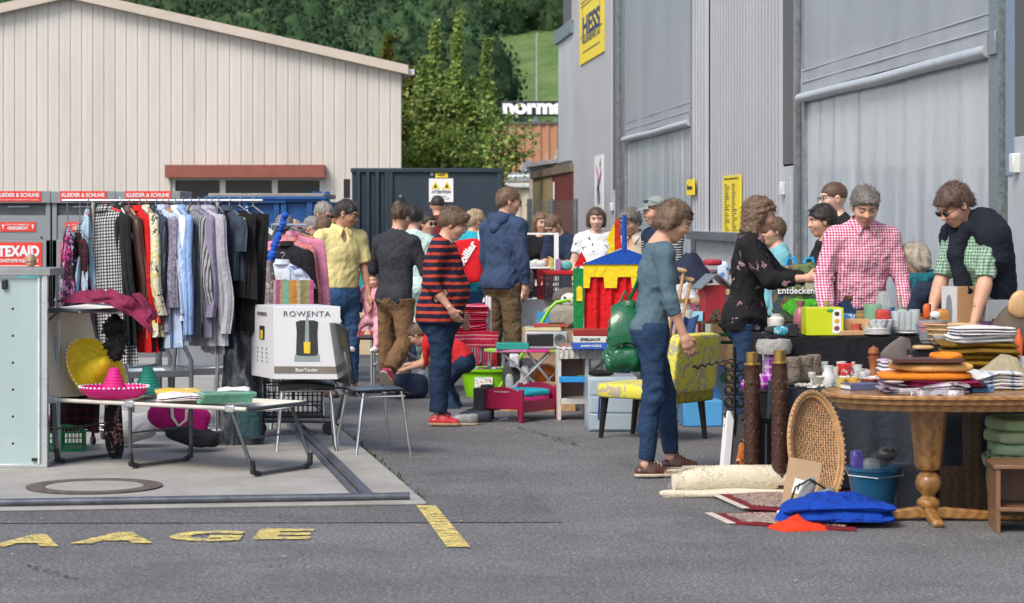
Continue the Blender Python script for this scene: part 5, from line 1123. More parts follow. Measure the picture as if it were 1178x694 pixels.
person('man with thin grey hair bending in a charcoal cardigan beside the blue skip',X(318,24),24.0,60,H=1.62,sex='m',vox=.015,nod=14,lean=10,hair=('short',HG,dict(th=-.004)),top=dict(mat=cloth('charcoal_top2',(.05,.05,.055)),inf=.024),bottom=dict(mat=DEN),shoes=dict(mat=BLKC,sole=SOLB),group=GRS)
person('grey-haired woman with glasses glimpsed between the black skirts on the rail',X(291,23),23.0,-80,H=1.58,vox=.014,nod=10,hair=('short',HS),glasses='clear',skin=SKT,top=dict(mat=cloth('plum_top',(.08,.03,.05))),bottom=dict(mat=DEN),shoes=dict(mat=BLKC,sole=SOLB),group=GRS)
person('blonde child with dark-rimmed glasses in front of the big red sign, over the glass cabinet',X(36,29.3),29.3,-88,H=1.12,vox=.014,nod=4,hair=('short',HL),glasses='clear',top=dict(mat=cloth('teal_stripe_top',(.1,.3,.33))),bottom=dict(mat=DEN),shoes=dict(mat=BLKC,sole=SOLB),group=GRS)
def at(px,py,Y):return P(px,py,Y)
def one(name,label,cat,mb,m,loc,rz=0,group=None,bev=0,rot=None,smooth=True):
 o=mb.build(name,m,None,loc=loc,rz=None if rot else rz,rot=rot,bev=bev,smooth=smooth);return tag(o,label,cat,group)
CHR=mat('chrome',(.62,.63,.65),.16,1.,var=.05,bmp=0);PLB=mat('black_plastic',(.018,.018,.02),.42,bmp=.2);ALU=mat('aluminium',(.5,.52,.53),.35,.8,var=.08)
PAPW=mat('paper',(.68,.67,.64),.7,var=.06);CARD=mat('cardboard',(.36,.25,.15),.85,var=.1,vs=6,dirt=.1)
def glassy(key,col,rough=.05,alpha=.35):
 if key in MATS:return MATS[key]
 m,nt,b=_nt(key);b.inputs['Base Color'].default_value=c4(col);b.inputs['Roughness'].default_value=rough;b.inputs['Specular IOR Level'].default_value=.8;b.inputs['Alpha'].default_value=alpha;b.inputs['Coat Weight'].default_value=.3
 MATS[key]=m;return m
Yc=15.25;t=T('glass_cabinet','pale green frosted glass cabinet in an aluminium frame at the edge of the slab','cabinet',(X(55,Yc),Yc,SZ));zt=Z(309,Yc)-SZ
b=MB();b.bb(-.9,-.035,.0,.012,.02,zt-.06);b.build('glass_front',mat('frosted_glass',(.36,.46,.45),.12,.0,var=.12,vs=1.4,st=(1,1,.3),coat=.6,bmp=0),t)
b=MB();b.bb(-.035,0,-.015,.03,0,zt-.03);b.bb(-.9,0,-.01,.02,0,.022);b.build('frame',mat('bright_aluminium',(.6,.62,.64),.28,.7,var=.05),t,bev=.004)
b=MB();b.bb(-.06,-.05,-.016,.001,.02,zt-.06);b.build('edge_strip',mat('white_strip',(.6,.66,.66),.4),t)
b=MB();b.bb(-.9,.02,-.03,.45,zt-.045,zt);b.build('top',mat('cabinet_top',(.24,.26,.26),.5,.2),t,bev=.004)
MB().box((-.27,-.005,zt-.1),(.035,.04,.06)).build('clamp',PLB,t,bev=.006);MB().box((-.075,-.008,.05),(.05,.012,.018)).build('foot',PLB,t)
b=MB();b.bb(-.03,0,.03,.44,0,.03);b.bb(-.03,0,.41,.44,0,zt-.04);b.build('side_frame',MATS['bright_aluminium'],t,bev=.004)
b=MB()
for i in range(6):b.lathe([(0,-.004),(.006,-.003),(.008,0)],(-.22,0,.15+i*.17),8,(R(90),0,0))
b.build('screw',ALU,t)
YR=16.75;k=YR/F;zr_=Z(231,YR)
t=T('clothes_rail','chrome rolling clothes rail packed with shirts and jackets on the slab','clothes rail',(X(180,YR),YR,SZ));x0=X(180,YR);zz=zr_-SZ
b=MB();b.tube([(X(72,YR)-x0,0,zz),(X(302,YR)-x0,0,zz)],.014,12);b.build('rail',CHR,t)
for px in(107,250):
 b=MB();b.tube([(X(px,YR)-x0,0,.09),(X(px,YR)-x0,0,zz-.01)],.013,12);b.build('post',CHR,t)
b=MB()
for dy in(-.0,):b.tube([(X(93,YR)-x0,dy,.1),(X(256,YR)-x0,dy,.1)],.011,10);b.tube([(X(93,YR)-x0,.42,.1),(X(256,YR)-x0,.42,.1)],.011,10)
for px in(93,256):b.tube([(X(px,YR)-x0,-.02,.1),(X(px,YR)-x0,.45,.1)],.011,10)
b.build('base',CHR,t)
for px in(107,250):
 for dy in(-.0,.42):b=MB();b.lathe([(0,-.012),(.028,-.012),(.03,0),(.028,.012),(0,.012)],(X(px,YR)-x0,dy,.032),16,(0,R(90),R(30)));b.cyl((X(px,YR)-x0,dy,.05),(X(px,YR)-x0,dy,.1),.012);b.build('castor',PLB,t)
HK=mat('hanger_wire',(.4,.4,.42),.3,.9);HKW=mat('white_hanger',(.7,.7,.7),.4);HKR=mat('red_hanger',(.6,.03,.03),.4);HWD=wood('wooden_hanger',(.25,.13,.06),(.42,.25,.13))
def garment(label,px,phi,ln,m,kind='shirt',sl=.5,hang=HK,Y=None,zr=None,w=.2,name='shirt',cat=None,py=None,thick=.035,seed=None,flare=0.,drop=0):
 Y=Y or YR;zr=zr or zr_;seed=seed if seed is not None else int(px*3);rg=random.Random(seed);ln*=rg.uniform(1.02,1.14)if Y==YR and kind=='shirt' else 1;phi+=rg.uniform(-3,9)if Y==YR else 0;thick*=rg.uniform(1.1,1.7)
 t=T(name,label,cat or name,(X(px,Y),Y,zr),0,rot=(R(rg.uniform(-4,4)),R(rg.uniform(-5,5)),-R(90)+R(phi+rg.uniform(-6,6))));b=MB()
 if kind=='pants':
  b.loft([((0,0,-.08),w,.022),((0,0,-.11),w,.03),((0,0,-.3),w*1.02,thick),((rg.uniform(-.01,.01),0,-ln*.6),w*1.05+flare*.5,thick*1.1),((0,0,-ln),w*1.05+flare,thick*1.2)],40,.12,9,seed)
 elif kind=='dress':
  b.loft([((0,0,-.06),.03,.015),((0,0,-.16),w*.75,.03),((0,0,-.35),w*.65,thick),((0,0,-ln*.7),w*.9,thick*1.3),((0,0,-ln),w*1.1,thick*1.5)],40,.2,8,seed)
 else:
  b.loft([((0,0,-.045),.045,.03),((0,0,-.07),.08,.035),((0,0,-.105),w*.88,.035),((0,0,-.15),w,thick),((rg.uniform(-.01,.01),0,-.35),w*.98,thick*1.15),((0,0,-ln*.7),w*1.02,thick*1.2),((0,0,-ln),w*1.06,thick*1.35)],44,.16,7,seed)
 body=b.build('cloth',m,t)
 if kind=='shirt' and sl:
  for sd in(-1,1):
   b=MB();e=sd*(w+.055+rg.uniform(-.02,.03));b.loft([((sd*w*.86,0,-.10),.03,.02),((sd*w*.98,0,-.14),.062,.04),((sd*(w+.02),rg.uniform(-.01,.01),-.14-sl*.3),.058,.036),((e,rg.uniform(-.02,.02),-.14-sl*.7),.052,.032),((e+sd*.005,rg.uniform(-.03,.03),-.14-sl),.046,.028)],20,.16,5,seed+sd)
   b.build('sleeve',m,t)
  b=MB();b.sheet(lambda u,v_:Vector((.055*math.cos(R(200)*u-R(10))*(1+.25*v_),.05*math.sin(R(200)*u-R(10))*-1*(1+.3*v_),-.03-.04*v_)),12,2,.004);b.build('collar',m,body)
 b=MB();b.tube([(0,0,-.035),(0,0,-.01),(.016,0,.0),(.018,0,.016),(0,0,.024),(-.016,0,.014)],.0035,6)
 if drop:b.tube([(0,0,.01),(0,0,drop)],.004,5)
 b.tube([(-w*.85,0,-.095),(0,0,-.035),(w*.85,0,-.095)],.006 if hang in(HK,HKW)else .009,6);b.build('hanger',hang,t);return t
c_=cloth
PK=spots('pink_black_floral',(.03,.012,.025),[(.45,.03,.2),(.02,.01,.02),(.25,.1,.25),(.02,.01,.02),(.4,.3,.4)],22,.5,blotch=.08)
PLD=checks('black_red_plaid',(.02,.012,.014),(.16,.02,.035),.06,.12,third=(.1,.015,.03),axes=(0,2))
garment('black and pink floral strappy dress at the very end of the chrome rail',78,25,.62,PK,'dress',name='dress',w=.16,zr=zr_-.14,cat='dress',drop=.14)
garment('dark red and black tartan dress hanging second on the chrome rail',92,30,.80,PLD,'dress',name='dress',w=.2,zr=zr_-.16,cat='dress',drop=.16)
garment('narrow pale blue floral dress between the tartan dress and the houndstooth top',101,12,.66,spots('blue_floral',(.28,.42,.52),[(.5,.1,.12),(.3,.44,.55),(.6,.6,.55)],30,.3),'dress',name='dress',w=.13,cat='dress')
HT_=checks('houndstooth',(.55,.56,.56),(.015,.015,.018),.022,.5,third=(.17,.17,.18),axes=(0,2),fold=.4)
garment('black and white houndstooth short-sleeved top on a red hanger',121,44,1.02,HT_,sl=.17,hang=HKR,w=.2,name='top',cat='top')
garment('black zipped jacket next to the houndstooth top',138,20,.93,c_('jacket_black',(.015,.016,.017)),sl=.6,name='jacket',hang=HKW)
garment('dark brown leather jacket hanging between the black jacket and the red one',148,24,.84,mat('brown_leather_jacket',(.06,.026,.018),.45,bmp=.4,coat=.1),sl=.62,name='jacket',w=.21,hang=HWD)
garment('bright red garment with a white stripe at its hem',160,17,.98,c_('red_garment',(.5,.012,.012)),sl=.7,name='jacket')
garment('yellow, white and black palm-print blouse on the rail',168,22,.88,spots('palm_print',(.6,.58,.42),[(.62,.52,.05),(.05,.05,.05),(.6,.58,.42),(.5,.4,.03),(.12,.1,.06)],24,.48,blotch=.1),sl=.66,name='blouse',hang=HWD)
garment('navy pinstriped jacket beside the palm-print blouse',179,18,.93,stripes('navy_pin',[(0,(.03,.04,.065)),(.85,(.1,.12,.16))],.02,0),sl=.6,name='jacket')
garment('sky blue striped shirt nearest the navy pinstriped jacket',186,18,.9,stripes('sky_stripe',[(0,(.3,.42,.62)),(.6,(.55,.62,.72))],.012,0),sl=.66,hang=HWD)
garment('shirt with a small dark print half hidden by the white shirt',193,22,.86,spots('small_print',(.2,.18,.24),[(.05,.04,.08),(.4,.38,.45)],60,.4),sl=.6,hang=HWD)
garment('plain white long-sleeved shirt in the middle of the rail',201,24,.93,c_('shirt_white',(.68,.69,.74)),sl=.68,w=.21,hang=HK)
garment('light blue shirt with its sleeve hanging beside the white shirt',210,24,.84,c_('shirt_blue',(.22,.34,.58)),sl=.78,hang=HK)
garment('grey and black striped shirt between the blue and mauve shirts',219,24,.86,stripes('grey_stripe',[(0,(.3,.31,.33)),(.6,(.05,.05,.06))],.022,0),sl=.6)
garment('mauve purple shirt with a broad sleeve',228,28,.88,c_('shirt_mauve',(.20,.18,.26)),sl=.66,w=.21)
garment('pale lilac-grey shirt, longest sleeves on the rail',236,28,.97,c_('shirt_lilac',(.35,.35,.39)),sl=.78,w=.215)
garment('plain light grey shirt at the end of the row of shirts',243,18,.95,c_('shirt_grey',(.36,.36,.40)),sl=.7)
garment('dark navy jeans hanging from a clip hanger after the shirts',251,24,1.02,c_('jeans_hung',(.022,.028,.042)),'pants',name='jeans',cat='jeans',w=.15)
garment('dark denim short-sleeved shirt behind the black skirt',264,26,.5,c_('denim_top',(.035,.05,.075)),sl=.2,w=.17)
garment('black pleated skirt with a gold tag on a clip hanger',276,44,.66,c_('skirt_black',(.012,.012,.014)),'pants',name='skirt',cat='skirt',w=.19,flare=.05)
garment('black trousers, last garment on the chrome rail',291,50,.9,c_('trousers_black',(.010,.010,.011)),'pants',name='trousers',cat='trousers',w=.16)
tag(MB().bb(-.006,.006,-.004,.004,-.02,.012).build('price_tag',mat('gold_card',(.45,.33,.08),.5),None,loc=(X(284,YR),YR-.16,zr_-.13)),'small gold tag clipped on the black pleated skirt','tag')
Y2=19.6;z2=Z(262,Y2)
t=T('clothes_rail','short clothes rail with a pink cardigan behind the boxed beer machine','clothes rail',(X(333,Y2),Y2,0));b=MB();b.tube([(-.2,.6,z2+.02),(.2,-.6,z2+.02)],.013,10);b.build('rail',CHR,t)
b=MB();b.tube([(-.2,.6,.02),(-.2,.6,z2+.02)],.013,10);b.build('post',CHR,t)
garment('charcoal cardigan at the back of the short clothes rail',326,62,.75,c_('cardi_charcoal',(.05,.05,.06)),sl=.5,Y=20.1,zr=z2+.05,name='cardigan')
garment('black top with its shoulders showing behind the pink cardigan',316,60,.8,BLKC,sl=.5,Y=19.9,zr=z2-.1,name='top',cat='top')
garment('dusty pink cardigan on a wooden hanger',337,66,.86,c_('cardi_pink',(.56,.2,.3)),sl=.62,Y=19.7,zr=z2+.0,w=.23,name='cardigan',hang=HWD)
garment('coral and white dotted blouse in front of the pink cardigan',334,66,.72,spots('coral_dots',(.55,.14,.14),[(.65,.55,.5)],70,.34),sl=.5,Y=19.6,zr=z2-.04,w=.17,name='blouse')
garment('black top with long sleeves in front of the dotted blouse',330,66,.7,c_('black_top',(.014,.013,.016)),sl=.5,Y=19.5,zr=z2-.08,w=.185,name='top',cat='top')
garment('white and indigo tie-dye top on a black background of garments',325,70,.62,spots('tie_dye',(.5,.55,.66),[(.12,.18,.35),(.55,.6,.7),(.3,.36,.5)],11,.45,blotch=.12),sl=.12,Y=19.35,zr=z2-.22,w=.15,name='top',cat='top')
garment('black blouse with white spots on a yellow hanger',322,70,.6,spots('bw_dots',(.013,.013,.015),[(.55,.55,.5)],34,.3,blotch=.04),sl=.3,Y=19.2,zr=z2-.38,w=.17,name='blouse',hang=mat('yellow_plastic',(.7,.5,.02),.4))
b=MB();rg=random.Random(2)
pts=[P(310,303,19.0),P(316,285,19.0),P(323,262,19.0),P(328,248,19.0)]
for i in range(14):q=pts[0].lerp(pts[-1],i/13);b.blob(q,(.05,.05,.05),2,.01,40,i,nu=10,nv=7)
one('hanger','thick blue braided fabric hanger tilted in front of the spotted blouse','hanger',b,cloth('royal_blue_braid',(.02,.10,.5),fs=40),(0,0,0))
one('scarf','grey and red patterned scarf hanging beside the blue braided hanger','scarf',MB().loft([((0,0,0),.03,.03),((.0,0,-.15),.05,.04),((.01,0,-.35),.07,.04),((-.01,0,-.52),.06,.03)],24,.25,5,4),spots('grey_red_scarf',(.18,.16,.17),[(.35,.08,.06),(.2,.2,.22),(.45,.38,.34)],30,.4),P(309,300,18.9))
one('clothes_hanger','empty white plastic clothes hanger tilted at the end of the chrome rail','hanger',MB().tube([(0,0,.06),(.0,0,.02),(.03,0,0),(.19,0,-.13),(.185,0,-.145),(-.0,0,-.03)],.009,8),HKW,P(284,247,17.6))
ang=R(-30);O=Vector((X(62,15.45),15.45,SZ));BZ=.41;CRM=cloth('cream_canvas',(.68,.64,.56),.06,fs=5,fold=.2);GM=mat('gunmetal_tube',(.10,.11,.12),.35,.6,var=.1)
t=T('folding_camp_bed','cream canvas folding camp bed with grey tube legs on the slab','camp bed',tuple(O),ang);W_=.62;LN=1.52
b=MB();b.sheet(lambda u,v_:Vector((-.05+u*(LN+.05),v_*W_,BZ-.018*math.sin(math.pi*v_)*(1+.3*math.sin(9*u)))),24,10,.006);b.build('bed_canvas',CRM,t)
for y_ in(0,W_):
 b=MB();b.tube([(-.05,y_,BZ),(LN,y_,BZ)],.013,10);b.build('side_tube',mat('cream_tube',(.5,.48,.43),.5),t)
b=MB();b.tube([(LN,0,BZ),(LN+.02,.1,BZ),(LN+.02,W_-.1,BZ),(LN,W_,BZ)],.013,10);b.build('end_tube',GM,t)
for i,(u0,du_)in enumerate(((.0,.02),(.62,0),(LN-.12,.16))):
 b=MB();b.tube([(u0,.0,BZ),(u0+du_,.0,.05),(u0+du_+.005,.03,.016),(u0+du_+.005,W_-.03,.016),(u0+du_,W_,.05),(u0,W_,BZ)],.012,10);lg=b.build('leg',GM,t)
 for y_ in(.02,W_-.02):b=MB();b.tube([(u0+du_,y_-.02 if y_<.1 else y_+.02,.1),(u0+du_,y_-.01 if y_<.1 else y_+.01,.03),(u0+du_+.003,y_+(.05 if y_<.1 else -.05),.015)],[.016,.02,.017],10);b.build('rubber_foot',PLB,lg)
 b=MB();b.tube([(u0+du_*.5,0,BZ*.55),(u0+du_*.5,W_,BZ*.55)],.006,8);b.build('cross_bar',GM,t)
 MB().box((u0,-.006,BZ),(.07,.03,.045)).build('hinge',ALU,t,bev=.008)
def bk(u,v_):return Vector((-.07-.16*u,v_*W_+.0,BZ+.02+.54*u-.02*math.sin(math.pi*v_)))
b=MB();b.sheet(bk,14,10,.006);b.build('back_canvas',CRM,t)
for y_ in(0,W_):b=MB();b.tube([bk(0,0)+Vector((0,y_,0)),bk(1,0)+Vector((0,y_,0))],.013,10);b.build('back_tube',GM,t)
b=MB();b.sheet(lambda u,v_:Vector((-.25+.46*u,v_*W_,BZ+.59-.02*u-.012*math.sin(math.pi*v_))),8,8,.008);b.build('head_canvas',CRM,t)
b=MB();b.tube([(-.25,0,BZ+.585),(.2,0,BZ+.57),(.23,.1,BZ+.57),(.23,W_-.1,BZ+.57),(.2,W_,BZ+.57),(-.25,W_,BZ+.585)],.013,10);b.tube([(.05,0,BZ+.57),(-.16,0,BZ+.44)],.01,8);b.build('head_tube',GM,t)
def bed(u,v_,z=0.):return tuple(O+Vector((math.cos(ang)*u-math.sin(ang)*v_,math.sin(ang)*u+math.cos(ang)*v_,BZ+.012+z)))
b=MB();b.heap((.5,.4,.07),3,1.5,(-.03,0,-.02));b.sheet(lambda u,v_:Vector((-.05+.36*u+.02*math.sin(v_*9),-.17-.02*math.sin(u*13+v_*3)-.02*v_,.02-(.03+.13*u**1.5)*v_-.07*u*u)),26,8,.012);b.sheet(lambda u,v_:Vector((.2+.12*u,-.2+.3*v_,.03-.15*u**1.5+.012*math.sin(v_*17+u*4))),12,22,.014)
one('folded_jacket','maroon cotton jacket thrown over the raised head of the camp bed','jacket',b,cloth('maroon_cotton',(.20,.022,.065),.15,fold=.6,fs=14),P(122,344,15.55))
b=MB();b.blob((0,0,-.05),(.11,.09,.14),2.2,.012,35,2).blob((.015,-.01,-.16),(.13,.1,.16),2.2,.014,40,5);rs=np.random.RandomState(4);q_=np.array(b.v)[rs.randint(0,len(b.v),1500)];v_,f_=leaf_cloud(q_,.02,rs);b.add(v_.tolist(),f_.tolist())
one('fluffy_scarf','black fluffy scarf dangling from the camp bed head','scarf',b,mat('black_fluff',(.012,.012,.013),1,bmp=1,bs=120),P(131,368,15.6))
b=MB();b.loft([((0,0,0),.055,.03),((.0,0,-.15),.06,.035),((.01,0,-.28),.05,.03),((.02,0,-.36),.02,.012)],30,.3,5,3)
one('scarf','black scarf with small pink roses hanging between the camp bed legs','scarf',b,spots('rose_scarf',(.014,.013,.015),[(.4,.22,.2),(.014,.013,.015),(.2,.1,.08)],26,.4,blotch=.05),P(130,466,15.8))
one('tartan_cloth','dark tartan cloth hanging below the raised back of the camp bed','cloth',MB().sheet(lambda u,v_:Vector((u*.34,.05*math.sin(u*9+v_*2),-.3*v_+.03*math.sin(u*5))),24,8,.006),PLD,P(56,440,15.9))
def sombrero(name,label,col,loc,rot,R0=.24,Hc=.2,key='',trim=True,brim=True):
 m=mat('straw_'+key,col,.6,var=.25,vs=9,st=(1,1,14),bmp=.6,bs=30);t=T(name,label,'sombrero',loc,rot=rot)
 pr=[(.005,Hc),(.028,Hc-.008),(.045,Hc*.75),(.075,Hc*.35),(.088,.012)]
 n0=len(pr);
 if brim:pr+=[(.11,.0),(R0*.7,.006),(R0*.92,.04),(R0,.075),(R0*.99,.081),(R0*.9,.048),(R0*.7,.012),(.1,.005),(.0,.002)]
 else:pr+=[(.09,0),(0,0)]
 b=MB();b.lathe(pr,n=48);b.build('crown_and_brim' if brim else 'cone',m,t)
 b=MB()
 for i in range(9):z_=Hc*(.1+i*.1);r_=np.interp(z_,[.012,Hc*.35,Hc*.75,Hc-.008],[.088,.075,.045,.028]);b.lathe([(r_+.001,z_-.002),(r_+.0035,z_),(r_+.001,z_+.002)],n=30)
 b.build('braid',m,t)
 if trim:
  b=MB()
  for i in range(44):a_=i*2*math.pi/44;b.blob((R0*math.cos(a_),R0*math.sin(a_),.078),(.014,.014,.014),2,0,1,0,nu=8,nv=6)
  b.build('pompom_trim',WH,t)
 return t
sombrero('sombrero','large yellow straw sombrero with white bobble trim leaning on the camp bed back',(.78,.60,.02),bed(.01,.34,.13),tuple(Vector((.66,-.52,.5)).to_track_quat('Z','Y').to_euler()),.235,.21,'yellow')
sombrero('sombrero','magenta straw sombrero with white trim lying flat on the camp bed',(.62,.01,.20),bed(.36,.16,.0),(0,0,.3),.22,.2,'magenta')
sombrero('sombrero','teal green straw cone hat behind the magenta sombrero',(.01,.22,.16),bed(.36,.5,.01),(0,0,0),.2,.18,'teal',False,False)
b=MB();b.folds((.3,.28,.04),2,4,.01,c=(0,0,-.015));one('plastic_bag','clear bag with a folded orange-yellow cloth on the camp bed','bag',b,spots('orange_bag',(.6,.42,.1),[(.72,.45,.03),(.6,.55,.45),(.15,.12,.12)],11,.4,blotch=.1),bed(.72,.36,.03),.2)
b=MB();b.folds((.42,.34,.035),3,2,c=(0,0,-.015));one('printed_cloth','white cloth with a pink print folded beside the magenta sombrero','cloth',b,spots('pink_print_white',(.66,.64,.66),[(.6,.25,.35),(.66,.64,.66),(.62,.6,.62)],30,.3),bed(.9,.25,.025),.1)
b=MB();b.folds((.2,.2,.03),3,5,c=(0,0,-.015));one('towel','small white folded towel on top of the printed cloth','towel',b,cloth('towel_white',(.66,.68,.66)),bed(1.17,.34,.06),.1)
GRB=mat('green_pack',(.14,.36,.26),.3,var=.2,vs=12,coat=.4)
for i in range(5):one('flat_pack',('lowest','second lowest','middle','second from top','topmost')[i]+' of the pale green flat packs at the end of the camp bed','pack',MB().box((0,0,0),(.34-.012*(i%3),.2,.012)),GRB,bed(1.16+i*.012,.26-i*.01,.008+i*.014),.1+i*.06,'pale green flat packs')
def crate(label,loc,rz,w,d,h,m,group=None,grid=6,name='plastic_crate',hm=None):
 t=T(name,label,'crate',loc,rz,group)
 for(cx_,cy_,ww,ax)in((0,-d/2,w,0),(0,d/2,w,0),(-w/2,0,d,1),(w/2,0,d,1)):
  b=MB();th=.008
  def bar(a0,a1,z0_,z1_):
   if ax==0:b.bb(cx_+a0,cx_+a1,cy_-th/2,cy_+th/2,z0_,z1_)
   else:b.bb(cx_-th/2,cx_+th/2,cy_+a0,cy_+a1,z0_,z1_)
  bar(-ww/2,ww/2,h-.045,h);bar(-ww/2,ww/2,0,.02)
  for j in range(3):z_=.02+(h-.07)*(j+1)/4;bar(-ww/2,ww/2,z_-.004,z_+.004)
  for i in range(grid*2+1):a_=-ww/2+ww*i/(grid*2);hw=.009 if i%grid==0 else .003;bar(max(-ww/2,a_-hw),min(ww/2,a_+hw),.02,h-.045)
  b.build('side_panel',m,t,smooth=False)
 b=MB();b.bb(-w/2,w/2,-d/2,d/2,.004,.012);b.build('base',m,t)
 if hm:b=MB();b.bb(-w/2-.012,w/2+.012,-d/2-.012,-d/2+.012,h-.03,h+.006);b.bb(-w/2-.012,w/2+.012,d/2-.012,d/2+.012,h-.03,h+.006);b.bb(-w/2-.012,-w/2+.012,-d/2,d/2,h-.03,h+.006);b.bb(w/2-.012,w/2+.012,-d/2,d/2,h-.03,h+.006);b.build('rim',hm,t,bev=.004)
 return t
crate('green plastic crate of folded cloth under the camp bed',(X(70,16.4),16.45,SZ),R(8),.30,.4,.215,mat('crate_green',(.01,.18,.06),.45,bmp=0))
one('folded_cloth','mauve knitted cloth folded in the green crate','cloth',MB().folds((.26,.34,.1),4,1,c=(0,0,-.08)),spots('mauve_knit',(.2,.08,.14),[(.3,.14,.2),(.12,.05,.1)],60,.4),(X(70,16.4),16.45,SZ+.2))
b=MB();b.blob((0,0,.14),(.42,.2,.22),3,.022,13,5,(0,R(14),0),40,20);t=T('tote_bag','magenta and charcoal tote bag with cream handles under the camp bed','bag',(X(208,16.3),16.3,SZ+.08),.1)
b.build('bag_body',cloth('magenta_nylon',(.42,.01,.16),.25,fold=.8,fs=12),t);MB().blob((.07,-.03,.03),(.36,.2,.13),3,.018,14,8,(0,R(12),0),36,14).build('bag_base',cloth('charcoal_nylon',(.03,.03,.035),fold=.8),t)
MB().tube([(-.06,-.11,.28),(-.05,-.13,.16),(-.01,-.135,.1),(.04,-.13,.14),(.05,-.11,.28)],.011,8).build('handle',cloth('cream_webbing',(.6,.56,.48)),t)
one('plastic_bag','crumpled white bag beneath the camp bed beside the magenta tote','bag',MB().blob((0,0,.09),(.3,.2,.18),2.6,.025,16,3,nu=36,nv=18),cloth('white_sack',(.55,.55,.55),fold=.7),(X(152,16.5),16.6,SZ+.06))
def garden_chair(label,x,y,rz):
 t=T('garden_chair',label,'chair',(x,y,SZ),rz,'grey metal garden chairs behind the clothes rail');g_=mat('grey_powder_coat',(.16,.175,.19),.45,.2,var=.06);wsl=mat('white_sling',(.74,.79,.84),.45,var=.08,vs=2,coat=.2)
 b=MB();b.sheet(lambda u,v_:Vector((-.24+.48*u,-.24+.44*v_,.42-.02*math.sin(math.pi*u))),8,8,.02);b.build('seat',wsl,t)
 b=MB();b.sheet(lambda u,v_:Vector((-.24+.48*u,.2+.14*v_,.46+.36*v_)),8,8,.02);b.build('backrest',wsl,t)
 b=MB();b.bb(-.27,.27,-.28,-.24,.38,.43);b.bb(-.27,.27,.2,.24,.38,.43);b.bb(-.28,-.25,-.26,.22,.38,.43);b.bb(.25,.28,-.26,.22,.38,.43);b.build('seat_frame',g_,t,bev=.004)
 for s in(-1,1):
  b=MB();pts=[(s*.27,-.27,0),(s*.27,-.27,.5),(s*.27,-.22,.6),(s*.27,-.12,.645),(s*.27,.05,.64),(s*.27,.25,.62)]
  b.tube(pts,.018,10);b.build('arm',g_,t);b=MB();b.tube([(s*.27,.2,0),(s*.27,.22,.4),(s*.25,.36,.86)],.016,8);b.build('leg',g_,t)
 return t
garden_chair('grey metal garden chair with pale sling seat behind the teal cone hat',X(168,18.3),18.3,R(115));garden_chair('grey metal garden chair with pale sling seat beside the plastic-wrapped bag',X(232,18.6),18.6,R(200));garden_chair('grey metal garden chair behind the black scarf on the camp bed',X(128,18.8),18.8,R(165))
t=T('golf_bag','tall black bag wrapped in crinkled clear film beside the boxed beer machine','golf bag',(X(277,16.8),16.85,SZ));FILM=glassy('crinkled_film',(.5,.55,.58),.12,.3)
nt=FILM.node_tree;v=coords(nt);bb=nt.nodes['Principled BSDF'];nn_=noise(nt,coords(nt,(1,1,.35)),10,5,.7,1.2);bump(nt,bb,nn_,1.,.06);L(nt,ramp(nt,nn_,[(.42,.06),(.62,.42)]),bb.inputs['Alpha']);L(nt,ramp(nt,nn_,[(.4,(.1,.12,.13)),(.62,(.5,.54,.57))]),bb.inputs['Base Color'])
MB().loft([((-.02,0,0),.17,.12),((-.01,0,.08),.17,.12),((0,0,.5),.13,.11),((-.02,0,.8),.11,.1),((-.05,0,1.02),.08,.07)],36,.05,5,3).build('bag_body',cloth('bag_black',(.018,.022,.028)),t)
MB().loft([((.06,-.1,.06),.09,.05),((.05,-.1,.3),.08,.05),((.02,-.09,.42),.03,.02)],20,.05,4,1).build('pocket',cloth('bag_teal',(.03,.07,.08)),t)
MB().loft([((-.03,0,-.0),.19,.15),((-.03,0,.2),.18,.14),((-.02,0,.55),.15,.125),((-.04,0,.85),.125,.11),((-.05,0,1.07),.09,.08)],60,.13,7,8).build('film_wrap',FILM,t)
MB().box((-.02,-.165,.36),(.05,.004,.035)).build('sticker',mat('blue_white_label',(.3,.36,.6),.5),t)
def stack_chair(label,x,y,rz,z=SZ):
 t=T('stacking_chair',label,'chair',(x,y,z),rz,'black stacking chairs with chrome legs');SH=.455
 m=mat('black_shell',(.012,.012,.013),.3,bmp=.15,coat=.25)
 b=MB();b.sheet(lambda u,v_:Vector((-.20+.42*u+.0,(v_-.5)*(.41-.03*u),SH+.006*math.cos(3.1*(v_-.5)*2)-.025*max(0,u-.82)*6*(u-.8)*5+.0)),16,10,.014);b.build('seat',m,t,bev=0)
 b=MB();b.sheet(lambda u,v_:Vector((-.205-.055*u-.015*math.sin(math.pi*v_),(v_-.5)*(.40-.05*u**3),SH+.035+.40*u-.03*u*(2*v_-1)**4)),14,12,.014);b.build('backrest',m,t)
 for s in(-1,1):
  for e,(x0_,x1_)in(('f',(.15,.2)),('b',(-.12,-.19))):b=MB();b.tube([(x0_,s*.16,SH-.02),(x1_,s*.2,0)],[.0115,.0105],10);b.cyl((x1_,s*.2,0),(x1_-(x1_-x0_)*.04,s*.198,.02),.0135);b.build('leg',CHR,t)
  b=MB();b.tube([(.17,s*.165,SH-.055),(-.14,s*.165,SH-.055),(-.2,s*.15,SH+.02),(-.245,s*.14,SH+.25)],.009,8);b.build('side_bar',CHR,t)
 b=MB()
 for x_ in(-.13,.14):b.tube([(x_,-.165,SH-.05),(x_,.165,SH-.05)],.008,8)
 b.build('cross_bar',CHR,t);return t
stack_chair('black stacking chair with chrome legs standing empty at the edge of the slab',X(428,16.3),16.3,R(24),.0)
stack_chair('black stacking chair with chrome legs carrying the boxed beer machine',X(352,16.5),16.5,R(-84))
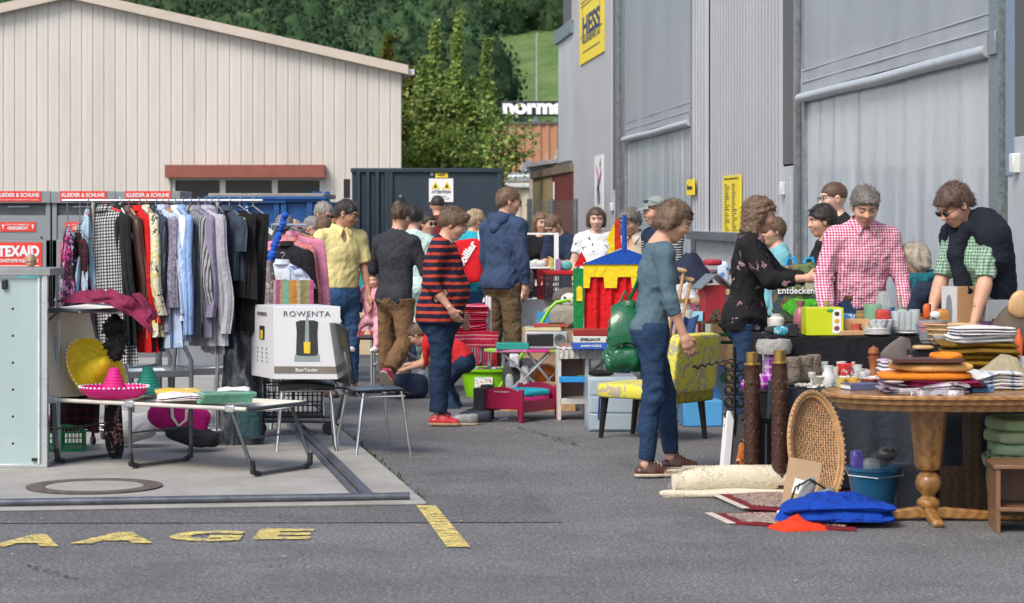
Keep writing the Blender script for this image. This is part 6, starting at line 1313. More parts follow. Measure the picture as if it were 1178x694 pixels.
Yb=16.3;k=Yb/F;zb=Z(436.5,Yb);t=T('appliance_box','white cardboard box of a beer dispenser on a black chair','box',(X(315,Yb),Yb,zb),R(-3));WB=mat('white_carton',(.60,.61,.63),.45,var=.05,vs=3,coat=.1,dirt=.08)
w1,h1,d1=77*k,84*k,.5
b=MB();rzz=0;sx,sy=-.22,.42;vs=[(0,0),(w1,0),(w1+sx,sy),(sx,sy)];b.add([(x,y,z)for z in(0,h1)for x,y in vs],[(0,1,5,4),(1,2,6,5),(2,3,7,6),(3,0,4,7),(0,3,2,1),(4,5,6,7)])
b.build('carton',WB,t,bev=.003)
tf_=0;fa=lambda u,off=.003:Vector((u*w1,-off,0));FR_=(0,0,tf_)
text('ROWENTA',54*k,6*k,mat('grey_ink',(.09,.09,.1),.5,bmp=0),t,tuple(fa(.5)+Vector((0,0,h1-8.5*k))),FR_,bold=.0,spacing=1.15)
MB().box(tuple(fa(.5)+Vector((0,.001,11*k))),(w1-.006,.003,8*k),FR_).build('band',mat('taupe_band',(.16,.14,.12),.5,bmp=0),t);text('BeerTender',26*k,4*k,WH,t,tuple(fa(.5,.006)+Vector((0,0,11*k))),FR_,bold=.01)
b=MB();c0=fa(.5,.0)+Vector((0,0,46*k));b.prism([(-13*k,-22*k),(13*k,-22*k),(12*k,8*k),(13*k,20*k),(8*k,22*k),(-8*k,22*k),(-13*k,20*k),(-12*k,8*k)],.004,o=c0);pic=b.build('printed_machine',mat('print_black',(.03,.032,.036),.4,bmp=0),t,smooth=False)
MB().prism([(-3.4*k,-16*k),(3.4*k,-16*k),(4*k,-3*k),(-4*k,-3*k)],.006,o=c0).build('printed_glass',mat('beer_yellow',(.7,.5,.03),.4,bmp=0),pic,smooth=False)
MB().prism([(-2.5*k,-3*k),(2.5*k,-3*k),(2*k,18*k),(.7*k,28*k),(-.7*k,28*k),(-2*k,18*k)],.0055,o=c0).build('printed_tap',mat('print_grey',(.25,.3,.3),.4,bmp=0),pic,smooth=False)
MB().prism([(-15*k,-25*k),(15*k,-25*k),(14*k,-17*k),(9*k,-19*k),(-9*k,-19*k),(-14*k,-17*k)],.0065,o=c0).build('printed_tray',MATS['print_grey'],pic,smooth=False)
sa=math.atan2(sy,sx);SR=(0,0,sa+math.pi);fs_=lambda u,z:Vector((sx*u-.003,sy*u,z))
text('ROWENTA',.2,4.5*k,MATS['grey_ink'],t,tuple(fs_(.5,h1-10*k)),SR,bold=.0)
MB().box(tuple(fs_(.5,52*k)),(.1,.003,16*k),SR).build('printed_photo',MATS['print_black'],t);MB().box(tuple(fs_(.5,50*k)+Vector((-.003,-.0,0))),(.04,.003,10*k),SR).build('printed_glass',MATS['beer_yellow'],t)
b=MB()
for i in range(4):
 for j in range(3):b.box(tuple(fs_(.3+.2*j,(34-i*5)*k)),(.022,.003,2*k),SR)
b.build('printed_icons',mat('print_icon',(.2,.27,.3),.5,bmp=0),t)
crate('black folding crate standing on a cart behind the chrome chair legs',(X(336,17.6),17.7,SZ+.12),R(4),.42,.36,.36,PLB)
t=T('cart','low cart with tube frame under the black folding crate','cart',(X(340,17.6),17.7,SZ));b=MB();b.tube([(-.3,-.18,.1),(.3,-.18,.1),(.36,-.18,.3),(.36,-.18,.75)],.014,8);b.tube([(-.3,.18,.1),(.3,.18,.1),(.36,.18,.3),(.36,.18,.75)],.014,8);b.tube([(.36,-.18,.75),(.36,.18,.75)],.014,8);b.build('frame',GM,t)
for sx_ in(-.25,.25):b=MB();b.lathe([(0,-.015),(.045,-.015),(.05,0),(.045,.015),(0,.015)],(sx_,-.19,.05),16,(R(90),0,0));b.build('wheel',PLB,t)
stack_chair('black chair with a striped towel over its back behind the beer dispenser box',X(343,18.2),18.2,R(95))
b=MB();b.sheet(lambda u,v_:Vector(((u-.5)*.30,-.012+.012*math.sin(u*9)-.01*v_*0,.03-.30*v_+(.0 if v_>.05 else 0))),24,10,.012)
one('striped_towel','orange, pink and green striped towel hung over a chair back','towel',b,stripes('multi_stripe',[(0,(.6,.24,.03)),(.12,(.55,.5,.36)),(.2,(.33,.30,.14)),(.42,(.5,.1,.25)),(.55,(.62,.42,.4)),(.62,(.45,.12,.25)),(.72,(.35,.33,.18)),(.82,(.15,.4,.32)),(.9,(.33,.3,.14))],.31,0),(X(338,17.93),17.93,Z(327,17.93)))
def table(label,x,Y,w,d,h,topm,legm,rz=0,name='folding_table',th=.025,cross=True,group=None,z0=0):
 t=T(name,label,'table',(x,Y,z0),rz,group);b=MB();b.box((0,0,h-th/2),(w,d,th));b.build('table_top',topm,t,bev=.006)
 for s in(-1,1):
  for e in(-1,1):b=MB();b.tube([(s*(w/2-.12),e*(d/2-.06),h-th),(s*(w/2-.12),e*(d/2-.06),0)],.015,8);b.build('leg',legm,t)
  if cross:b=MB();b.tube([(s*(w/2-.12),-d/2+.06,h*.45),(s*(w/2-.12),d/2-.06,h*.45)],.011,8);b.tube([(s*(w/2-.12),0,h*.45),(s*(w/2-.5),0,h-th)],.011,8);b.build('brace',legm,t)
 return t
def book(label,loc,rz,w,d,h,m,group=None,name='book',cat=None):
 t=T(name,label,cat or name,loc,rz,group);b=MB();b.bb(-w/2,w/2,-d/2,d/2,0,h*.14);b.bb(-w/2,w/2,-d/2,d/2,h*.86,h);b.bb(-w/2,w/2,-d/2,-d/2+.004,h*.14,h*.86);b.build('cover',m,t);MB().bb(-w/2+.004,w/2-.004,-d/2+.004,d/2-.004,h*.14,h*.86).build('pages',PAPW,t);return t
GRN=mat('beer_table_green',(.01,.12,.04),.45,bmp=.05);PINE=wood('pine',(.42,.25,.11),(.6,.4,.2),2,(1,12,12))
def plain(key,c,r=.45,**k):return mat(key,c,r,var=.12,bmp=.03,**k)
tb=table('low folding table of soft toys behind the yellow polo shirt',X(425,23.4),23.4,1.0,.6,.62,PAPW,GM)
for i,(px,py,r,lab)in enumerate(((418,340,.07,'lower'),(426,333,.075,'upper'),(433,341,.06,'smallest'))):one('soft_toy',lab+' of the hot pink round soft toys beside the yellow polo man','soft toy',MB().blob((0,0,0),(2*r,2*r,1.7*r),2.2,.008,30,i,nu=22,nv=12),cloth('hot_pink',(.6,.03,.2)),P(px,py,23.2),0,'hot pink soft toys')
one('tote_bag','teal bag hanging by the dark container beside the pastel box','bag',MB().blob((0,0,0),(.1,.06,.22),4,.006,12,1),plain('teal_bag',(.02,.34,.34)),P(415,322,24.2));one('toy_box','pastel lilac toy box behind the hot pink soft toys','box',MB().box((0,0,0),(.12,.1,.2)),spots('pastel',(.5,.35,.55),[(.6,.4,.5),(.4,.5,.6)],20,.4),P(427,316,24.2),.2,bev=.004)
t=T('poster_board','beige board with red cartoon-like figures leaning on the low folding table','board',P(424,408,23.0),-.1);MB().box((0,0,.2),(.27,.02,.4)).build('panel',plain('beige_board',(.52,.42,.26)),t)
for i,(x_,z_)in enumerate(((.05,.23),(-.08,.21))):MB().blob((x_,-.014,z_),(.07,.006,.11),2,.01,60,i,nu=16,nv=10).build('red_figure',plain('figure_red',(.5,.03,.03)),t)
one('cloth_bundle','pale pink cloth hanging at the knees of the person in brown trousers','cloth',MB().loft([((0,0,0),.03,.03),((.01,0,-.15),.06,.04),((.03,0,-.35),.08,.04)],24,.2,6,2),cloth('pale_pink',(.62,.32,.38)),P(424,338,22.6))
tb=table('small black folding table with a teal rolled towel behind the striped sweater',X(462,22.6),22.4,.75,.5,.50,PLB,ALU)
one('rolled_towel','teal rolled towel on the small black folding table','towel',MB().folds((.32,.3,.1),4,3),cloth('teal_towel',(.03,.24,.22)),(X(474,22.2),22.3,.5),.2)
one('toy_figure','little red toy figure with a white cap on the small black table','toy',MB().lathe([(0,0),(.035,0),(.04,.03),(.025,.08),(.03,.09),(.03,.12),(.0,.14)]),plain('toy_red',(.5,.05,.03)),(X(490,22.0),22.1,.5))
one('shopping_bag','dark blue cloth bag slumped on the ground under the small black table','bag',MB().blob((0,0,.1),(.4,.25,.24),2.6,.02,14,2),NAVC,(X(462,20.9),21.4,0))
t=T('textile_stand','white tube stand draped with pink and red fringed textiles','stand',(X(535,22.6),22.6,0),.1)
for px in(-.2,.22):b=MB();b.tube([(px,-.15,0),(px,-.15,.86)],.014,8);b.tube([(px,.15,0),(px,.15,.86)],.014,8);b.build('leg',WH,t)
b=MB();b.bb(-.25,.25,-.18,.18,.5,.52);b.build('shelf',WH,t)
RF=stripes('red_pink_weave',[(0,(.5,.02,.06)),(.3,(.6,.2,.28)),(.45,(.5,.02,.06)),(.7,(.65,.35,.38)),(.8,(.45,.015,.04))],.09,2)
for i in range(4):one('fringed_blanket',('lowest','second lowest','second from top','topmost')[i]+' folded pink-red blanket on the white tube stand','blanket',MB().folds((.46-.02*i,.4,.07),3,i,c=(0,0,-.035)),RF,(X(533,22.5)+.01*i,22.5,.53+.035+i*.064),.1+.03*i,'folded pink-red blankets')
b=MB();rg=random.Random(3)
for i in range(26):x_=-.3+.6*i/25;b.tube([(x_,0,0),(x_+rg.uniform(-.01,.01),-.01,-.12),(x_+rg.uniform(-.02,.02),-.005,-.2-rg.uniform(0,.08))],[.008,.007,.003],5)
o=one('fringed_throw','red throw with long knotted fringe hanging from the white tube stand','throw',MB().sheet(lambda u,v_:Vector((-.31+.62*u,.02*math.sin(u*12),.0-.14*v_)),20,4,.01),RF,(X(534,22.2),22.24,.55));b.build('fringe',cloth('fringe_red',(.5,.02,.05)),o,loc=(0,0,-.13))
t=T('drawstring_bag','red drawstring bag with slanted white lettering on the back of the turquoise top','bag',P(536,300,24.2),R(-12));b=MB();b.blob((0,0,0),(.34,.12,.44),4,.012,10,4);b.build('bag_body',cloth('red_nylon',(.55,.012,.02),fold=.6),t);text('Mobiliar',.38,.085,WH,t,(0,-.072,.03),(0,R(-58),0),bold=.04,t=.006)
for s in(-1,1):MB().tube([(s*.14,-.03,.2),(s*.12,.02,.28),(s*.1,.12,.3)],.006,6).build('cord',WH,t)
t=T('bicycle','dark bicycle parked behind the navy hooded sweatshirt man','bicycle',(X(585,24.5),24.6,0),R(4));TY=plain('tyre_black',(.02,.02,.02),.8)
for x_ in(-.5,.55):
 b=MB();b.tube([(x_+.33*math.cos(a_),0,.345+.33*math.sin(a_))for a_ in np.linspace(0,2*math.pi,36,endpoint=False)],.018,8,close=True);wl=b.build('wheel',TY,t)
 b=MB();b.tube([(x_+.305*math.cos(a_),0,.345+.305*math.sin(a_))for a_ in np.linspace(0,2*math.pi,36,endpoint=False)],.009,6,close=True)
 for i in range(18):a_=i*math.pi/9;b.tube([(x_,(.02 if i%2 else -.02),.345),(x_+.3*math.cos(a_),0,.345+.3*math.sin(a_))],.0015,4)
 b.build('rim',ALU,wl)
b=MB();b.tube([(-.5,0,.345),(-.1,0,.3),(-.28,0,.85)],.017,8);b.tube([(-.1,0,.3),(.4,0,.78),(-.25,0,.78)],.018,8);b.tube([(-.5,0,.345),(-.26,0,.78)],.012,8);b.tube([(.55,0,.345),(.42,0,.72),(.37,0,.95)],.017,8);b.build('frame',plain('bike_dark',(.03,.035,.04)),t)
MB().tube([(.36,-.28,.98),(.42,-.1,.97),(.38,0,.95),(.42,.1,.97),(.36,.28,.98)],.012,8).build('handlebar',GM,t);MB().blob((-.28,0,.88),(.26,.15,.06),2.5,.003,10,1).build('saddle',LEA,t)
LIM=mat('lime_plastic',(.22,.56,.01),.35,var=.08,bmp=.02)
t=T('laundry_tub','lime green plastic tub with printed panel standing on the asphalt','tub',(X(562,21.6),21.6,0),R(-6));W_,D_=.5,.38
b=MB();b.loft([((0,0,0),W_*.40,D_*.42),((0,0,.03),W_*.42,D_*.44),((0,0,.22),W_*.5,D_*.5),((0,0,.23),W_*.56,D_*.57),((0,0,.255),W_*.57,D_*.58),((0,0,.25),W_*.53,D_*.54),((0,0,.2),W_*.48,D_*.48),((0,0,.04),W_*.4,D_*.4)],44,0,sub=1);b.build('tub_body',LIM,t)
one('tub_wares','toys and dark cloth heaped inside the lime green tub','toys',MB().blob((0,0,.18),(.36,.26,.1),2.5,.02,20,4),spots('toy_mix',(.05,.05,.06),[(.3,.05,.05),(.4,.4,.42),(.05,.1,.3),(.03,.03,.03)],20,.45),(X(562,21.6),21.6,.03))
MB().box((-.02,-.2,.13),(.16,.003,.11),(R(-14),0,0)).build('printed_panel',spots('tub_print',(.6,.62,.6),[(.1,.3,.5),(.5,.1,.1),(.2,.4,.1)],40,.4),t)
def boot(label,loc,rz,m,h=.22,s=1.,group=None,name='boot',sole=SOLB,shaft=None,fur=None):
 t=T(name,label,name,loc,rz,group);v,f=sdf([seg((.0,0,.05*s),(.0,0,h),.048*s,.052*s,sm=.03),seg((-.01,0,.045*s),(.07*s,0,.045*s),.042*s,.046*s,sm=.03),seg((.07*s,0,.042*s),(.15*s,0,.038*s),.044*s,.036*s,sm=.03)],.009,[plane((0,0,.012),(0,0,-1)),plane((0,0,h),(0,0,1))])
 mesh_np('upper',wrinkle(v,f,.004,30,3),f,m,t);v,f=sdf([seg((-.015,0,.01),(.07*s,0,.01),.044*s,.049*s,sm=.03),seg((.07*s,0,.01),(.155*s,0,.01),.047*s,.038*s,sm=.03)],.008,[plane((0,0,0),(0,0,-1)),plane((0,0,.02),(0,0,1))]);mesh_np('sole',v,f,sole,t)
 if fur:b=MB();b.lathe([(.05*s,h-.06),(.085*s,h-.055),(.095*s,h-.01),(.085*s,h+.03),(.05*s,h+.035),(.045*s,h-.0)],n=24);b.build('fur_cuff',fur,t)
 return t
GRYS=cloth('grey_suede',(.12,.12,.13));DGS=cloth('dark_suede',(.05,.05,.055))
boot('tall dark grey boot standing in front of the lime tub',(X(552,19.0),19.0,0),R(200),DGS,.26);boot('second dark grey boot, leaning beside the red doll bed',(X(560,18.9),19.2,0),R(170),DGS,.27)
boot('pale grey trainer with dark stripes in front of the grey boots',(X(541,18.5),18.6,0),R(190),plain('grey_trainer',(.28,.29,.28)),.085,1.1,name='trainer',sole=SOLW);boot('dark trainer next to the pale grey trainer',(X(556,18.7),18.9,0),R(185),plain('dark_trainer',(.07,.08,.1)),.085,1.1,name='trainer')
Yd=18.4;DR=mat('crimson_paint',(.27,.006,.045),.42,var=.1,vs=4,bmp=.05,coat=.2);t=T('doll_bed','crimson painted wooden doll bed with turquoise and pink bedding','doll bed',(X(578,Yd),18.9,0),R(-35));wl,dl=.30,.50;w2=.325
b_=[]
for(y_,hh,nm)in((0,.27,'footboard'),(dl,.28,'headboard')):
 b=MB();pl=[(-w2/2,.1)]+[(-w2/2+w2*i/12,hh-.03+.035*math.sin(math.pi*i/12))for i in range(13)]+[(w2/2,.1)];b.prism(pl,.018,o=(0,y_,0));b.build(nm,DR,t,bev=.002)
 for s in(-1,1):b=MB();b.box((s*(w2/2+.016),y_,(hh-.01)/2),(.034,.034,hh-.01));b.build('leg',DR,t,bev=.005)
for s in(-1,1):b=MB();b.box((s*(w2/2+.005),dl/2,.12),(.014,dl-.03,.09));b.build('side_rail',DR,t,bev=.003)
MB().blob((0,dl/2,.165),(w2-.01,dl-.04,.07),5,.004,14,2).build('mattress',spots('pink_dots',(.6,.01,.18),[(.65,.45,.5)],75,.22),t);MB().blob((0,dl/2+.03,.215),(w2-.0,dl-.08,.06),4,.008,12,5).build('quilt',spots('turq_white',(.02,.34,.42),[(.02,.34,.42),(.5,.62,.62),(.02,.3,.4)],9,.4,blotch=.1),t)
text('VEILCHENBETT',.15,.012,mat('cream_ink',(.5,.4,.3),.6),t,(0,-.011,.235),bold=.02)
one('wire_hanger','bent wire clothes hanger lying on the asphalt under the crimson doll bed','hanger',MB().tube([(-.1,0,.006),(.0,-.02,.05),(.12,.02,.012),(.1,.0,.006)],.004,6,close=True),CHR,(X(588,18.9),18.9,0));one('sheet_of_paper','white sheet of paper on the asphalt beneath the doll bed','paper',MB().box((0,0,.004),(.2,.14,.003)),PAPW,(X(592,19),19.1,0),.3)
Yi=20.3;hI=Z(402,Yi);t=T('ironing_board','small ironing board with lime and pink cover on crossed white legs','ironing board',(X(606,Yi),Yi,0),R(3))
pl=[(-.36,0),(-.3,-.12),(-.1,-.15),(.42,-.15),(.44,0),(.42,.15),(-.1,.15),(-.3,.12)];b=MB();b.add([(x,y,z)for z in(hI-.02,hI+.005)for x,y in pl],[tuple(range(7,-1,-1)),tuple(range(8,16))]+[(i,(i+1)%8,8+(i+1)%8,8+i)for i in range(8)]);b.build('board_cover',stripes('lime_pink_cover',[(0,(.6,.05,.25)),(.25,(.35,.6,.05)),(.55,(.3,.55,.1)),(.68,(.6,.2,.35))],.8,0),t,bev=.006)
for y_ in(-.08,.08):
 for(a_,c_2)in((-.28,.2),(.3,-.22),(-.02,.42)if y_>0 else(.36,.0)):b=MB();b.tube([(a_,y_,0),(c_2,y_,hI-.02)],.011,8);b.build('leg',ALU,t)
def fold(name,label,cat,px,Y,z,size,m,n=4,rz=0,seed=0,group=None,amp=.008):return one(name,label,cat,MB().folds(size,n,seed,amp),m,(X(px,Y),Y,z),rz,group)
def small(name,label,cat,px,Y,z,size,m,rz=0,pw=0,group=None,bev=.003,amp=.004,seed=0):
 b=MB()
 if pw:b.blob((0,0,size[2]/2),size,pw,amp,14,seed,nu=24,nv=12)
 else:b.box((0,0,size[2]/2),size)
 return one(name,label,cat,b,m,(X(px,Y),Y,z),rz,group,0 if pw else bev)
zt=hI+.006
small('glass_tray','teal green glass box on the pointed end of the small ironing board','box',589,20.25,zt,(.27,.2,.055),plain('teal_glass',(.03,.3,.27),.15),.05)
t=T('radio','silver and black radio-cassette player on the lime and pink board','radio',(X(629,20.2),20.25,zt),R(-4));MB().box((0,0,.075),(.36,.18,.15)).build('case',plain('silver_plastic',(.36,.38,.4),.35),t,bev=.015);MB().box((-.05,-.092,.08),(.22,.012,.10)).build('front',plain('radio_black',(.02,.02,.024),.2),t,bev=.01)
b=MB()
for i in range(4):b.lathe([(.012+i*.011,0),(.016+i*.011,.003),(.016+i*.011,0)],(.115,-.092,.08),18,(R(90),0,0))
b.build('speaker',plain('speaker_grey',(.2,.21,.22)),t);MB().tube([(-.14,0,.15),(-.14,0,.18),(.14,0,.18),(.14,0,.15)],.008,8).build('handle',GM,t)
for i,(px,w_,c,lab)in enumerate(((625,.3,(.55,.5,.3),'pale yellow patterned book flat on the radio'),(632,.26,(.4,.06,.05),'red-spined book lying above the pale yellow book'),(642,.16,(.3,.12,.05),'thin brown book at the end of the stacked books'))):book(lab,(X(px,20.2),20.3,zt+.155+(.03 if i==0 else 0)*0+i*.03*(i<2)+.03*(i==2)),-.05+i*.06,w_,.18,.028,plain('bk%d'%i,c))
Yk=22.4;small('moving_box','kraft cardboard box printed with pastel bunting under the grey cushion','box',634,21.6,.0,(.5,.3,.62),CARD,-.05)
o=T('bunting_print','pastel paper bunting strung on the kraft box beneath the grey cushion','bunting',(X(636,21.6),21.42,0),-.05)
for i,c in enumerate(((.2,.5,.4),(.7,.6,.1),(.6,.25,.35),(.2,.5,.42),(.7,.55,.1))):MB().prism([(-.03,0),(.03,0),(0,-.07)],.004,o=(-.2+i*.1,0,.58-.05*math.sin(i*.8))).build('pennant',plain('pn%d'%(i%3),c),o,smooth=False)
small('cushion','plain grey-beige cushion on the kraft cardboard box','cushion',647,21.5,.62,(.36,.2,.2),cloth('greige',(.30,.27,.23)),-.1,3,amp=.008)
book('framed picture of a green meadow and blue sky standing against the kraft box',(X(625,21.2),21.25,.6),0,.12,.02,.17,spots('meadow_picture',(.06,.3,.5),[(.1,.35,.08),(.06,.25,.5),(.1,.4,.1)],14,.5),name='picture',cat='picture')
t=T('plush_owl','grey and white plush owl lying on the grey-beige cushion','soft toy',(X(652,21.6),21.6,.80));MB().blob((0,0,.08),(.24,.18,.17),2.2,.008,20,1).build('plush_body',mat('grey_fur',(.12,.10,.085),1,bmp=1,bs=150),t);MB().blob((.02,-.07,.07),(.15,.09,.12),2,.004,20,3).build('face',mat('white_fur',(.6,.58,.54),1,bmp=1,bs=150),t)
for dx in(-.02,.06):MB().blob((dx,-.118,.085),(.022,.01,.022),2,0,1,0,nu=10,nv=8).build('eye',INK,t)
MB().blob((.02,-.12,.055),(.02,.012,.02),2,0,1,0,nu=10,nv=8).build('beak',INK,t)
t=T('push_scooter','lime green tube handle of a child trolley sticking up behind the ironing board','trolley',(X(600,21.0),21.0,0));MB().tube([(-.28,0,0),(-.1,0,.25),(.1,0,.55),(.24,0,.80),(.3,0,.86),(.42,.02,.88)],.015,8).build('handle',LIM,t);MB().blob((.0,.05,.22),(.32,.26,.28),4,.01,12,1).build('dark_seat',DGS,t)
tw=table('white-clothed stall table behind the hooded man carrying shelf and crates',X(632,23.6),23.7,1.3,.8,.80,cloth('white_tablecloth',(.6,.6,.6)),ALU)
one('tablecloth','white cloth hanging down in front of the crates beside the brown trousers','tablecloth',MB().sheet(lambda u,v_:Vector((-.62+1.24*u,-.42+.02*math.sin(u*26)*v_,.806-.55*v_)),40,6,.004),cloth('white_tablecloth',(.6,.6,.6)),(X(632,23.6),23.7,0))
RC=plain('crate_red',(.55,.015,.02),.4)
crate('red-rimmed black plastic crate on the white tablecloth',(X(648,23.2),23.3,.81),R(4),.36,.3,.27,plain('crate_slate',(.05,.06,.075)),hm=RC,grid=8);crate('red plastic crate beside the red-rimmed black one',(X(627,23.3),23.45,.81),R(-6),.12,.3,.28,RC,grid=2)
Ys=24.0;k=Ys/F;t=T('display_shelf','white open shelf of tiny figurines standing on the stall table','shelf',(X(620,Ys),Ys,.81));sw,sh_=40*k,Z(268,Ys)-.81
for s in(-1,1):MB().box((s*sw/2,0,sh_/2),(.02 if s<0 else .045,.12,sh_)).build('side_panel',WH,t,bev=.003)
for z_ in(.12,.29,sh_-.01):MB().box((0,0,z_),(sw-.03,.12,.018)).build('shelf_board',WH,t,bev=.002)
rg=random.Random(6)
for i in range(16):
 lv=i%2;x_=-sw/2+.03+(sw-.08)*(i//2)/7;h_=rg.uniform(.03,.07);cc=rg.choice([(.5,.48,.44),(.35,.15,.08),(.4,.38,.35),(.5,.2,.05),(.06,.08,.2)])
 b=MB();b.lathe([(0,0),(h_*.35,0),(h_*.4,h_*.3),(h_*.2,h_*.6),(h_*.28,h_*.8),(0,h_)],n=10);one('figurine','tiny glazed figurine on the '+('middle' if lv else 'bottom')+' board of the white shelf','figurine',b,plain('fig%d'%(i%5),cc,.3),(X(620,Ys)+x_,Ys,.81+(.30 if lv else .13)),0,'figurines on the white shelf '+('middle' if lv else 'bottom')+' board')
for i in range(3):one('ceramic_dog',('leftmost','middle','rightmost')[i]+' white porcelain animal at the top of the trinket shelf','figurine',MB().blob((0,0,.03),(.09,.05,.07),2,.008,40,i,nu=16,nv=10),plain('porcelain',(.6,.6,.6),.3),(X(608+i*7,Ys),Ys-.02,.81+.30),0,'porcelain animals')
small('plush_mix','heap of soft toys and baubles between the white shelf and the hooded man','soft toys',608,23.4,.81,(.14,.16,.3),spots('plush_mix',(.3,.26,.22),[(.5,.48,.45),(.1,.25,.12),(.35,.15,.05),(.05,.05,.06)],16,.45,blotch=.1),0,2.4,amp=.015)
small('storage_tin','aqua tin bucket tilted on the black crate','tin',652,23.2,1.09,(.1,.1,.09),plain('aqua_tin',(.12,.42,.38)),.4,3);small('file_folder','lime yellow folder standing at the end of the white shelf','folder',634.5,23.8,1.08,(.025,.1,.12),plain('lime_folder',(.5,.6,.05)),0);small('folder','lilac folder beside the aqua tin bucket','folder',642,23.7,1.08,(.05,.1,.11),plain('lilac_folder',(.35,.2,.4)),0)
small('ceramic_bowl','orange glazed pumpkin pot under the crossed white legs','pot',628,20.5,.17,(.22,.22,.19),plain('pumpkin',(.6,.14,.01),.3),0,2.3,amp=.003);small('paper_cup','blue and white printed pot beneath the pointed end of the ironing board','pot',592,20.9,.3,(.09,.09,.12),spots('bw_pot',(.6,.6,.65),[(.1,.15,.4)],40,.3),0,5)
small('pallet_board','wooden board laid on the ground behind the doll bed','board',618,20.1,.0,(.62,.4,.10),PINE,.02);small('newspaper','folded newspaper on the wooden board','newspaper',606,19.95,.10,(.3,.2,.03),spots('newsprint',(.5,.5,.48),[(.2,.2,.2)],60,.3),.1);small('glass_bottle','clear bottle standing on the wooden board behind the doll bed','bottle',586,20.1,.10,(.07,.07,.2),glassy('clear_glass',(.6,.68,.68)),0,3);small('vase','white vase standing next to the pumpkin pot','vase',604,20.3,.12,(.08,.08,.24),plain('vase_white',(.6,.6,.6),.2),0,3)
Yw=19.0;t=T('toy_kitchen','white painted open toy cabinet with a fabric-covered top','cabinet',(X(672,Yw),Yw+.2,0),R(2));wC,hC,dC=.40,Z(402,Yw),.34;CW=mat('cream_paint',(.58,.56,.50),.5,var=.06)
for x_ in(-wC/2,.02,wC/2):MB().box((x_,0,hC/2-.01),(.03,dC,hC-.02)).build('upright',CW,t,bev=.003)
for z_ in(.15,hC-.03):MB().box((0,0,z_),(wC,dC,.045)).build('shelf_board',CW,t,bev=.003)
MB().box((-.09,dC/2,.38),(.19,.01,.42)).build('back_panel',plain('dusty_rose',(.28,.16,.16)),t);b=MB();b.sheet(lambda u,v_:Vector((-wC/2-.01+(wC+.02)*u,-dC/2-.012+.006*math.sin(u*60),hC-.005-.07*v_)),60,4,.004);b.sheet(lambda u,v_:Vector((-wC/2-.01+(wC+.02)*u,-dC/2+dC*v_,hC+.002+.004*math.sin(u*50))),50,4,.004);b.build('cloth_top',cloth('cream_cloth',(.55,.53,.48),fold=.8,fs=25),t)
small('toy_box','bright blue plastic toy box inside the white toy cabinet','toy',658,18.96,hC*.55,(.2,.12,.04),plain('cyan_blue',(.02,.25,.6)),0);small('green_box','bright green lid beside the blue toy box in the cabinet','toy',670,19.1,hC*.55,(.08,.14,.04),plain('grass_green',(.1,.4,.05)),0)
GM_=[('blue_box',(.03,.10,.45),'blue board game box on the white toy cabinet'),('white_box',(.6,.6,.55),'white and yellow board game box above the blue one'),('dark_red_box',(.25,.02,.02),'dark red printed game box on top of the white one')]
for i,(n_,c,lab)in enumerate(GM_):
 o=small('board_game',lab,'board game',680,18.9,hC+.012+i*.052,(.3-.01*i,.26,.05),plain(n_,c,.35),.04-i*.03)
 if i<2:text('JUNIOR PUZZLE' if i==0 else 'SPIELSACK',.16,.022,WH if i==0 else INK,o,(-.01,-.132,.025),bold=.03)
Yq=18.0;FR1=glassy('frosted_plastic',(.46,.56,.63),.3,.55);t=T('drawer_unit','transparent plastic drawer unit with dark blue handle under the green bag','drawer unit',(X(704,Yq),Yq+.25,0),R(2));wq,hq=.37,Z(434,Yq)
b=MB();b.loft([((0,0,0),wq/2*1.0,.24),((0,0,hq),wq/2*1.0,.24)],4,0)if False else b.bb(-wq/2,wq/2,-.22,.22,0,hq);b.build('shell',FR1,t,bev=.012)
for i in range(3):z_=.01+i*(hq-.02)/3;MB().bb(-wq/2+.015,wq/2-.015,-.235,-.222,z_+.006,z_+(hq-.02)/3-.006).build('drawer_front',FR1,t,bev=.008)
MB().tube([(-wq/2+.08,-.236,.10),(-wq/2+.075,-.262,.11),(-wq/2+.085,-.262,.27),(-wq/2+.08,-.236,.28)],.008,8).build('handle',plain('handle_blue',(.02,.03,.25)),t)
MB().bb(-wq/2+.03,wq/2-.03,-.2,.2,.02,.14).build('contents',plain('pale_blue_stuff',(.3,.45,.55)),t);small('shoes_dark','pair of dark slippers on top of the transparent drawer unit','slippers',692,18.1,hq,(.2,.14,.05),BLKC,.1,2.6,amp=.01)
Yp=19.9;k=Yp/F;zb_,zt_=Z(384,Yp),Z(309,Yp);t=T('puppet_theatre','cloth puppet theatre with red curtain, yellow scalloped valance and blue roof','puppet theatre',(X(718,Yp),Yp,zb_));RCU=cloth('curtain_red',(.55,.01,.015),.15,fold=.7);GSD=cloth('theatre_green',(.01,.2,.05),.12);YV=cloth('theatre_yellow',(.72,.55,.02),.1);BR=cloth('theatre_blue',(.012,.07,.36),.12)
x0,x1=-54*k,54*k;ht=zt_-zb_
MB().sheet(lambda u,v_:Vector((-46*k+92*k*u,.012*math.sin(u*34+v_)+.008*math.sin(u*71),(ht-.04)*(1-v_))),60,8,.006).build('curtain',RCU,t)
for s in(-1,1):
 b=MB();b.prism([(s*58*k,-.03),(s*47*k,-.03),(s*45*k,ht),(s*59*k,ht)],.03,o=(0,-.01,0));b.build('side_panel',GSD,t)
 b=MB();b.prism([(s*51.5*k+.012*math.cos(a_)*2,.30+(.05 if i<8 else 0)+.012*math.sin(a_)*(2 if i<8 else 0)-(.05 if i>=8 else 0))for i,a_ in enumerate([j*math.pi/7 for j in range(8)]+[math.pi,0])],.006,o=(0,-.03,.02));b.build('window_patch',YV,t)
sc_=[(-48*k,ht+.0)]+[(48*k,ht)];pl=[(-47*k,ht+.01)]
n_=3;pts=[]
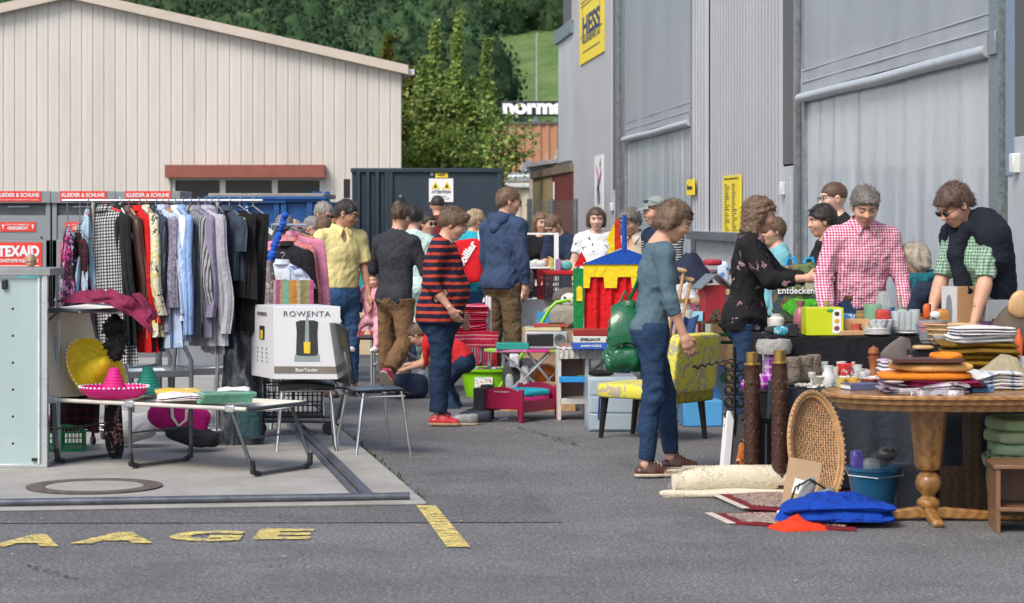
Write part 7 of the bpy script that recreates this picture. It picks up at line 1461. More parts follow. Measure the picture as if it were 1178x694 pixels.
for i in range(n_):a0=47*k-i*94*k/n_;w_s=94*k/n_;pts+=[(a0,ht-.16),(a0-w_s*.22,ht-.16),(a0-w_s*.26,ht-.07),(a0-w_s*.74,ht-.07),(a0-w_s*.78,ht-.16),(a0-w_s,ht-.16)]
b=MB();b.prism([(-47*k,ht+.05),(47*k,ht+.05)]+pts,.008,o=(0,-.03,0));b.build('valance',YV,t,smooth=False)
b=MB();b.prism([(-49*k,ht+.035),(49*k,ht+.035),(26*k,ht+.10),(3*k,ht+.16),(-3*k,ht+.16),(-26*k,ht+.10)],.014,o=(0,-.04,0));b.build('roof',BR,t)
MB().cyl((0,-.03,ht+.14),(-.0,-.03,ht+.44),.022,.018,10).build('flag_pole',BR,t);b=MB();b.prism([(0,0),(-.12,-.05),(-.10,.02),(-.13,.07),(-.03,.26)],.006,o=(-.02,-.03,ht+.17));b.build('flag',stripes('flag_stripes',[(0,(.05,.3,.08)),(.33,(.72,.55,.02)),(.66,(.5,.03,.02))],.2,0),t)
b=MB();b.prism([(-.06,0),(.06,0),(0,.12)],.02,o=(-49*k,0,ht+.02));b.build('red_peak',RCU,t)
table('folding table carrying the puppet theatre',X(722,20.2),20.2,.9,.5,zb_-.005,PAPW,GM)
Yg=15.05;k=Yg/F;GL=mat('green_leather',(.005,.095,.035),.3,var=.2,vs=8,bmp=.4,bs=70,coat=.35);t=T('leather_backpack','glossy green leather bucket backpack hanging behind the blue-grey sweater','backpack',P(719,428,Yg-.08),(0))
pr=[seg((.0,0,.11),(.0,0,.28),.125,.105,flat=(0,1,0),k=1.35,sm=.06),seg((.01,0,.28),(.02,0,.40),.085,.065,flat=(0,1,0),k=1.2,sm=.04),seg((-.06,0,.06),(.06,0,.06),.075,.075,flat=(0,1,0),k=1.1,sm=.05)]
v,f=sdf(pr,.008,[plane((0,0,.0),(0,0,-1)),plane((0,0,.44),(0,0,1))]);mesh_np('bag_body',wrinkle(wrinkle(v,f,.016,14,5),f,.006,34,8),f,GL,t)
b=MB();b.sheet(lambda u,v_:Vector(((u-.5)*(.17+.02*v_)+.0,-.10*math.sin(min(1,v_*1.2)*math.pi/2)-.012,.40-.24*v_**1.3+.03*(1-(2*u-1)**2))),14,14,.007);b.build('flap',GL,t);v,f=sdf([seg((-.05,-.07,.07),(.05,-.07,.07),.045,.045,sm=.03),seg((-.05,-.075,.12),(.05,-.075,.12),.035,.035,sm=.04)],.008);mesh_np('pocket',wrinkle(v,f,.006,30,2),f,GL,t)
MB().tube([(.02,.02,.43),(.06,-.03,.52),(.1,-.04,.62),(.17,-.05,.66),(.22,-.06,.58),(.24,-.08,.4),(.2,-.08,.22),(.1,-.02,.08)],.012,8).build('strap',GL,t);MB().tube([(-.03,0,.43),(.0,.0,.50),(.04,0,.44)],.009,8).build('handle',GL,t)
UPH,nt,bb=_nt('yellow_damask');v=coords(nt);w1_=noise(nt,v,5.5,1,.5,4);L(nt,mix(nt,ramp(nt,w1_,[(.45,0.),(.47,1.)]),(.38,.34,.22),(.60,.55,.06)),bb.inputs['Base Color']);bb.inputs['Roughness'].default_value=.75;bump(nt,bb,w1_,.3,.01)
t=T('upholstered_chair','low armless chair in yellow and beige damask fabric with black legs','chair',(X(762,17.4),17.45,0),R(-38));DW_=mat('black_wood',(.012,.011,.01),.4)
MB().blob((-.08,0,.35),(.66,.56,.11),9,.002,9,1,nu=40,nv=14).build('seat',UPH,t);MB().blob((.27,0,.56),(.09,.56,.42),10,.002,9,2,(0,R(8),0),40,16).build('backrest',UPH,t);MB().blob((.22,0,.32),(.12,.54,.09),8,.001,9,3).build('back_base',cloth('olive_weave',(.22,.2,.03)),t)
for(x_,y_,s)in((-.36,-.2,-1),(-.36,.2,-1),(.2,-.2,1),(.2,.2,1)):MB().cyl((x_,y_,.31),(x_+s*.04,y_,0),.028,.017,12).build('leg',DW_,t)
small('storage_box','light blue plastic box on the ground under the yellow damask chair','box',806,18.6,0,(.3,.3,.2),plain('sky_plastic',(.08,.32,.62),.3),.05,bev=.01);small('red_bag','red bag on the ground behind the jeans of the blue-grey sweater woman','bag',756,18.9,0,(.2,.2,.25),RCU,.1,3)
Ybt=19.2;hb=Z(368,Ybt);t=T('beer_table','pine beer table on green folding steel legs covered in bric-a-brac','table',(X(812,Ybt),Ybt+.2,0),R(3));MB().box((0,0,hb-.015),(1.25,.5,.03)).build('table_top',PINE,t,bev=.004)
for s in(-1,1):
 b=MB();b.tube([(s*.42,-.2,hb-.03),(s*.42,-.2,0)],.018,8);b.tube([(s*.42,.2,hb-.03),(s*.42,.2,0)],.018,8);b.tube([(s*.42,-.2,.4),(s*.42,.2,.4)],.014,8);b.tube([(s*.42,-.2,.35),(s*.1,-.15,hb-.03)],.012,8);b.build('leg_frame',GRN,t)
b=MB();b.tube([(-.42,-.2,hb-.12),(.42,-.2,hb-.12)],.014,8);b.tube([(-.42,.18,hb-.2),(.42,.18,hb-.2)],.014,8);b.build('cross_bar',GRN,t)
small('plastic_tub','clear plastic tub of odds and ends under the beer table','box',806,19.5,0,(.4,.3,.4),spots('tub_mix',(.1,.14,.2),[(.05,.2,.5),(.3,.3,.3),(.02,.1,.05)],9,.5),0)
t=T('bird_house','red wooden bird house with grey roof and three log ends on the beer table','bird house',(X(821,18.9),19.0,hb),R(12));MB().box((0,0,.14),(.17,.16,.28)).build('wall',plain('barn_red',(.33,.03,.04)),t,bev=.003)
for s in(-1,1):MB().box((s*.075,0,.31),(.17,.26,.014),(0,R(s*42),0)).build('roof',plain('roof_grey',(.14,.16,.18)),t,bev=.002)
for i,(dx,dz)in enumerate(((-.03,.03),(.03,.03),(0,.075))):MB().cyl((dx,-.1,dz),(dx,-.07,dz),.026).build('log_end',BARK,t)
MB().blob((0,0,.46),(.13,.16,.05),4,.0,1,1).build('ridge_cap',plain('cap_red',(.35,.02,.04)),t)
t=T('glass_jar','round glass jar with a gold lid and white straw on the beer table','jar',(X(787,19.0),19.05,hb));MB().lathe([(0,0),(.06,0),(.075,.03),(.075,.09),(.05,.13),(.05,.14)]).build('jar_body',glassy('clear_glass',(.6,.68,.68)),t);MB().lathe([(.052,.14),(.055,.17),(0,.17)]).build('lid',plain('gold_lid',(.5,.32,.05),.3,metal=.7),t);MB().cyl((0,0,.15),(-.02,0,.27),.005).build('straw',WH,t)
for i,(px,py_,w_,h_,c,lab)in enumerate(((800,0,.13,.075,(.25,.5,.65),'sky blue card box in front of the red bird house'),(803,.11,.15,.06,(.6,.22,.04),'orange card box behind the sky blue box'),(774,0,.06,.09,(.6,.58,.54),'white patterned mug beside the crutches'),(783,0,.2,.03,(.5,.5,.5),'thin white tin in front of the glass jar'),(795,.0,.05,.14,(.35,.1,.15),'wine red card box beside the glass jar'))):small('card_box' if i!=2 else 'mug',lab,'box' if i!=2 else 'mug',px,18.97+py_*.8+(.12 if i in(1,4)else 0),hb+(.02 if i==1 else 0),(w_,.1,h_),plain('odd%d'%i,c),.1*i-.2,4 if i==2 else 0)
one('folded_scarf','dark blue cloth draped over the front edge of the beer table','cloth',MB().sheet(lambda u,v_:Vector((.2*u-.1-.05*v_,-.06-.03*v_+.02*math.sin(u*12),.04-.16*v_+.02*math.sin(u*7))),20,8,.01),cloth('blue_drape',(.03,.06,.16)),(X(788,18.95),18.95,hb));small('basket','brown wicker tray on the beer table behind the jar','tray',788,19.3,hb+.1,(.5,.2,.07),CARD,0,4);one('clothes_heap','heap of white and grey cloth behind the crutches','cloth',MB().heap((.42,.34,.3),4,2),cloth('heap_white',(.5,.5,.5),fold=.8),(X(783,19.8),19.8,hb));one('jacket_heap','navy jacket with a pink lining heaped behind the crutches','jacket',MB().heap((.46,.3,.22),5,2.5),spots('navy_pink',(.02,.025,.05),[(.02,.025,.05),(.02,.025,.05),(.02,.03,.06),(.6,.1,.25)],9,.45),(X(789,19.9),19.9,hb+.27),.3)
t=T('crutches','pair of wooden underarm crutches leaning on the beer table','crutches',P(766,404,18.4),0);CR=wood('beech',(.4,.23,.1),(.56,.36,.18),3,(8,8,1))
for j,(dx,h_)in enumerate(((0,.62),(.06,.55))):
 b=MB();top_=Vector((.13+dx,.05*j,h_));
 for s in(-1,1):b.tube([(0+dx*.3+s*.005,0,-.2),top_+Vector((s*.035-.03,s*.01,-.02))],.012,8)
 b.build('shaft',CR,t);MB().blob(tuple(top_+Vector((-.03,0,0))),(.13,.04,.035),3,.001,9,1,(0,R(12),0)).build('arm_pad',CR,t)
t=T('trolley','red tube trolley frame standing by the wall behind the beer table','trolley',(X(815,21.5),21.5,0));b=MB();b.tube([(-.22,0,.0),(-.22,0,Z(312,21.5)),(.2,0,Z(312,21.5))],.017,8);b.tube([(-.08,0,0),(-.08,0,Z(322,21.5)),(-.02,0,Z(314,21.5)),(.2,0,Z(314,21.5))],.017,8);b.build('frame',plain('tube_red',(.42,.01,.02)),t)
t=T('metal_chair','dark tube chair back standing beside the red trolley frame','chair',(X(828,20.6),20.6,0));b=MB();b.tube([(-.14,0,0),(-.14,0,1.0),(-.1,0,1.12),(0,0,1.15),(.25,0,1.15),(.3,0,1.0),(.3,0,0)],.016,8);b.build('frame',GM,t)
MB().box((.08,0,.6),(.42,.4,.03)).build('seat',LEA,t,bev=.01);small('water_bottle','clear bottle with a blue label standing beside the floral blouse','bottle',832,20.4,.95+.08,(.1,.1,.2),spots('bottle_label',(.5,.6,.68),[(.1,.25,.6),(.6,.68,.72)],20,.4),0,3)
small('shelf_stand','wooden box stand carrying the clear water bottle','box',832,20.4,0,(.2,.2,1.03),PINE,0)
BKC=cloth('black_cloth',(.010,.011,.014),.2,fold=.6,fs=6);SLC=cloth('slate_cloth',(.030,.036,.048),.2,fold=.6,fs=6)
def draped(label,xa,xb,ya,yb,z,m,hang=None,name='stall_table'):
 t=T(name,label,'table',((xa+xb)/2,(ya+yb)/2,0));w_,d_=xb-xa,yb-ya;MB().box((0,0,z-.03),(w_-.04,d_-.04,.03)).build('table_top',PINE,t)
 for s in(-1,1):
  for e in(-1,1):MB().tube([(s*(w_/2-.1),e*(d_/2-.08),z-.04),(s*(w_/2-.1),e*(d_/2-.08),0)],.018,8).build('leg',GRN,t)
 b=MB();hg=hang or z-.03;b.sheet(lambda u,v_:Vector((-w_/2+w_*u,(-d_/2+d_*v_),z+.003+.003*math.sin(u*31+v_*9))),20,8,.006)
 b.sheet(lambda u,v_:Vector((-w_/2+w_*u,-d_/2-.012-v_*(.02+.022*(math.sin(u*w_*17)+.5*math.sin(u*w_*41+1))),z+.002-hg*v_)),90,10,.005)
 b.sheet(lambda u,v_:Vector((-w_/2-.012-v_*(.02+.02*math.sin(u*d_*20)),-d_/2+d_*u,z+.002-hg*v_)),30,8,.005)
 b.build('cloth',m,t);return t
zA_=Z(388,15.0);zB_=Z(446,14.2)
draped('long stall table under black cloth in front of the gingham shirt man',X(878,15),X(1062,15.0),14.95,15.6,zA_,BKC)
draped('lower stall table under slate cloth carrying shoes and trinkets',X(903,14),X(1075,14.0),14.05,14.8,zB_,SLC)
draped('stall table under dark cloth holding the wicker bread basket',X(1064,14.6),X(1230,14.6),14.3,15.2,zA_-.03,BKC)
zC_=Z(436,13.4);draped('stall table with folded linens behind the oval pedestal table',X(1078,13.4),X(1260,13.4),13.3,14.0,zC_,SLC)
o=small('appliance_carton','lime yellow carton with three small pictures on the black cloth','box',946,15.15,zA_+.008,(.235,.2,.172),mat('lime_carton',(.50,.58,.01),.4,var=.05,bmp=0),.03)
MB().box((.075,-.1015,.088),(.055,.002,.15)).build('picture_strip',WH,o)
for i,c in enumerate(((.06,.04,.03),(.6,.3,.03),(.2,.06,.04))):MB().blob((.075,-.1035,.135-i*.045),(.032,.003,.028),2.4,.001,40,i,nu=14,nv=8).build('small_picture',plain('spic%d'%i,c),o)
MB().blob((.035,-.102,.155),(.05,.003,.02),2,0,1,0,nu=14,nv=8).build('emblem',plain('emblem_green',(.03,.3,.1)),o)
t=T('shopping_bag','printed shopping bag with a white word held up beside the girl with the braid','bag',(X(917,18.4),18.4,.80),R(-4));t.scale=(1.25,1.2,1.2);BP=spots('bag_photo',(.05,.07,.05),[(.12,.16,.06),(.3,.32,.22),(.04,.06,.1),(.05,.04,.03),(.16,.1,.05)],14,.5,blotch=.14)
MB().blob((0,0,.18),(.29,.16,.38),7,.014,9,4,nu=40,nv=20).build('bag_body',BP,t);MB().blob((.03,-.085,.1),(.24,.03,.1),2.4,.012,30,3).build('green_print',spots('leaf_print',(.05,.3,.02),[(.1,.45,.03),(.03,.2,.02)],40,.45),t);text('Entdecken',.22,.042,WH,t,(-.01,-.095,.205),bold=.01,t=.01)
for dx in(-.06,.05):MB().tube([(dx-.02,-.05,.34),(dx,-.05,.40),(dx+.04,-.04,.41),(dx+.06,-.04,.34)],.012,8).build('handle',plain('handle_cyan',(.02,.3,.6)),t)
def glass(label,px,Y,z,r,h,kind='tumbler',col=(.6,.68,.7),group=None):
 t={'tumbler':[(0,0),(r*.8,0),(r,h),(r*.93,h),(r*.75,.01)],'bowl':[(0,0),(r*.4,0),(r*.6,h*.3),(r,h),(r*.94,h),(r*.5,h*.25)],'jug':[(0,0),(r*.9,0),(r,h*.5),(r*.6,h*.8),(r*.7,h),(r*.6,h),(r*.5,h*.8),(r*.9,h*.45)],'wine':[(0,0),(r*.8,.0),(r*.8,.004),(.006,.01),(.006,h*.45),(r*.7,h*.55),(r,h*.8),(r*.85,h),(r*.8,h)]}[kind]
 return one('drinking_glass' if kind in('tumbler','wine')else 'glass_'+kind,label,'glass',MB().lathe(t,n=20),glassy('glass_%d%d'%(int(col[0]*99),int(col[1]*99)),col,.05,.42),(X(px,Y),Y,z),0,group)
zt=zA_+.008
glass('green glass jar in front of the gingham shirt',1004,15.2,zt,.06,.19,'tumbler',(.25,.5,.32));one('water_bottle','clear water bottle with a blue cap upside down by the gingham shirt','bottle',MB().lathe([(0,0),(.022,0),(.022,.03),(.05,.07),(.052,.2),(.03,.26),(0,.27)]),glassy('clear_glass',(.6,.68,.68)),(X(1016,15.4),15.4,zt));one('folded_sleeve','small blue bottle cap on the black cloth by the clear bottle','cap',MB().lathe([(0,0),(.03,0),(.03,.03),(0,.03)]),plain('cap_blue',(.02,.06,.4)),(X(1023,15.3),15.3,zt+.12))
small('candle_glass','red patterned storage tin beside the row of tumblers','tin',1016,15.1,zt+.05,(.09,.09,.11),plain('tin_red',(.42,.04,.03)),0,5);small('wooden_chair_toy','light wooden doll chair lying by the lime yellow carton','toy',979,15.1,zt,(.17,.1,.03),CR,.1);small('doll_chair_back','light wooden rail block standing on the doll chair','toy',985,15.15,zt+.03,(.16,.03,.07),CR,-.1);small('toy_car','blue and white toy van beside the lime yellow carton','toy',973,15.4,zt,(.09,.1,.12),spots('bluewhite',(.1,.25,.5),[(.5,.55,.6),(.05,.2,.5)],30,.5),.2);small('clock_radio','dark camera case next to the lime yellow carton','case',911,15.0,zt,(.06,.09,.075),PLB,.1);small('patterned_pouch','turquoise and white patterned pouch beside the dark camera case','pouch',899,15.0,zt,(.1,.09,.06),spots('turq_pattern',(.03,.25,.34),[(.45,.55,.58),(.02,.2,.3)],40,.4),0,3);small('magazine','grey folded umbrella lying behind the camera case','umbrella',900,15.3,zt,(.24,.06,.05),DGS,.3,3)
for i,(px,r,h_)in enumerate(((1031,.035,.12),(1038,.033,.13),(1045,.034,.12),(1052,.036,.13),(1034,.03,.1),(1048,.03,.1))):glass('clear tumbler in the row between the green jar and the grey bowl',px,15.1+.12*(i>3),zt+.03,r,h_,group='clear tumblers in a row')
for i in range(5):one('saucer',('lowest','second','third','fourth','topmost')[i]+' white saucer in the pile in front of the tumblers','saucer',MB().lathe([(0,0),(.04,0),(.085,.012),(.084,.016),(.04,.005),(0,.005)]),plain('porcelain',(.6,.6,.6),.3),(X(1012,14.95),15.05,zt+i*.008),0,'white saucers')
for i,(px,Y_)in enumerate(((1008,14.98),(1022,14.99),(1015,14.97))):
 t=T('teacup',('left','right','middle')[i]+'-hand white and blue teacup in front of the tumblers'.replace('-hand','ward'),'cup',(X(px,Y_),Y_+.03,zt-.02+.06),0,'white teacups');MB().lathe([(0,0),(.02,0),(.036,.03),(.042,.06),(.039,.06),(.03,.02),(0,.006)]).build('cup',spots('porcelain_blue',(.58,.6,.62),[(.1,.18,.4),(.58,.6,.62),(.58,.6,.62)],30,.35,rough=.3),t);MB().tube([(.038,0,.05),(.06,0,.045),(.058,0,.02),(.034,0,.018)],.004,6).build('handle',plain('porcelain',(.6,.6,.6),.3),t)
for k_,nn_,lab in((0,'tin','round grey tin bowl with a pink band beside the wicker bread basket'),):
 one('bowl',lab,'bowl',MB().lathe([(0,0),(.07,0),(.085,.1),(.09,.10),(.09,.14),(.085,.14),(.08,.02)]),stripes('tin_band',[(0,(.2,.22,.23)),(.5,(.45,.2,.22)),(.85,(.3,.3,.3))],.16,2),(X(1073,14.7),14.7,zA_-.02))
zk=zA_-.02
t=T('bread_basket','oval woven wicker bread basket on the dark cloth','basket',(X(1097,14.5),14.55,zk));WK=mat('wicker_pale',(.48,.33,.16),.6,var=.25,vs=30,bmp=1,bs=60);b=MB();b.lathe([(0,.01),(.11,0),(.145,.11),(.15,.12),(.14,.115),(.1,.01)],n=36,sx=1.05,sy=.8)
for i in range(28):a_=i*math.pi/14;b.tube([(.115*math.cos(a_),.09*math.sin(a_),.005),(.157*math.cos(a_),.12*math.sin(a_),.115)],.0045,5)
for z_ in(.03,.06,.09,.12):b.tube([((.118+z_*.32)*math.cos(a_)*1.06,(.118+z_*.32)*math.sin(a_)*.82,z_)for a_ in np.linspace(0,2*math.pi,30,endpoint=False)],.005,5,close=True)
b.build('weave',WK,t)
t=T('framed_picture','kraft carton with a pale black-and-white picture on its flank standing in the stall','box',(X(1110,14.8),14.9,zk+.06),R(28));MB().box((0,0,.14),(.19,.15,.28)).build('carton',plain('kraft',(.48,.28,.14)),t,bev=.003);MB().box((-.096,.0,.14),(.004,.15,.28)).build('flank',plain('pale_print',(.5,.5,.5)),t);MB().blob((-.1,0,.13),(.004,.06,.2),2.2,.004,40,2).build('printed_figure',plain('print_grey2',(.16,.18,.2)),t)
small('vase','ochre turned wooden bowl pile behind the tin bowl','bowls',1086,14.9,zk+.07,(.11,.11,.13),plain('ochre',(.4,.17,.03),.35),0,4);small('rubber_duck','orange plastic toy beak sitting on the tin bowl','toy',1066,14.7,zk+.14,(.05,.05,.1),plain('toy_orange',(.6,.1,.02)),0,2.3,amp=.008);small('daisy_toy','white and yellow toy flower sitting beside the orange toy','toy',1076,14.68,zk+.14,(.07,.05,.055),spots('daisy',(.6,.6,.6),[(.6,.5,.05),(.1,.35,.4),(.6,.6,.6)],30,.4),0,2.3,amp=.006)
small('acrylic_box','tilted clear acrylic display box with a white base','box',1141,14.8,zk+.13,(.17,.14,.13),glassy('acrylic',(.42,.44,.46),.15,.7),.4);small('purse','plum purple rolled bag beneath the acrylic display box','bag',1140,14.6,zk+.06,(.2,.11,.075),cloth('plum_cloth',(.06,.02,.06)),.05,3);small('white_plates','white plates and papers piled behind the bread basket','plates',1110,14.7,zk+.07,(.22,.12,.03),PAPW,0,4)
t=T('wooden_root','brown gnarled driftwood piece with a pale cut face at the stall end','driftwood',(X(1172,14.2),14.3,zk-.05));MB().blob((0,0,.14),(.2,.16,.3),2.3,.03,16,3,(0,R(24),0),36,18).build('root',BARK,t);MB().blob((.02,-.05,.3),(.13,.05,.16),2.4,.004,9,2,(0,R(22),0)).build('cut_face',CR,t);MB().blob((-.11,-.02,.08),(.07,.07,.2),2.4,.015,16,5,(0,R(30),0)).build('branch',BARK,t)
zt=zB_+.008;TS=cloth('taupe_suede',(.16,.13,.10),fold=.8,fs=25)
for i,(px,Y_,rz_)in enumerate(((913,14.25,60),(927,14.35,70),(936,14.5,100))):boot(('front','middle','rear')[i]+' of the tilted taupe suede boots on the slate cloth',(X(px,Y_),Y_,zt),R(rz_),TS,.17,.9,'taupe suede boots')
rg=random.Random(11)
def china(label,cat,px,Y,z,prof,m,rz=0,rot=None,group=None):return one(cat.replace(' ','_'),label,cat,MB().lathe(prof,n=24),m,(X(px,Y),Y,z),rz,group,rot=rot)
BW=[(0,0),(.025,0),(.03,.012),(.055,.045),(.062,.06),(.058,.06),(.045,.03),(0,.018)];JG=[(0,0),(.03,0),(.045,.03),(.04,.07),(.028,.095),(.034,.12),(.03,.12),(.024,.09),(0,.08)];CSH=[(0,0),(.035,0),(.03,.008),(.009,.016),(.012,.05),(.022,.06),(.024,.085),(.018,.085),(0,.07)];PLT=[(0,0),(.05,.002),(.085,.016),(.083,.02),(.05,.008),(0,.006)]
CHN=plain('porcelain',(.6,.6,.6),.25);CRE=plain('cream_china',(.5,.47,.4),.3)
for i,(px,Y_,pf_,m_,cat,lab)in enumerate(((942,14.12,BW,CRE,'bowl','cream china bowl between the suede boots and the milk jug'),(953,14.1,JG,CHN,'jug','white china milk jug beside the cream bowl'),(960,14.3,PLT,CHN,'plate','white side plate behind the milk jug'),(966,14.1,BW,CHN,'bowl','white china bowl beside the milk jug'),(955,14.45,CSH,CRE,'candlestick','cream candlestick behind the milk jug'),(974,14.12,BW,glassy('clear_glass',(.6,.68,.68)),'bowl','clear glass bowl in front of the red patterned box'),(986,14.2,JG,glassy('clear_glass',(.6,.68,.68)),'jug','clear glass jug beside the wire letter holder'),(993,14.12,CSH,CHN,'candlestick','short white candlestick beside the clear glass jug'),(999,14.3,CSH,CHN,'candlestick','white candlestick touching the pepper mill'),(1003,14.1,BW,CHN,'bowl','white bowl in front of the pepper mill'),(968,14.5,JG,CHN,'jug','tall white jug behind the red patterned box'),(934,14.1,CSH,CHN,'candlestick','white china candlestick standing beside the suede boots'))):china(lab,cat,px,Y_,zt,[(r*.95,z*1.05)for r,z in pf_],m_)
one('bead_string','pile of pale beads and shells spilled in front of the cream bowl','beads',(lambda b:[b.blob((rg.uniform(-.14,.14),rg.uniform(-.05,.05),.012),(.026,.024,.022),2,.002,60,q,nu=9,nv=6)for q in range(46)]and b)(MB()),CRE,(X(944,14.08),14.12,zt))
o=small('red_box','red and white patterned small box on the slate cloth','box',975,14.4,zt+.05,(.1,.08,.07),spots('red_pattern',(.55,.03,.03),[(.6,.55,.5),(.55,.03,.03)],40,.35),.3)
one('pepper_mill','turned brown wooden pepper mill on the slate cloth','pepper mill',MB().lathe([(0,0),(.035,0),(.03,.03),(.022,.06),(.03,.1),(.036,.115),(.02,.12),(.034,.14),(.03,.165),(.01,.175),(0,.185)]),plain('mill_brown',(.28,.09,.03),.3),(X(1005,14.3),14.3,zt+.05));one('candle_stub','mauve candle standing beside the pepper mill','candle',MB().lathe([(0,0),(.02,0),(.017,.17),(0,.175)]),plain('mauve_wax',(.2,.07,.13)),(X(1047,14.0),14.0,zt+.02))
b=MB()
for k2 in range(4):b.tube([(-.08+k2*.05+.02*math.cos(a_),0,.05+.035*math.sin(a_))for a_ in np.linspace(0,2*math.pi,16,endpoint=False)],.003,6,close=True)
b.tube([(-.12,0,.004),(.12,0,.004)],.004,6);one('wire_holder','curly black wire letter holder beside the pepper mill','holder',b,GM,(X(985,14.3),14.45,zt));b=MB();b.tube([(0,0,0),(0,0,.08)],.003,6);b.tube([(.016*math.cos(a_),0,.1+.024*math.sin(a_))for a_ in np.linspace(0,2*math.pi,16,endpoint=False)],.003,6,close=True);b.box((0,0,.003),(.12,.08,.006));one('ring_holder','black wire stand with a round loop in front of the white china','holder',b,GM,(X(981,13.9),13.98,zt))
one('iron_cast','dark cast-iron tap-shaped ornament in front of the grey slate slab','ornament',MB().blob((0,0,.05),(.1,.06,.05),2.4,.01,30,2).lathe([(.02,0),(.015,.05),(.03,.09),(0,.12)],n=12),GM,(X(1034,14.0),14.02,zt+.03));t=T('stone_slab','thin grey rough slate slab leaning upright on the low table','slate',(X(1024,14.2),14.3,zt-.03),R(10),rot=(R(-6),R(14),R(10)));MB().loft([((0,0,0),.12,.012),((0,0,.12),.12,.012),((.02,0,.24),.085,.011),((.045,0,.33),.03,.009)],24,.05,4,2).build('slab',mat('rough_slate',(.13,.11,.105),.8,var=.3,vs=14,bmp=.8,bs=50),t)
small('audio_box','black and silver small speaker box behind the mauve candle','speaker',1060,14.3,zt+.05,(.16,.14,.16),PLB,.05);small('round_board','turned wooden board lying on the black speaker box','lid',1062,14.25,zt+.21,(.13,.1,.03),CR,0,3);small('orange_strip','orange and white toys at the front edge of the slate cloth','toys',976,13.99,zt-.0,(.1,.05,.035),plain('toy_orange',(.6,.1,.02)),0,2.4,amp=.01)
fold('linen_front','small pink and white folded linen beside the white candle holder','linen',1014,14.1,zt,(.22,.2,.06),stripes('pink_white_linen',[(0,(.6,.55,.6)),(.5,(.5,.3,.4))],.05,2),3,.1);small('wood_block','dark brown wooden box at the corner of the oval table','box',1010,13.0,Z(463,12.9),(.12,.1,.1),wood('dark_walnut',(.06,.025,.012),(.13,.05,.025)),.1)
boot('purple boot with a thick grey fur cuff standing on the black cloth edge',(X(884,15.2),14.88,zA_-.33),R(200),checks('purple_plaid',(.25,.02,.3),(.5,.4,.5),.05,.25,axes=(0,2)),.29,1.2,fur=mat('grey_fur_cuff',(.32,.31,.30),1,var=.3,vs=30,bmp=1,bs=120));small('boot_shelf','small dark stool carrying the purple fur-cuffed boot','stool',884,14.88,0,(.24,.2,zA_-.335),BKC,0)
CV=mat('carved_dark_wood',(.045,.018,.010),.4,var=.4,vs=24,bmp=.8,bs=22,coat=.2);BRS=mat('brass',(.50,.33,.11),.3,.9,var=.12,vs=10)
for i,(px,Y_,lab)in enumerate(((865,14.2,'carved dark wooden candle pillar with brass cup, next to the wrought iron'),(897,13.95,'carved dark wooden candle pillar with brass cup, next to the wicker snowshoe basket'))):
 t=T('candle_pillar',lab,'candle pillar',(X(px,Y_),Y_,0),0,'carved candle pillars');h_=Z(420 if i==0 else 418,Y_);b=MB();b.lathe([(0,0),(.055,0),(.055,.02)]+[(.045+.004*(j%2),.02+(h_-.03)*j/30)for j in range(31)]+[(.05,h_),(0,h_)],n=20)
 for j in range(11):
  for a_ in range(7):an=a_*2*math.pi/7+(j%2)*.45;b.blob((.041*math.cos(an),.041*math.sin(an),.05+j*(h_-.1)/11),(.02,.02,.036),2,0,1,0,nu=7,nv=5)
 b.build('carved_shaft',CV,t);MB().lathe([(0,h_),(.052,h_),(.052,h_+.008),(.034,h_+.012),(.036,h_+.075),(.033,h_+.075),(.03,h_+.02)],n=24).build('brass_cup',BRS,t)
IR=mat('wrought_iron',(.012,.012,.013),.45,.4,var=.2,bmp=.3);t=T('iron_candelabrum','black wrought iron stand with curled scrolls and a wavy arm','candle stand',(X(845,15.0),15.0,0));hI_=Z(405,15.0)
b=MB();b.tube([(0,0,0),(0,0,hI_+.03)],.011,8);b.build('stem',IR,t);k=15/F
b=MB();b.tube([(-.26+.26*u+.0,0,hI_-.10+.0+.06*u+.012*math.sin(u*38)*(1-u))for u in np.linspace(0,1,40)],.007,6);b.build('wavy_arm',IR,t)
for i in range(9):
 for s in((-1,1)if i<4 else(-1,)):
  b=MB();z_=hI_-.06-i*(hI_-.1)/9;n0=18;b.tube([(s*(.035+(.034-.022*u)*math.cos(4.6*u*math.pi/1.6+math.pi)),.004*s,z_-.03+(.036-.02*u)*math.sin(4.6*u*math.pi/1.6+math.pi))for u in np.linspace(0,1,n0)],.006,6);b.build('scroll',IR,t)
for(px,hh)in((874,475),(888,478)):
 t=T('iron_stand','low black iron fire-tool stand before the '+('first' if px==874 else 'second')+' candle pillar','fire stand',(X(px,14.35),14.35,0));z_=Z(hh,14.35);b=MB();b.tube([(-.07,0,0),(-.07,0,z_),(-.09,0,z_+.03),(-.11,0,z_+.01)],.008,6);b.tube([(.07,0,0),(.07,0,z_),(.09,0,z_+.03),(.11,0,z_+.01)],.008,6);b.bb(-.03,.03,-.006,.006,.0,z_-.03);b.tube([(-.11,0,z_-.04),(.11,0,z_-.04)],.008,6);b.build('frame',IR,t)
t=T('dark_picture','white-edged dark picture frame leaning beside the wrought iron stand','picture frame',(X(838,14.85),14.95,0),rot=(R(-8),R(9),R(20)));MB().box((-.02,0,.2),(.05,.05,.40)).build('white_edge',WH,t,bev=.003);MB().box((.11,0,.2),(.22,.03,.38)).build('panel',mat('slate_panel',(.07,.07,.075),.7,var=.25,vs=9),t,bev=.003);one('tribal_cloth','narrow orange and black patterned cloth standing between frame and pillar','cloth',MB().blob((0,0,.13),(.05,.03,.28),2.6,.004,20,2,(0,R(6),0)),spots('tribal',(.4,.12,.03),[(.02,.02,.02),(.5,.4,.25),(.4,.1,.02)],34,.45),(X(854,14.4),14.5,0))
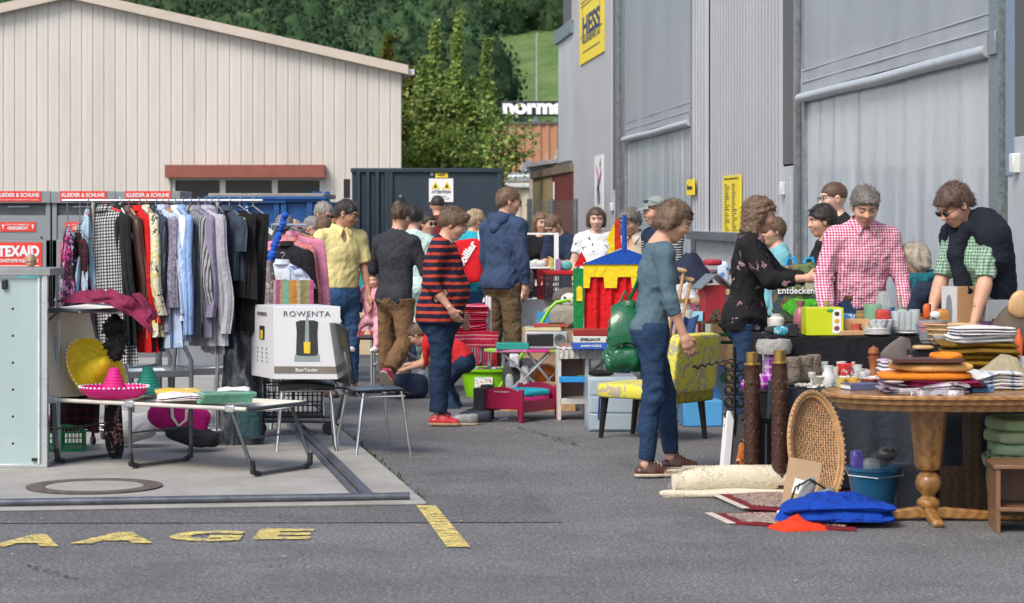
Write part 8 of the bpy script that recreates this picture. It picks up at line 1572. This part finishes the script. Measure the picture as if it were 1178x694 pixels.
t=T('wicker_snowshoe','large oval woven cane basket tray leaning against the slate cloth','basket',(X(936,13.75),13.5,0),rot=(R(-20),R(9),R(24)));CN=mat('cane',(.38,.22,.10),.55,var=.3,vs=18,bmp=.6);hw,hh=.178,.325
b=MB()
for dr in(0,.018):b.tube([((hw-dr)*math.cos(a_),-.0+dr*.6,hh+(hh-dr)*math.sin(a_))for a_ in np.linspace(0,2*math.pi,48,endpoint=False)],.013,8,close=True)
for i in range(60):a_=i*2*math.pi/60;c0_=Vector((hw*math.cos(a_),0,hh+hh*math.sin(a_)));b.tube([c0_+Vector((.012*math.cos(a_),-.014,.012*math.sin(a_))),c0_+Vector((-.03*math.cos(a_),.02,-.03*math.sin(a_)))],.0055,5)
b.build('rim',CN,t);b=MB()
dish=lambda x,z:.075*(1-min(1,(x/hw)**2+(z/hh)**2))**.6
for i in range(-12,13):
 x_=i*hw/13;zz_=hh*math.sqrt(max(0,1-(x_/hw)**2))-.006;b.tube([(x_,dish(x_,z2_)+.003*(-1)**(q_+i),hh+z2_)for q_,z2_ in enumerate(np.linspace(-zz_,zz_,24))],.0052,5)
for i in range(-20,21):
 z_=i*hh/21;xx_=hw*math.sqrt(max(0,1-(z_/hh)**2))-.006;b.tube([(x2_,dish(x2_,z_)-.003*(-1)**(q_+i),hh+z_)for q_,x2_ in enumerate(np.linspace(-xx_,xx_,16))],.0048,5)
b.build('weave',CN,t)
t=T('sheepskin_roll','long rolled cream sheepskin rug lying on the asphalt','rug',(X(846,13.9),13.95,0),R(6));FL=mat('fleece',(.60,.55,.42),1,var=.08,vs=10,bmp=.3,bs=200);FL.node_tree.nodes['Principled BSDF'].inputs['Sheen Weight'].default_value=.3
MB().tube([(-.36,-.0,.07),(-.2,0,.085),(0,0,.09),(.2,0,.085),(.42,0,.08)],[.05,.078,.082,.08,.07],22).build('roll',FL,t)
b=MB();rs=np.random.RandomState(3)
for i in range(4200):
 a_=rs.uniform(-.6,math.pi+.6);x_=rs.uniform(-.4,.42);r_=.08 if x_>-.3 else .06;p_=Vector((x_,r_*math.cos(a_),.083+r_*math.sin(a_)));n_=Vector((rs.normal(0,.5),math.cos(a_),math.sin(a_)))*.008;s_=Vector((.0018,0,0));b.add([p_+s_,p_-s_,p_-s_*.3+n_,p_+s_*.3+n_],[(0,1,2,3)])
for i in range(2200):x_=rs.uniform(-.44,.40);y_=rs.uniform(-.16,-.04);p_=Vector((x_,y_,.004));n_=Vector((rs.normal(0,.012),rs.normal(-.006,.008),rs.uniform(.015,.032)));s_=Vector((.0022,0,0));b.add([p_+s_,p_-s_,p_-s_*.3+n_,p_+s_*.3+n_],[(0,1,2,3)])
b.build('pile',FL,t);MB().blob((-.02,-.06,.018),(.86,.2,.036),4,.008,14,2).build('underlap',FL,t)
PC,nt,bb=_nt('persian');v=coords(nt);s_=sep(nt,v);n1=noise(nt,v,26,3,.6,2.);c=ramp(nt,n1,[(.38,(.12,.02,.025)),(.45,(.42,.36,.28)),(.55,(.20,.12,.09)),(.62,(.04,.04,.07)),(.68,(.42,.34,.27))],'CONSTANT');L(nt,c,bb.inputs['Base Color']);bb.inputs['Roughness'].default_value=1;bump(nt,bb,n1,.5,.01)
PB=cloth('carpet_red',(.16,.012,.02));FRG=cloth('carpet_fringe',(.5,.46,.4))
def rug(label,pts,z,rim=.08):
 t=T('persian_rug',label,'rug',(0,0,0));a_,b2,c2,d2=[Vector(p)for p in pts]
 def q(u,v_):return(a_.lerp(b2,u)).lerp(d2.lerp(c2,u),v_)
 MB().sheet(lambda u,v_:q(u,v_)+Vector((0,0,z+.006+.004*math.sin(u*9+v_*5))),16,10,.010).build('border',PB,t);MB().sheet(lambda u,v_:q(rim+u*(1-2*rim),rim*1.6+v_*(1-3.2*rim))+Vector((0,0,z+.013+.004*math.sin(u*9+v_*5))),16,10,.006).build('field',PC,t)
 b=MB()
 for i in range(46):p_=q(0,i/45)+Vector((0,0,z+.006));e_=p_+(a_-b2).normalized()*.045+Vector((0,random.uniform(-.008,.008),-.003));b.tube([p_,e_],.003,4)
 b.build('fringe',FRG,t);return t
rug('red-bordered oriental rug under the rolled sheepskin',[G(812,571),G(960,578),G(960,556),G(798,558)],0.004);rug('oriental rug with cream field folded under the blue cloth',[G(862,590),G(985,598),G(985,570),G(822,572)],.02);rug('lowest oriental rug with white fringe reaching the open asphalt',[G(846,604),G(985,612),G(985,592),G(820,592)],.004)
t=T('cardboard_panel','flat tan cardboard panel with a white label leaning on the cane basket','cardboard',(X(915,13.3),13.2,0),rot=(R(-24),R(10),R(-6)));MB().box((0,0,.145),(.185,.015,.29)).build('panel',CARD,t,bev=.002);MB().box((-.01,-.009,.13),(.07,.003,.085),(0,R(6),0)).build('label',PAPW,t);MB().box((-.015,-.011,.13),(.008,.002,.04),(0,R(6),0)).build('pen_mark',NVI,t)
small('dark_box','small dark plum cardboard box on the rug in front of the cane basket','box',946,12.75,.03,(.19,.13,.085),plain('plum_box',(.03,.02,.035)),.08)
t=T('hand_mixer','old silver-grey hair dryer with a black cord lying behind the dark box','appliance',(X(928,12.9),12.95,.03));MB().blob((0,0,.09),(.07,.07,.18),2.6,.004,20,1,(0,R(24),0)).build('housing',plain('appliance_grey',(.24,.26,.26),.3),t);MB().blob((.1,0,.08),(.12,.07,.07),2.5,.003,20,2,(0,R(-20),0)).build('nozzle',plain('appliance_grey2',(.18,.19,.19),.35),t);MB().tube([(.1,-.02,.12),(.02,-.04,.17),(-.06,-.06,.13),(-.09,-.07,.05),(-.05,-.1,.02),(-.0,-.06,.07),(-.07,-.09,.03),(-.13,-.1,.0)],.006,8).build('cord',PLB,t);MB().blob((-.14,-.1,.0),(.05,.03,.025),3,0,1,1).build('plug',WH,t)
Yu=13.2;BB=mat('bucket_blue',(.012,.10,.20),.35,var=.1,vs=4,bmp=.05,coat=.2);t=T('bucket','dark blue plastic bucket full of glassware in front of the slate cloth','bucket',(X(1005,Yu),Yu,0));MB().lathe([(0,0),(.10,0),(.105,.01),(.115,.08),(.118,.085),(.118,.1),(.122,.1),(.14,.22),(.153,.222),(.153,.24),(.138,.24),(.12,.1),(.1,.015),(0,.012)],n=36).build('bucket_body',BB,t);MB().tube([(-.153,0,.225),(-.15,-.09,.2),(0,-.16,.19),(.15,-.09,.2),(.153,0,.225)],.004,6).build('handle',STEEL,t)
glass('dark glass carafe lying on its side in the blue bucket',1012,Yu,.24,.06,.1,'jug',(.08,.09,.07));small('violet_vase','violet glass vase sticking out of the blue bucket','vase',986,Yu,.2,(.07,.07,.13),glassy('violet_glass',(.12,.10,.45),.1,.7),.2,4);small('smoked_glass_bowl','round smoked glass lid resting on the bucket of glassware','glass',1020,Yu-.02,.27,(.11,.1,.08),glassy('smoke_glass',(.1,.1,.08),.08,.75),0,2.3,amp=.002);small('carafe_neck','clear glass dish in the middle of the blue bucket','glass',1003,Yu-.03,.2,(.1,.09,.09),glassy('clear_glass',(.6,.68,.68)),0,3)
b=MB();b.folds((.60,.40,.10),2,7,.016,(0,0,.0),-.06);b.heap((.61,.41,.135),4,.9,(-.01,.0,.02),4,.7);one('folded_blanket','royal blue folded fleece blanket lying on the asphalt','blanket',b,cloth('royal_fleece',(.004,.042,.31),.2,fold=1.,fs=13),(X(968,12.45),12.6,.015),.0);one('red_cloth','bright red-orange cloth peeping out under the royal blue blanket','cloth',MB().heap((.30,.26,.05),6,1.4),cloth('red_orange_cloth',(.62,.04,.01),.15,fold=.7),(X(921,12.35),12.43,.0),.1)
Yt=12.75;zT=.685;OAK=wood('honey_oak',(.21,.095,.025),(.40,.20,.06),2.2,(1,6,6),.35,.35);t=T('pedestal_table','honey oak oval dining table on a turned octagonal pedestal','table',(X(1068,Yt),Yt,0))
def ov(w_,d_,n=40):return[(w_*math.copysign(abs(math.cos(a_))**.75,math.cos(a_))+.12,d_*math.copysign(abs(math.sin(a_))**.8,math.sin(a_)))for a_ in np.linspace(0,2*math.pi,n,endpoint=False)]
for(w_,d_,z0_,z1_,nm)in((.68,.42,zT-.022,zT,'table_top'),(.655,.40,zT-.05,zT-.022,'moulding'),(.61,.36,zT-.085,zT-.05,'apron')):
 b=MB();o_=ov(w_,d_);n_=len(o_);b.add([(x,y,z)for z in(z0_,z1_)for x,y in o_],[tuple(range(n_-1,-1,-1)),tuple(range(n_,2*n_))]+[(i,(i+1)%n_,n_+(i+1)%n_,n_+i)for i in range(n_)]);b.build(nm,OAK,t,bev=.005)
MB().lathe([(.0,.27),(.062,.27),(.072,.29),(.105,zT-.08),(0,zT-.08)],n=8).build('octagonal_column',OAK,t,smooth=False,bev=.004);MB().lathe([(.05,.27),(.03,.262),(.04,.255),(.062,.235),(.072,.2),(.062,.165),(.04,.145),(.034,.13),(.045,.12),(.06,.11),(.064,.095),(.06,.08),(.05,.07),(0,.07)],n=32).build('turned_ball',OAK,t)
for(an,ln_)in((-90,.3),(0,.50),(180,.38),(90,.3)):
 a_=R(an);dx,dy=math.cos(a_),math.sin(a_);b=MB();q_=Matrix.Rotation(a_,3,'Z');b.prism([(0,.015),(ln_-.05,.0),(ln_,.0),(ln_+.015,.02),(ln_,.04),(ln_-.1,.045),(.06,.075),(0,.08)],.055,M=q_);b.build('foot',OAK,t,bev=.01)
zt=zT+.002;ORG=cloth('orange_plush',(.66,.20,.02),.12,fold=.5)
o=one('bag_heap','crumpled clear plastic bags hanging over the oval table edge','bags',MB().folds((.44,.32,.04),3,6,.016,(0,0,-.02)).sheet(lambda u,v_:Vector((-.1+.28*u,-.15-.03*v_+.012*math.sin(u*20),.0-(.05+.03*math.sin(u*9))*v_)),24,5,.006),spots('plastic_film',(.28,.26,.28),[(.5,.48,.5),(.12,.08,.12),(.35,.3,.4)],12,.5,blotch=.15,rough=.2),(X(1062,12.55),12.6,zt+.02),.1)
one('placemat','dark magenta folded cloth under the orange cushion','cloth',MB().folds((.4,.24,.035),3,3,c=(0,0,-.018)),cloth('magenta_dark',(.22,.01,.06)),(X(1085,12.6),12.65,zt+.05),.05);one('placemat','navy folded cloth at the end of the stack under the orange cushion','cloth',MB().folds((.3,.26,.03),3,4,c=(0,0,-.015)),NAVC,(X(1105,12.6),12.7,zt+.035),-.05)
for i,(w_,dz,lab)in enumerate(((.50,.085,'lower of the two orange oval cushions on the oval table'),(.42,.13,'upper of the two orange oval cushions, with a brown book on it'))):one('oval_cushion',lab,'cushion',MB().blob((0,0,0),(w_,.32,.05),3.2,.009,14,i+2,nu=50,nv=18),ORG if i==0 else cloth('apricot_plush',(.70,.36,.12),.1),(X(1066+i*8,12.6),12.68,zt+dz),.05,'orange oval cushions')
MB().tube([(X(1092,12.6)+.07*math.cos(a_),12.7+.13*math.sin(a_),zt+.185)for a_ in np.linspace(0,2*math.pi,20,endpoint=False)],.015,8,close=True).build('cushion_ring',ORG,None);tag(bpy.data.objects['cushion_ring'],'bright orange padded ring on the end of the orange cushions','cushion')
book('brown leather folder lying on the upper orange cushion',(X(1064,12.6),12.6,zt+.16),.03,.38,.2,.018,plain('brown_folder',(.08,.03,.02)),name='folder',cat='folder');fold('white_linen','white and lilac folded linen behind the orange cushions','linen',1042,13.0,zt+.0,(.30,.24,.15),stripes('lilac_linen',[(0,(.62,.6,.64)),(.55,(.48,.36,.5)),(.75,(.62,.6,.62))],.06,2),7)
zt=zC_+.008;MUS=cloth('mustard_towel',(.20,.11,.008),.15,fold=.6);LW=spots('white_floral_linen',(.62,.62,.64),[(.5,.2,.25),(.62,.62,.64),(.3,.35,.5),(.62,.62,.64)],26,.3)
for i,(m_,h_,lab)in enumerate(((cloth('sage_cloth',(.25,.22,.14)),.06,'sage beige cloth, lowest of the linen pile'),(MUS,.08,'lower mustard brown folded towel'),(cloth('mustard_towel2',(.16,.085,.008)),.075,'upper mustard brown folded towel'),(cloth('white_linen2',(.62,.62,.62)),.045,'plain white cloth on the mustard towels'),(LW,.04,'white cloth with coloured print, topmost of the linen pile'))):
 z_=zt+sum((.06,.08,.075,.045,.04)[:i])*.9;one('folded_linen',lab,'linen',MB().folds(((.46,.46,.44,.34,.34)[i],.3,h_),(2,2,2,2,3)[i],i+3),m_,(X(1122+(0,0,2,2,4)[i],13.5),13.5-.02*i,z_),(.0,.03,-.04,.06,.1)[i],'folded linens in a pile')
fold('tea_towels','blue and white tea towels folded beside the orange ring','towels',1142,12.9,zT,(.32,.28,.09),stripes('blue_white_towel',[(0,(.6,.6,.6)),(.6,(.25,.35,.5)),(.75,(.6,.6,.58))],.12,0),5,.15,2,amp=.012);one('crumpled_cloth','beige crumpled cloth behind the blue and white tea towels','cloth',MB().heap((.32,.26,.15),8,2),cloth('beige_crumple',(.30,.26,.17),fold=.9),(X(1152,13.1),13.1,zT))
one('spray_bottle','bright orange plastic bottle at the end of the stall','bottle',MB().lathe([(0,0),(.022,0),(.022,.1),(.01,.12),(.01,.14),(0,.15)]),plain('toy_orange',(.6,.1,.02)),(X(1172,13.6),13.6,zC_+.12));small('yellow_pot','mustard yellow pot with white rim beside the driftwood','pot',1156,13.7,zC_+.15,(.07,.07,.06),plain('pot_yellow',(.6,.4,.03)),0,5);small('floral_box','white floral box behind the orange bottle','box',1172,13.45,zC_,(.15,.15,.12),LW,0)
small('demijohn','dark wooden crate in the dark under the oval table','crate',1110,13.3,.0,(.3,.2,.24),wood('crate_dark',(.05,.025,.012),(.12,.06,.03)),0);small('plank','upright brown plank in the dark under the stall','plank',1118,13.2,0,(.1,.03,.55),wood('crate_dark',(.05,.025,.012),(.12,.06,.03)),0);small('bin','grey plastic container under the oval table behind the pedestal','container',1045,13.35,0,(.14,.14,.24),plain('bin_grey2',(.1,.11,.12)),0)
t=T('bedside_cabinet','small open brown wooden cabinet standing at the end of the oval table','cabinet',(X(1180,12.35),12.4,0),R(-4));WN=wood('cabinet_brown',(.12,.06,.03),(.23,.12,.06),3,(6,6,1))
for x_ in(-.15,.22):MB().box((x_,0,.17),(.022,.34,.34)).build('side_panel',WN,t,bev=.002)
for z_,w_ in((.335,.42),(.12,.36)):MB().box((.035,0,z_),(w_,.36,.02)).build('shelf_board',WN,t,bev=.003)
MB().box((.035,.16,.2),(.36,.01,.3)).build('back_panel',WN,t)
t=T('garden_chair','garden chair seat seen behind the brown cabinet carrying tied cushions','chair',(X(1180,13.0),13.0,0));MB().box((.05,0,Z(540,13.0)),(.45,.42,.03)).build('seat',GM,t,bev=.005)
for s in(-1,1):MB().tube([(s*.18+.05,-.18,0),(s*.18+.05,-.18,.25)],.014,8).build('leg',GM,t)
PG=checks('green_pad',(.42,.46,.34),(.02,.06,.045),.07,.35,third=(.2,.28,.18),axes=(0,1))
for i in range(4):one('chair_pad',('lowest, dark checked','second lowest','second highest','topmost')[i]+' of the pale green cushions piled on the garden chair','cushion',MB().blob((0,0,.035),(.4-.02*i,.38,.075),4.5,.014,16,i+1,nu=44,nv=18),PG if i==0 else cloth('pale_green_pad%d'%i,(.36-.04*(i%2),.44,.26),.12,fold=.6),(X(1176,12.95)+.02*(i%2),12.95,Z(538,13.0)+.01+i*.066),.06*(i-1),'green cushions in a pile')
MB().tube([(0,0,0),(-.01,-.01,-.2),(.01,-.01,-.38)],.004,5).build('cushion_tie',cloth('green_tie',(.12,.2,.1)),None,loc=(X(1136,12.8),12.78,.42));tag(bpy.data.objects['cushion_tie'],'thin green cushion ribbon hanging down beside the brown cabinet','ribbon')
PF=dict(jar=[(0,0),(.8,0),(1,.15),(1,.75),(.6,.88),(.65,1),(0,1)],bottle=[(0,0),(.9,0),(1,.1),(1,.55),(.35,.75),(.32,.97),(.4,1),(0,1)],cup=[(0,0),(.6,0),(.75,.2),(1,1),(.9,1),(.65,.2),(0,.1)],bowl=[(0,0),(.4,0),(.5,.1),(.9,.7),(1,1),(.93,1),(.8,.7),(0,.2)],pot=[(0,0),(.7,0),(1,.4),(.95,.75),(.7,.85),(.8,1),(.7,1),(0,.8)],candlestick=[(0,0),(1,0),(.9,.08),(.25,.18),(.35,.5),(.22,.6),(.5,.85),(.5,1),(0,1)],vase=[(0,0),(.5,0),(1,.35),(.8,.65),(.4,.8),(.6,1),(.5,1),(0,.8)],plate=[(0,0),(.5,0),(1,.7),(.97,1),(.5,.4),(0,.4)])
def wares(rows,Y0):
 for(px,dy,z,kind,r,h,c,lab)in rows:
  Y=Y0+dy;m=glassy('gw%d%d%d'%tuple(int(q*99)for q in c[:3]),c,.06,.5)if len(c)>3 else mat('w%d%d%d'%tuple(int(q*99)for q in c[:3]),c,.32,var=.25,vs=25,bmp=.1)
  if kind=='box':one('card_box',lab,'box',MB().box((0,0,h/2),(r*2,r*1.4,h)),spots('bx%d%d%d'%tuple(int(q*99)for q in c),c,[c,tuple(min(1,q*1.6+.05)for q in c),tuple(q*.4 for q in c)],26,.4),(X(px,Y),Y,z),(px*.37)%.8-.4,bev=.003)
  elif kind=='book':book(lab,(X(px,Y),Y,z),(px*.37)%.8-.4,r*2,r*1.5,h,plain('wb%d%d%d'%tuple(int(q*99)for q in c),c))
  else:one(kind,lab,kind,MB().lathe([(a_*r,b_*h)for a_,b_ in PF[kind]],n=22),m,(X(px,Y),Y,z))
W1,W2,GL1=(.58,.57,.55),(.5,.42,.3),(.6,.68,.7,1);zt=zA_+.01;z2_=zk+.01;z3=zC_+.01;z4=zT+.002
wares([(996,.1,zt,'cup',.04,.09,W1,'white mug behind the light wooden doll chair'),(990,.3,zt,'jar',.045,.14,(.45,.3,.08,1),'amber glass jar behind the light wooden doll chair'),(1025,.35,zt,'vase',.045,.16,(.1,.2,.4),'blue stoneware vase behind the tumblers'),(1036,.35,zt,'bottle',.03,.24,(.1,.3,.15,1),'green glass bottle behind the tumblers'),(1055,.3,zt,'pot',.05,.12,(.35,.12,.05),'terracotta pot between tumblers and tin bowl'),(1001,-.02,zt,'bowl',.06,.06,W2,'beige bowl at the front edge of the black cloth'),(985,.02,zt,'cup',.035,.07,(.5,.1,.08),'red mug in front of the doll chair'),(921,.35,zt,'vase',.05,.2,(.3,.1,.12),'wine red vase between the printed bag and the lime carton'),(893,.25,zt,'jar',.05,.12,W1,'white storage jar behind the turquoise pouch'),(1043,.02,zt,'plate',.08,.02,W1,'white plate in front of the tumblers'),(1057,.0,zt,'cup',.04,.07,(.15,.25,.4),'blue mug next to the grey tin bowl'),(951,.38,zt,'candlestick',.04,.2,(.35,.25,.1),'brass candlestick behind the lime yellow carton')],15.1)
wares([(1083,-.12,z2_,'bowl',.06,.05,W1,'white bowl in front of the wicker bread basket'),(1122,.1,z2_,'bottle',.03,.22,(.3,.2,.1,1),'brown glass bottle behind the wicker bread basket'),(1130,.2,z2_,'vase',.05,.18,(.4,.35,.28),'tan vase beside the kraft carton'),(1120,-.1,z2_,'jar',.045,.1,GL1,'clear glass jar beside the bread basket'),(1128,-.05,z2_,'cup',.045,.1,GL1,'clear beaker next to the clear glass jar'),(1150,.0,z2_,'pot',.06,.14,(.12,.07,.04),'dark brown clay pot in front of the driftwood'),(1165,.25,z2_,'jar',.05,.2,(.2,.08,.05),'red-brown jar behind the driftwood'),(1159,-.1,z2_,'bowl',.07,.06,(.4,.3,.18),'wooden bowl in front of the dark clay pot'),(1068,.25,z2_,'candlestick',.035,.22,(.06,.06,.07),'black candlestick behind the grey tin bowl'),(1137,-.2,z2_,'box',.06,.06,(.35,.1,.08),'small red tin box under the plum rolled bag'),(1146,.3,z2_,'book',.1,.03,(.1,.2,.3),'blue book lying behind the acrylic box')],14.6)
wares([(1088,-.12,z3,'box',.05,.08,(.1,.1,.12),'black box at the front of the linen table'),(1098,.2,z3,'jar',.045,.12,(.4,.2,.05),'ochre jar behind the linen pile'),(1158,.1,z3,'pot',.05,.1,(.5,.12,.05),'orange glazed pot beside the linen pile'),(1163,-.05,z3,'jar',.035,.11,(.02,.1,.3),'dark blue jar beside the linen pile'),(1150,.2,z3,'bottle',.028,.2,(.1,.25,.12,1),'green bottle behind the linen pile'),(1092,.05,z3,'cup',.04,.08,W1,'white cup beside the linen pile')],13.5)
wares([(978,.25,z4,'box',.05,.05,(.5,.3,.05),'small orange card box at the pointed end of the oval table'),(990,.1,z4,'book',.09,.03,(.08,.1,.2),'dark blue book lying at the end of the oval table'),(1021,.3,z4,'jar',.035,.08,GL1,'glass jar behind the dark brown wooden box'),(1000,.3,z4,'bowl',.05,.04,(.3,.1,.05),'rust red bowl behind the dark blue book'),(1128,-.1,z4,'box',.06,.03,(.1,.2,.4),'flat blue box in front of the tea towels'),(968,.2,z4,'cup',.03,.05,(.55,.45,.1),'tiny yellow cup at the very tip of the oval table')],12.75)
hb2=hb+.002
wares([(771,.1,hb2,'jar',.05,.1,GL1,'clear jar at the end of the beer table by the crutches'),(778,.25,hb2,'bottle',.035,.22,(.1,.2,.15,1),'dark green bottle behind the crutches'),(792,-.1,hb2,'cup',.04,.08,W1,'white cup beside the sky blue card box'),(806,.2,hb2,'box',.07,.1,(.1,.25,.5),'blue patterned box behind the orange card box'),(810,-.05,hb2,'jar',.035,.08,(.4,.15,.05),'brown jar between sky blue box and bird house'),(833,.05,hb2,'vase',.06,.2,(.25,.3,.35),'grey-blue vase behind the red bird house'),(798,.3,hb2,'book',.1,.05,(.4,.35,.25),'thick beige book behind the glass jar'),(776,-.08,hb2,'plate',.09,.02,W1,'white plate on the beer table beside the mug')],19.05)
wares([(600,.1,.1,'cup',.05,.1,(.1,.3,.5),'blue beaker on the wooden board behind the doll bed'),(612,0,.1,'jar',.06,.12,GL1,'clear jar on the wooden board behind the doll bed'),(636,.1,.1,'box',.09,.12,(.3,.2,.1),'brown toy box at the end of the wooden board'),(623,-.1,.1,'bowl',.08,.05,(.5,.5,.5),'white bowl in front of the pumpkin pot')],20.1)
rg=random.Random(21)
for i in range(16):
 px=936+i*5.2+rg.uniform(-2,2);kd=rg.choice(['cup','jar','bowl','vase','candlestick']);r=rg.uniform(.018,.034);h_=rg.uniform(.05,.12);one('ornament','small clear or white ornament crowded on the slate cloth behind the milk jug','ornament',MB().lathe([(a_*r,b_*h_)for a_,b_ in PF[kd]],n=16),[glassy('clear_glass',(.6,.68,.68)),CHN,CRE][i%3],(X(px,14.4),14.33+rg.uniform(0,.35),zB_+.01),0,'small ornaments crowded on the slate cloth')
for i in range(12):
 px=1080+i*7.5;kd=rg.choice(['cup','jar','bowl','vase','bottle']);r=rg.uniform(.03,.05);h_=rg.uniform(.08,.2);c_i=[(.3,.2,.1),(.1,.12,.15),(.45,.43,.4),(.25,.08,.05)][i%4];one('crockery','piece of old crockery in the back row behind the bread basket','crockery',MB().lathe([(a_*r,b_*h_)for a_,b_ in PF[kd]],n=16),mat('crk%d'%(i%4),c_i,.3,var=.25),(X(px,15.0),14.98+rg.uniform(0,.15),zA_-.01),0,'old crockery in the back row')
stack_chair('chair under the seated woman with the teal scarf',X(1077,16.0),16.0,R(165),0)
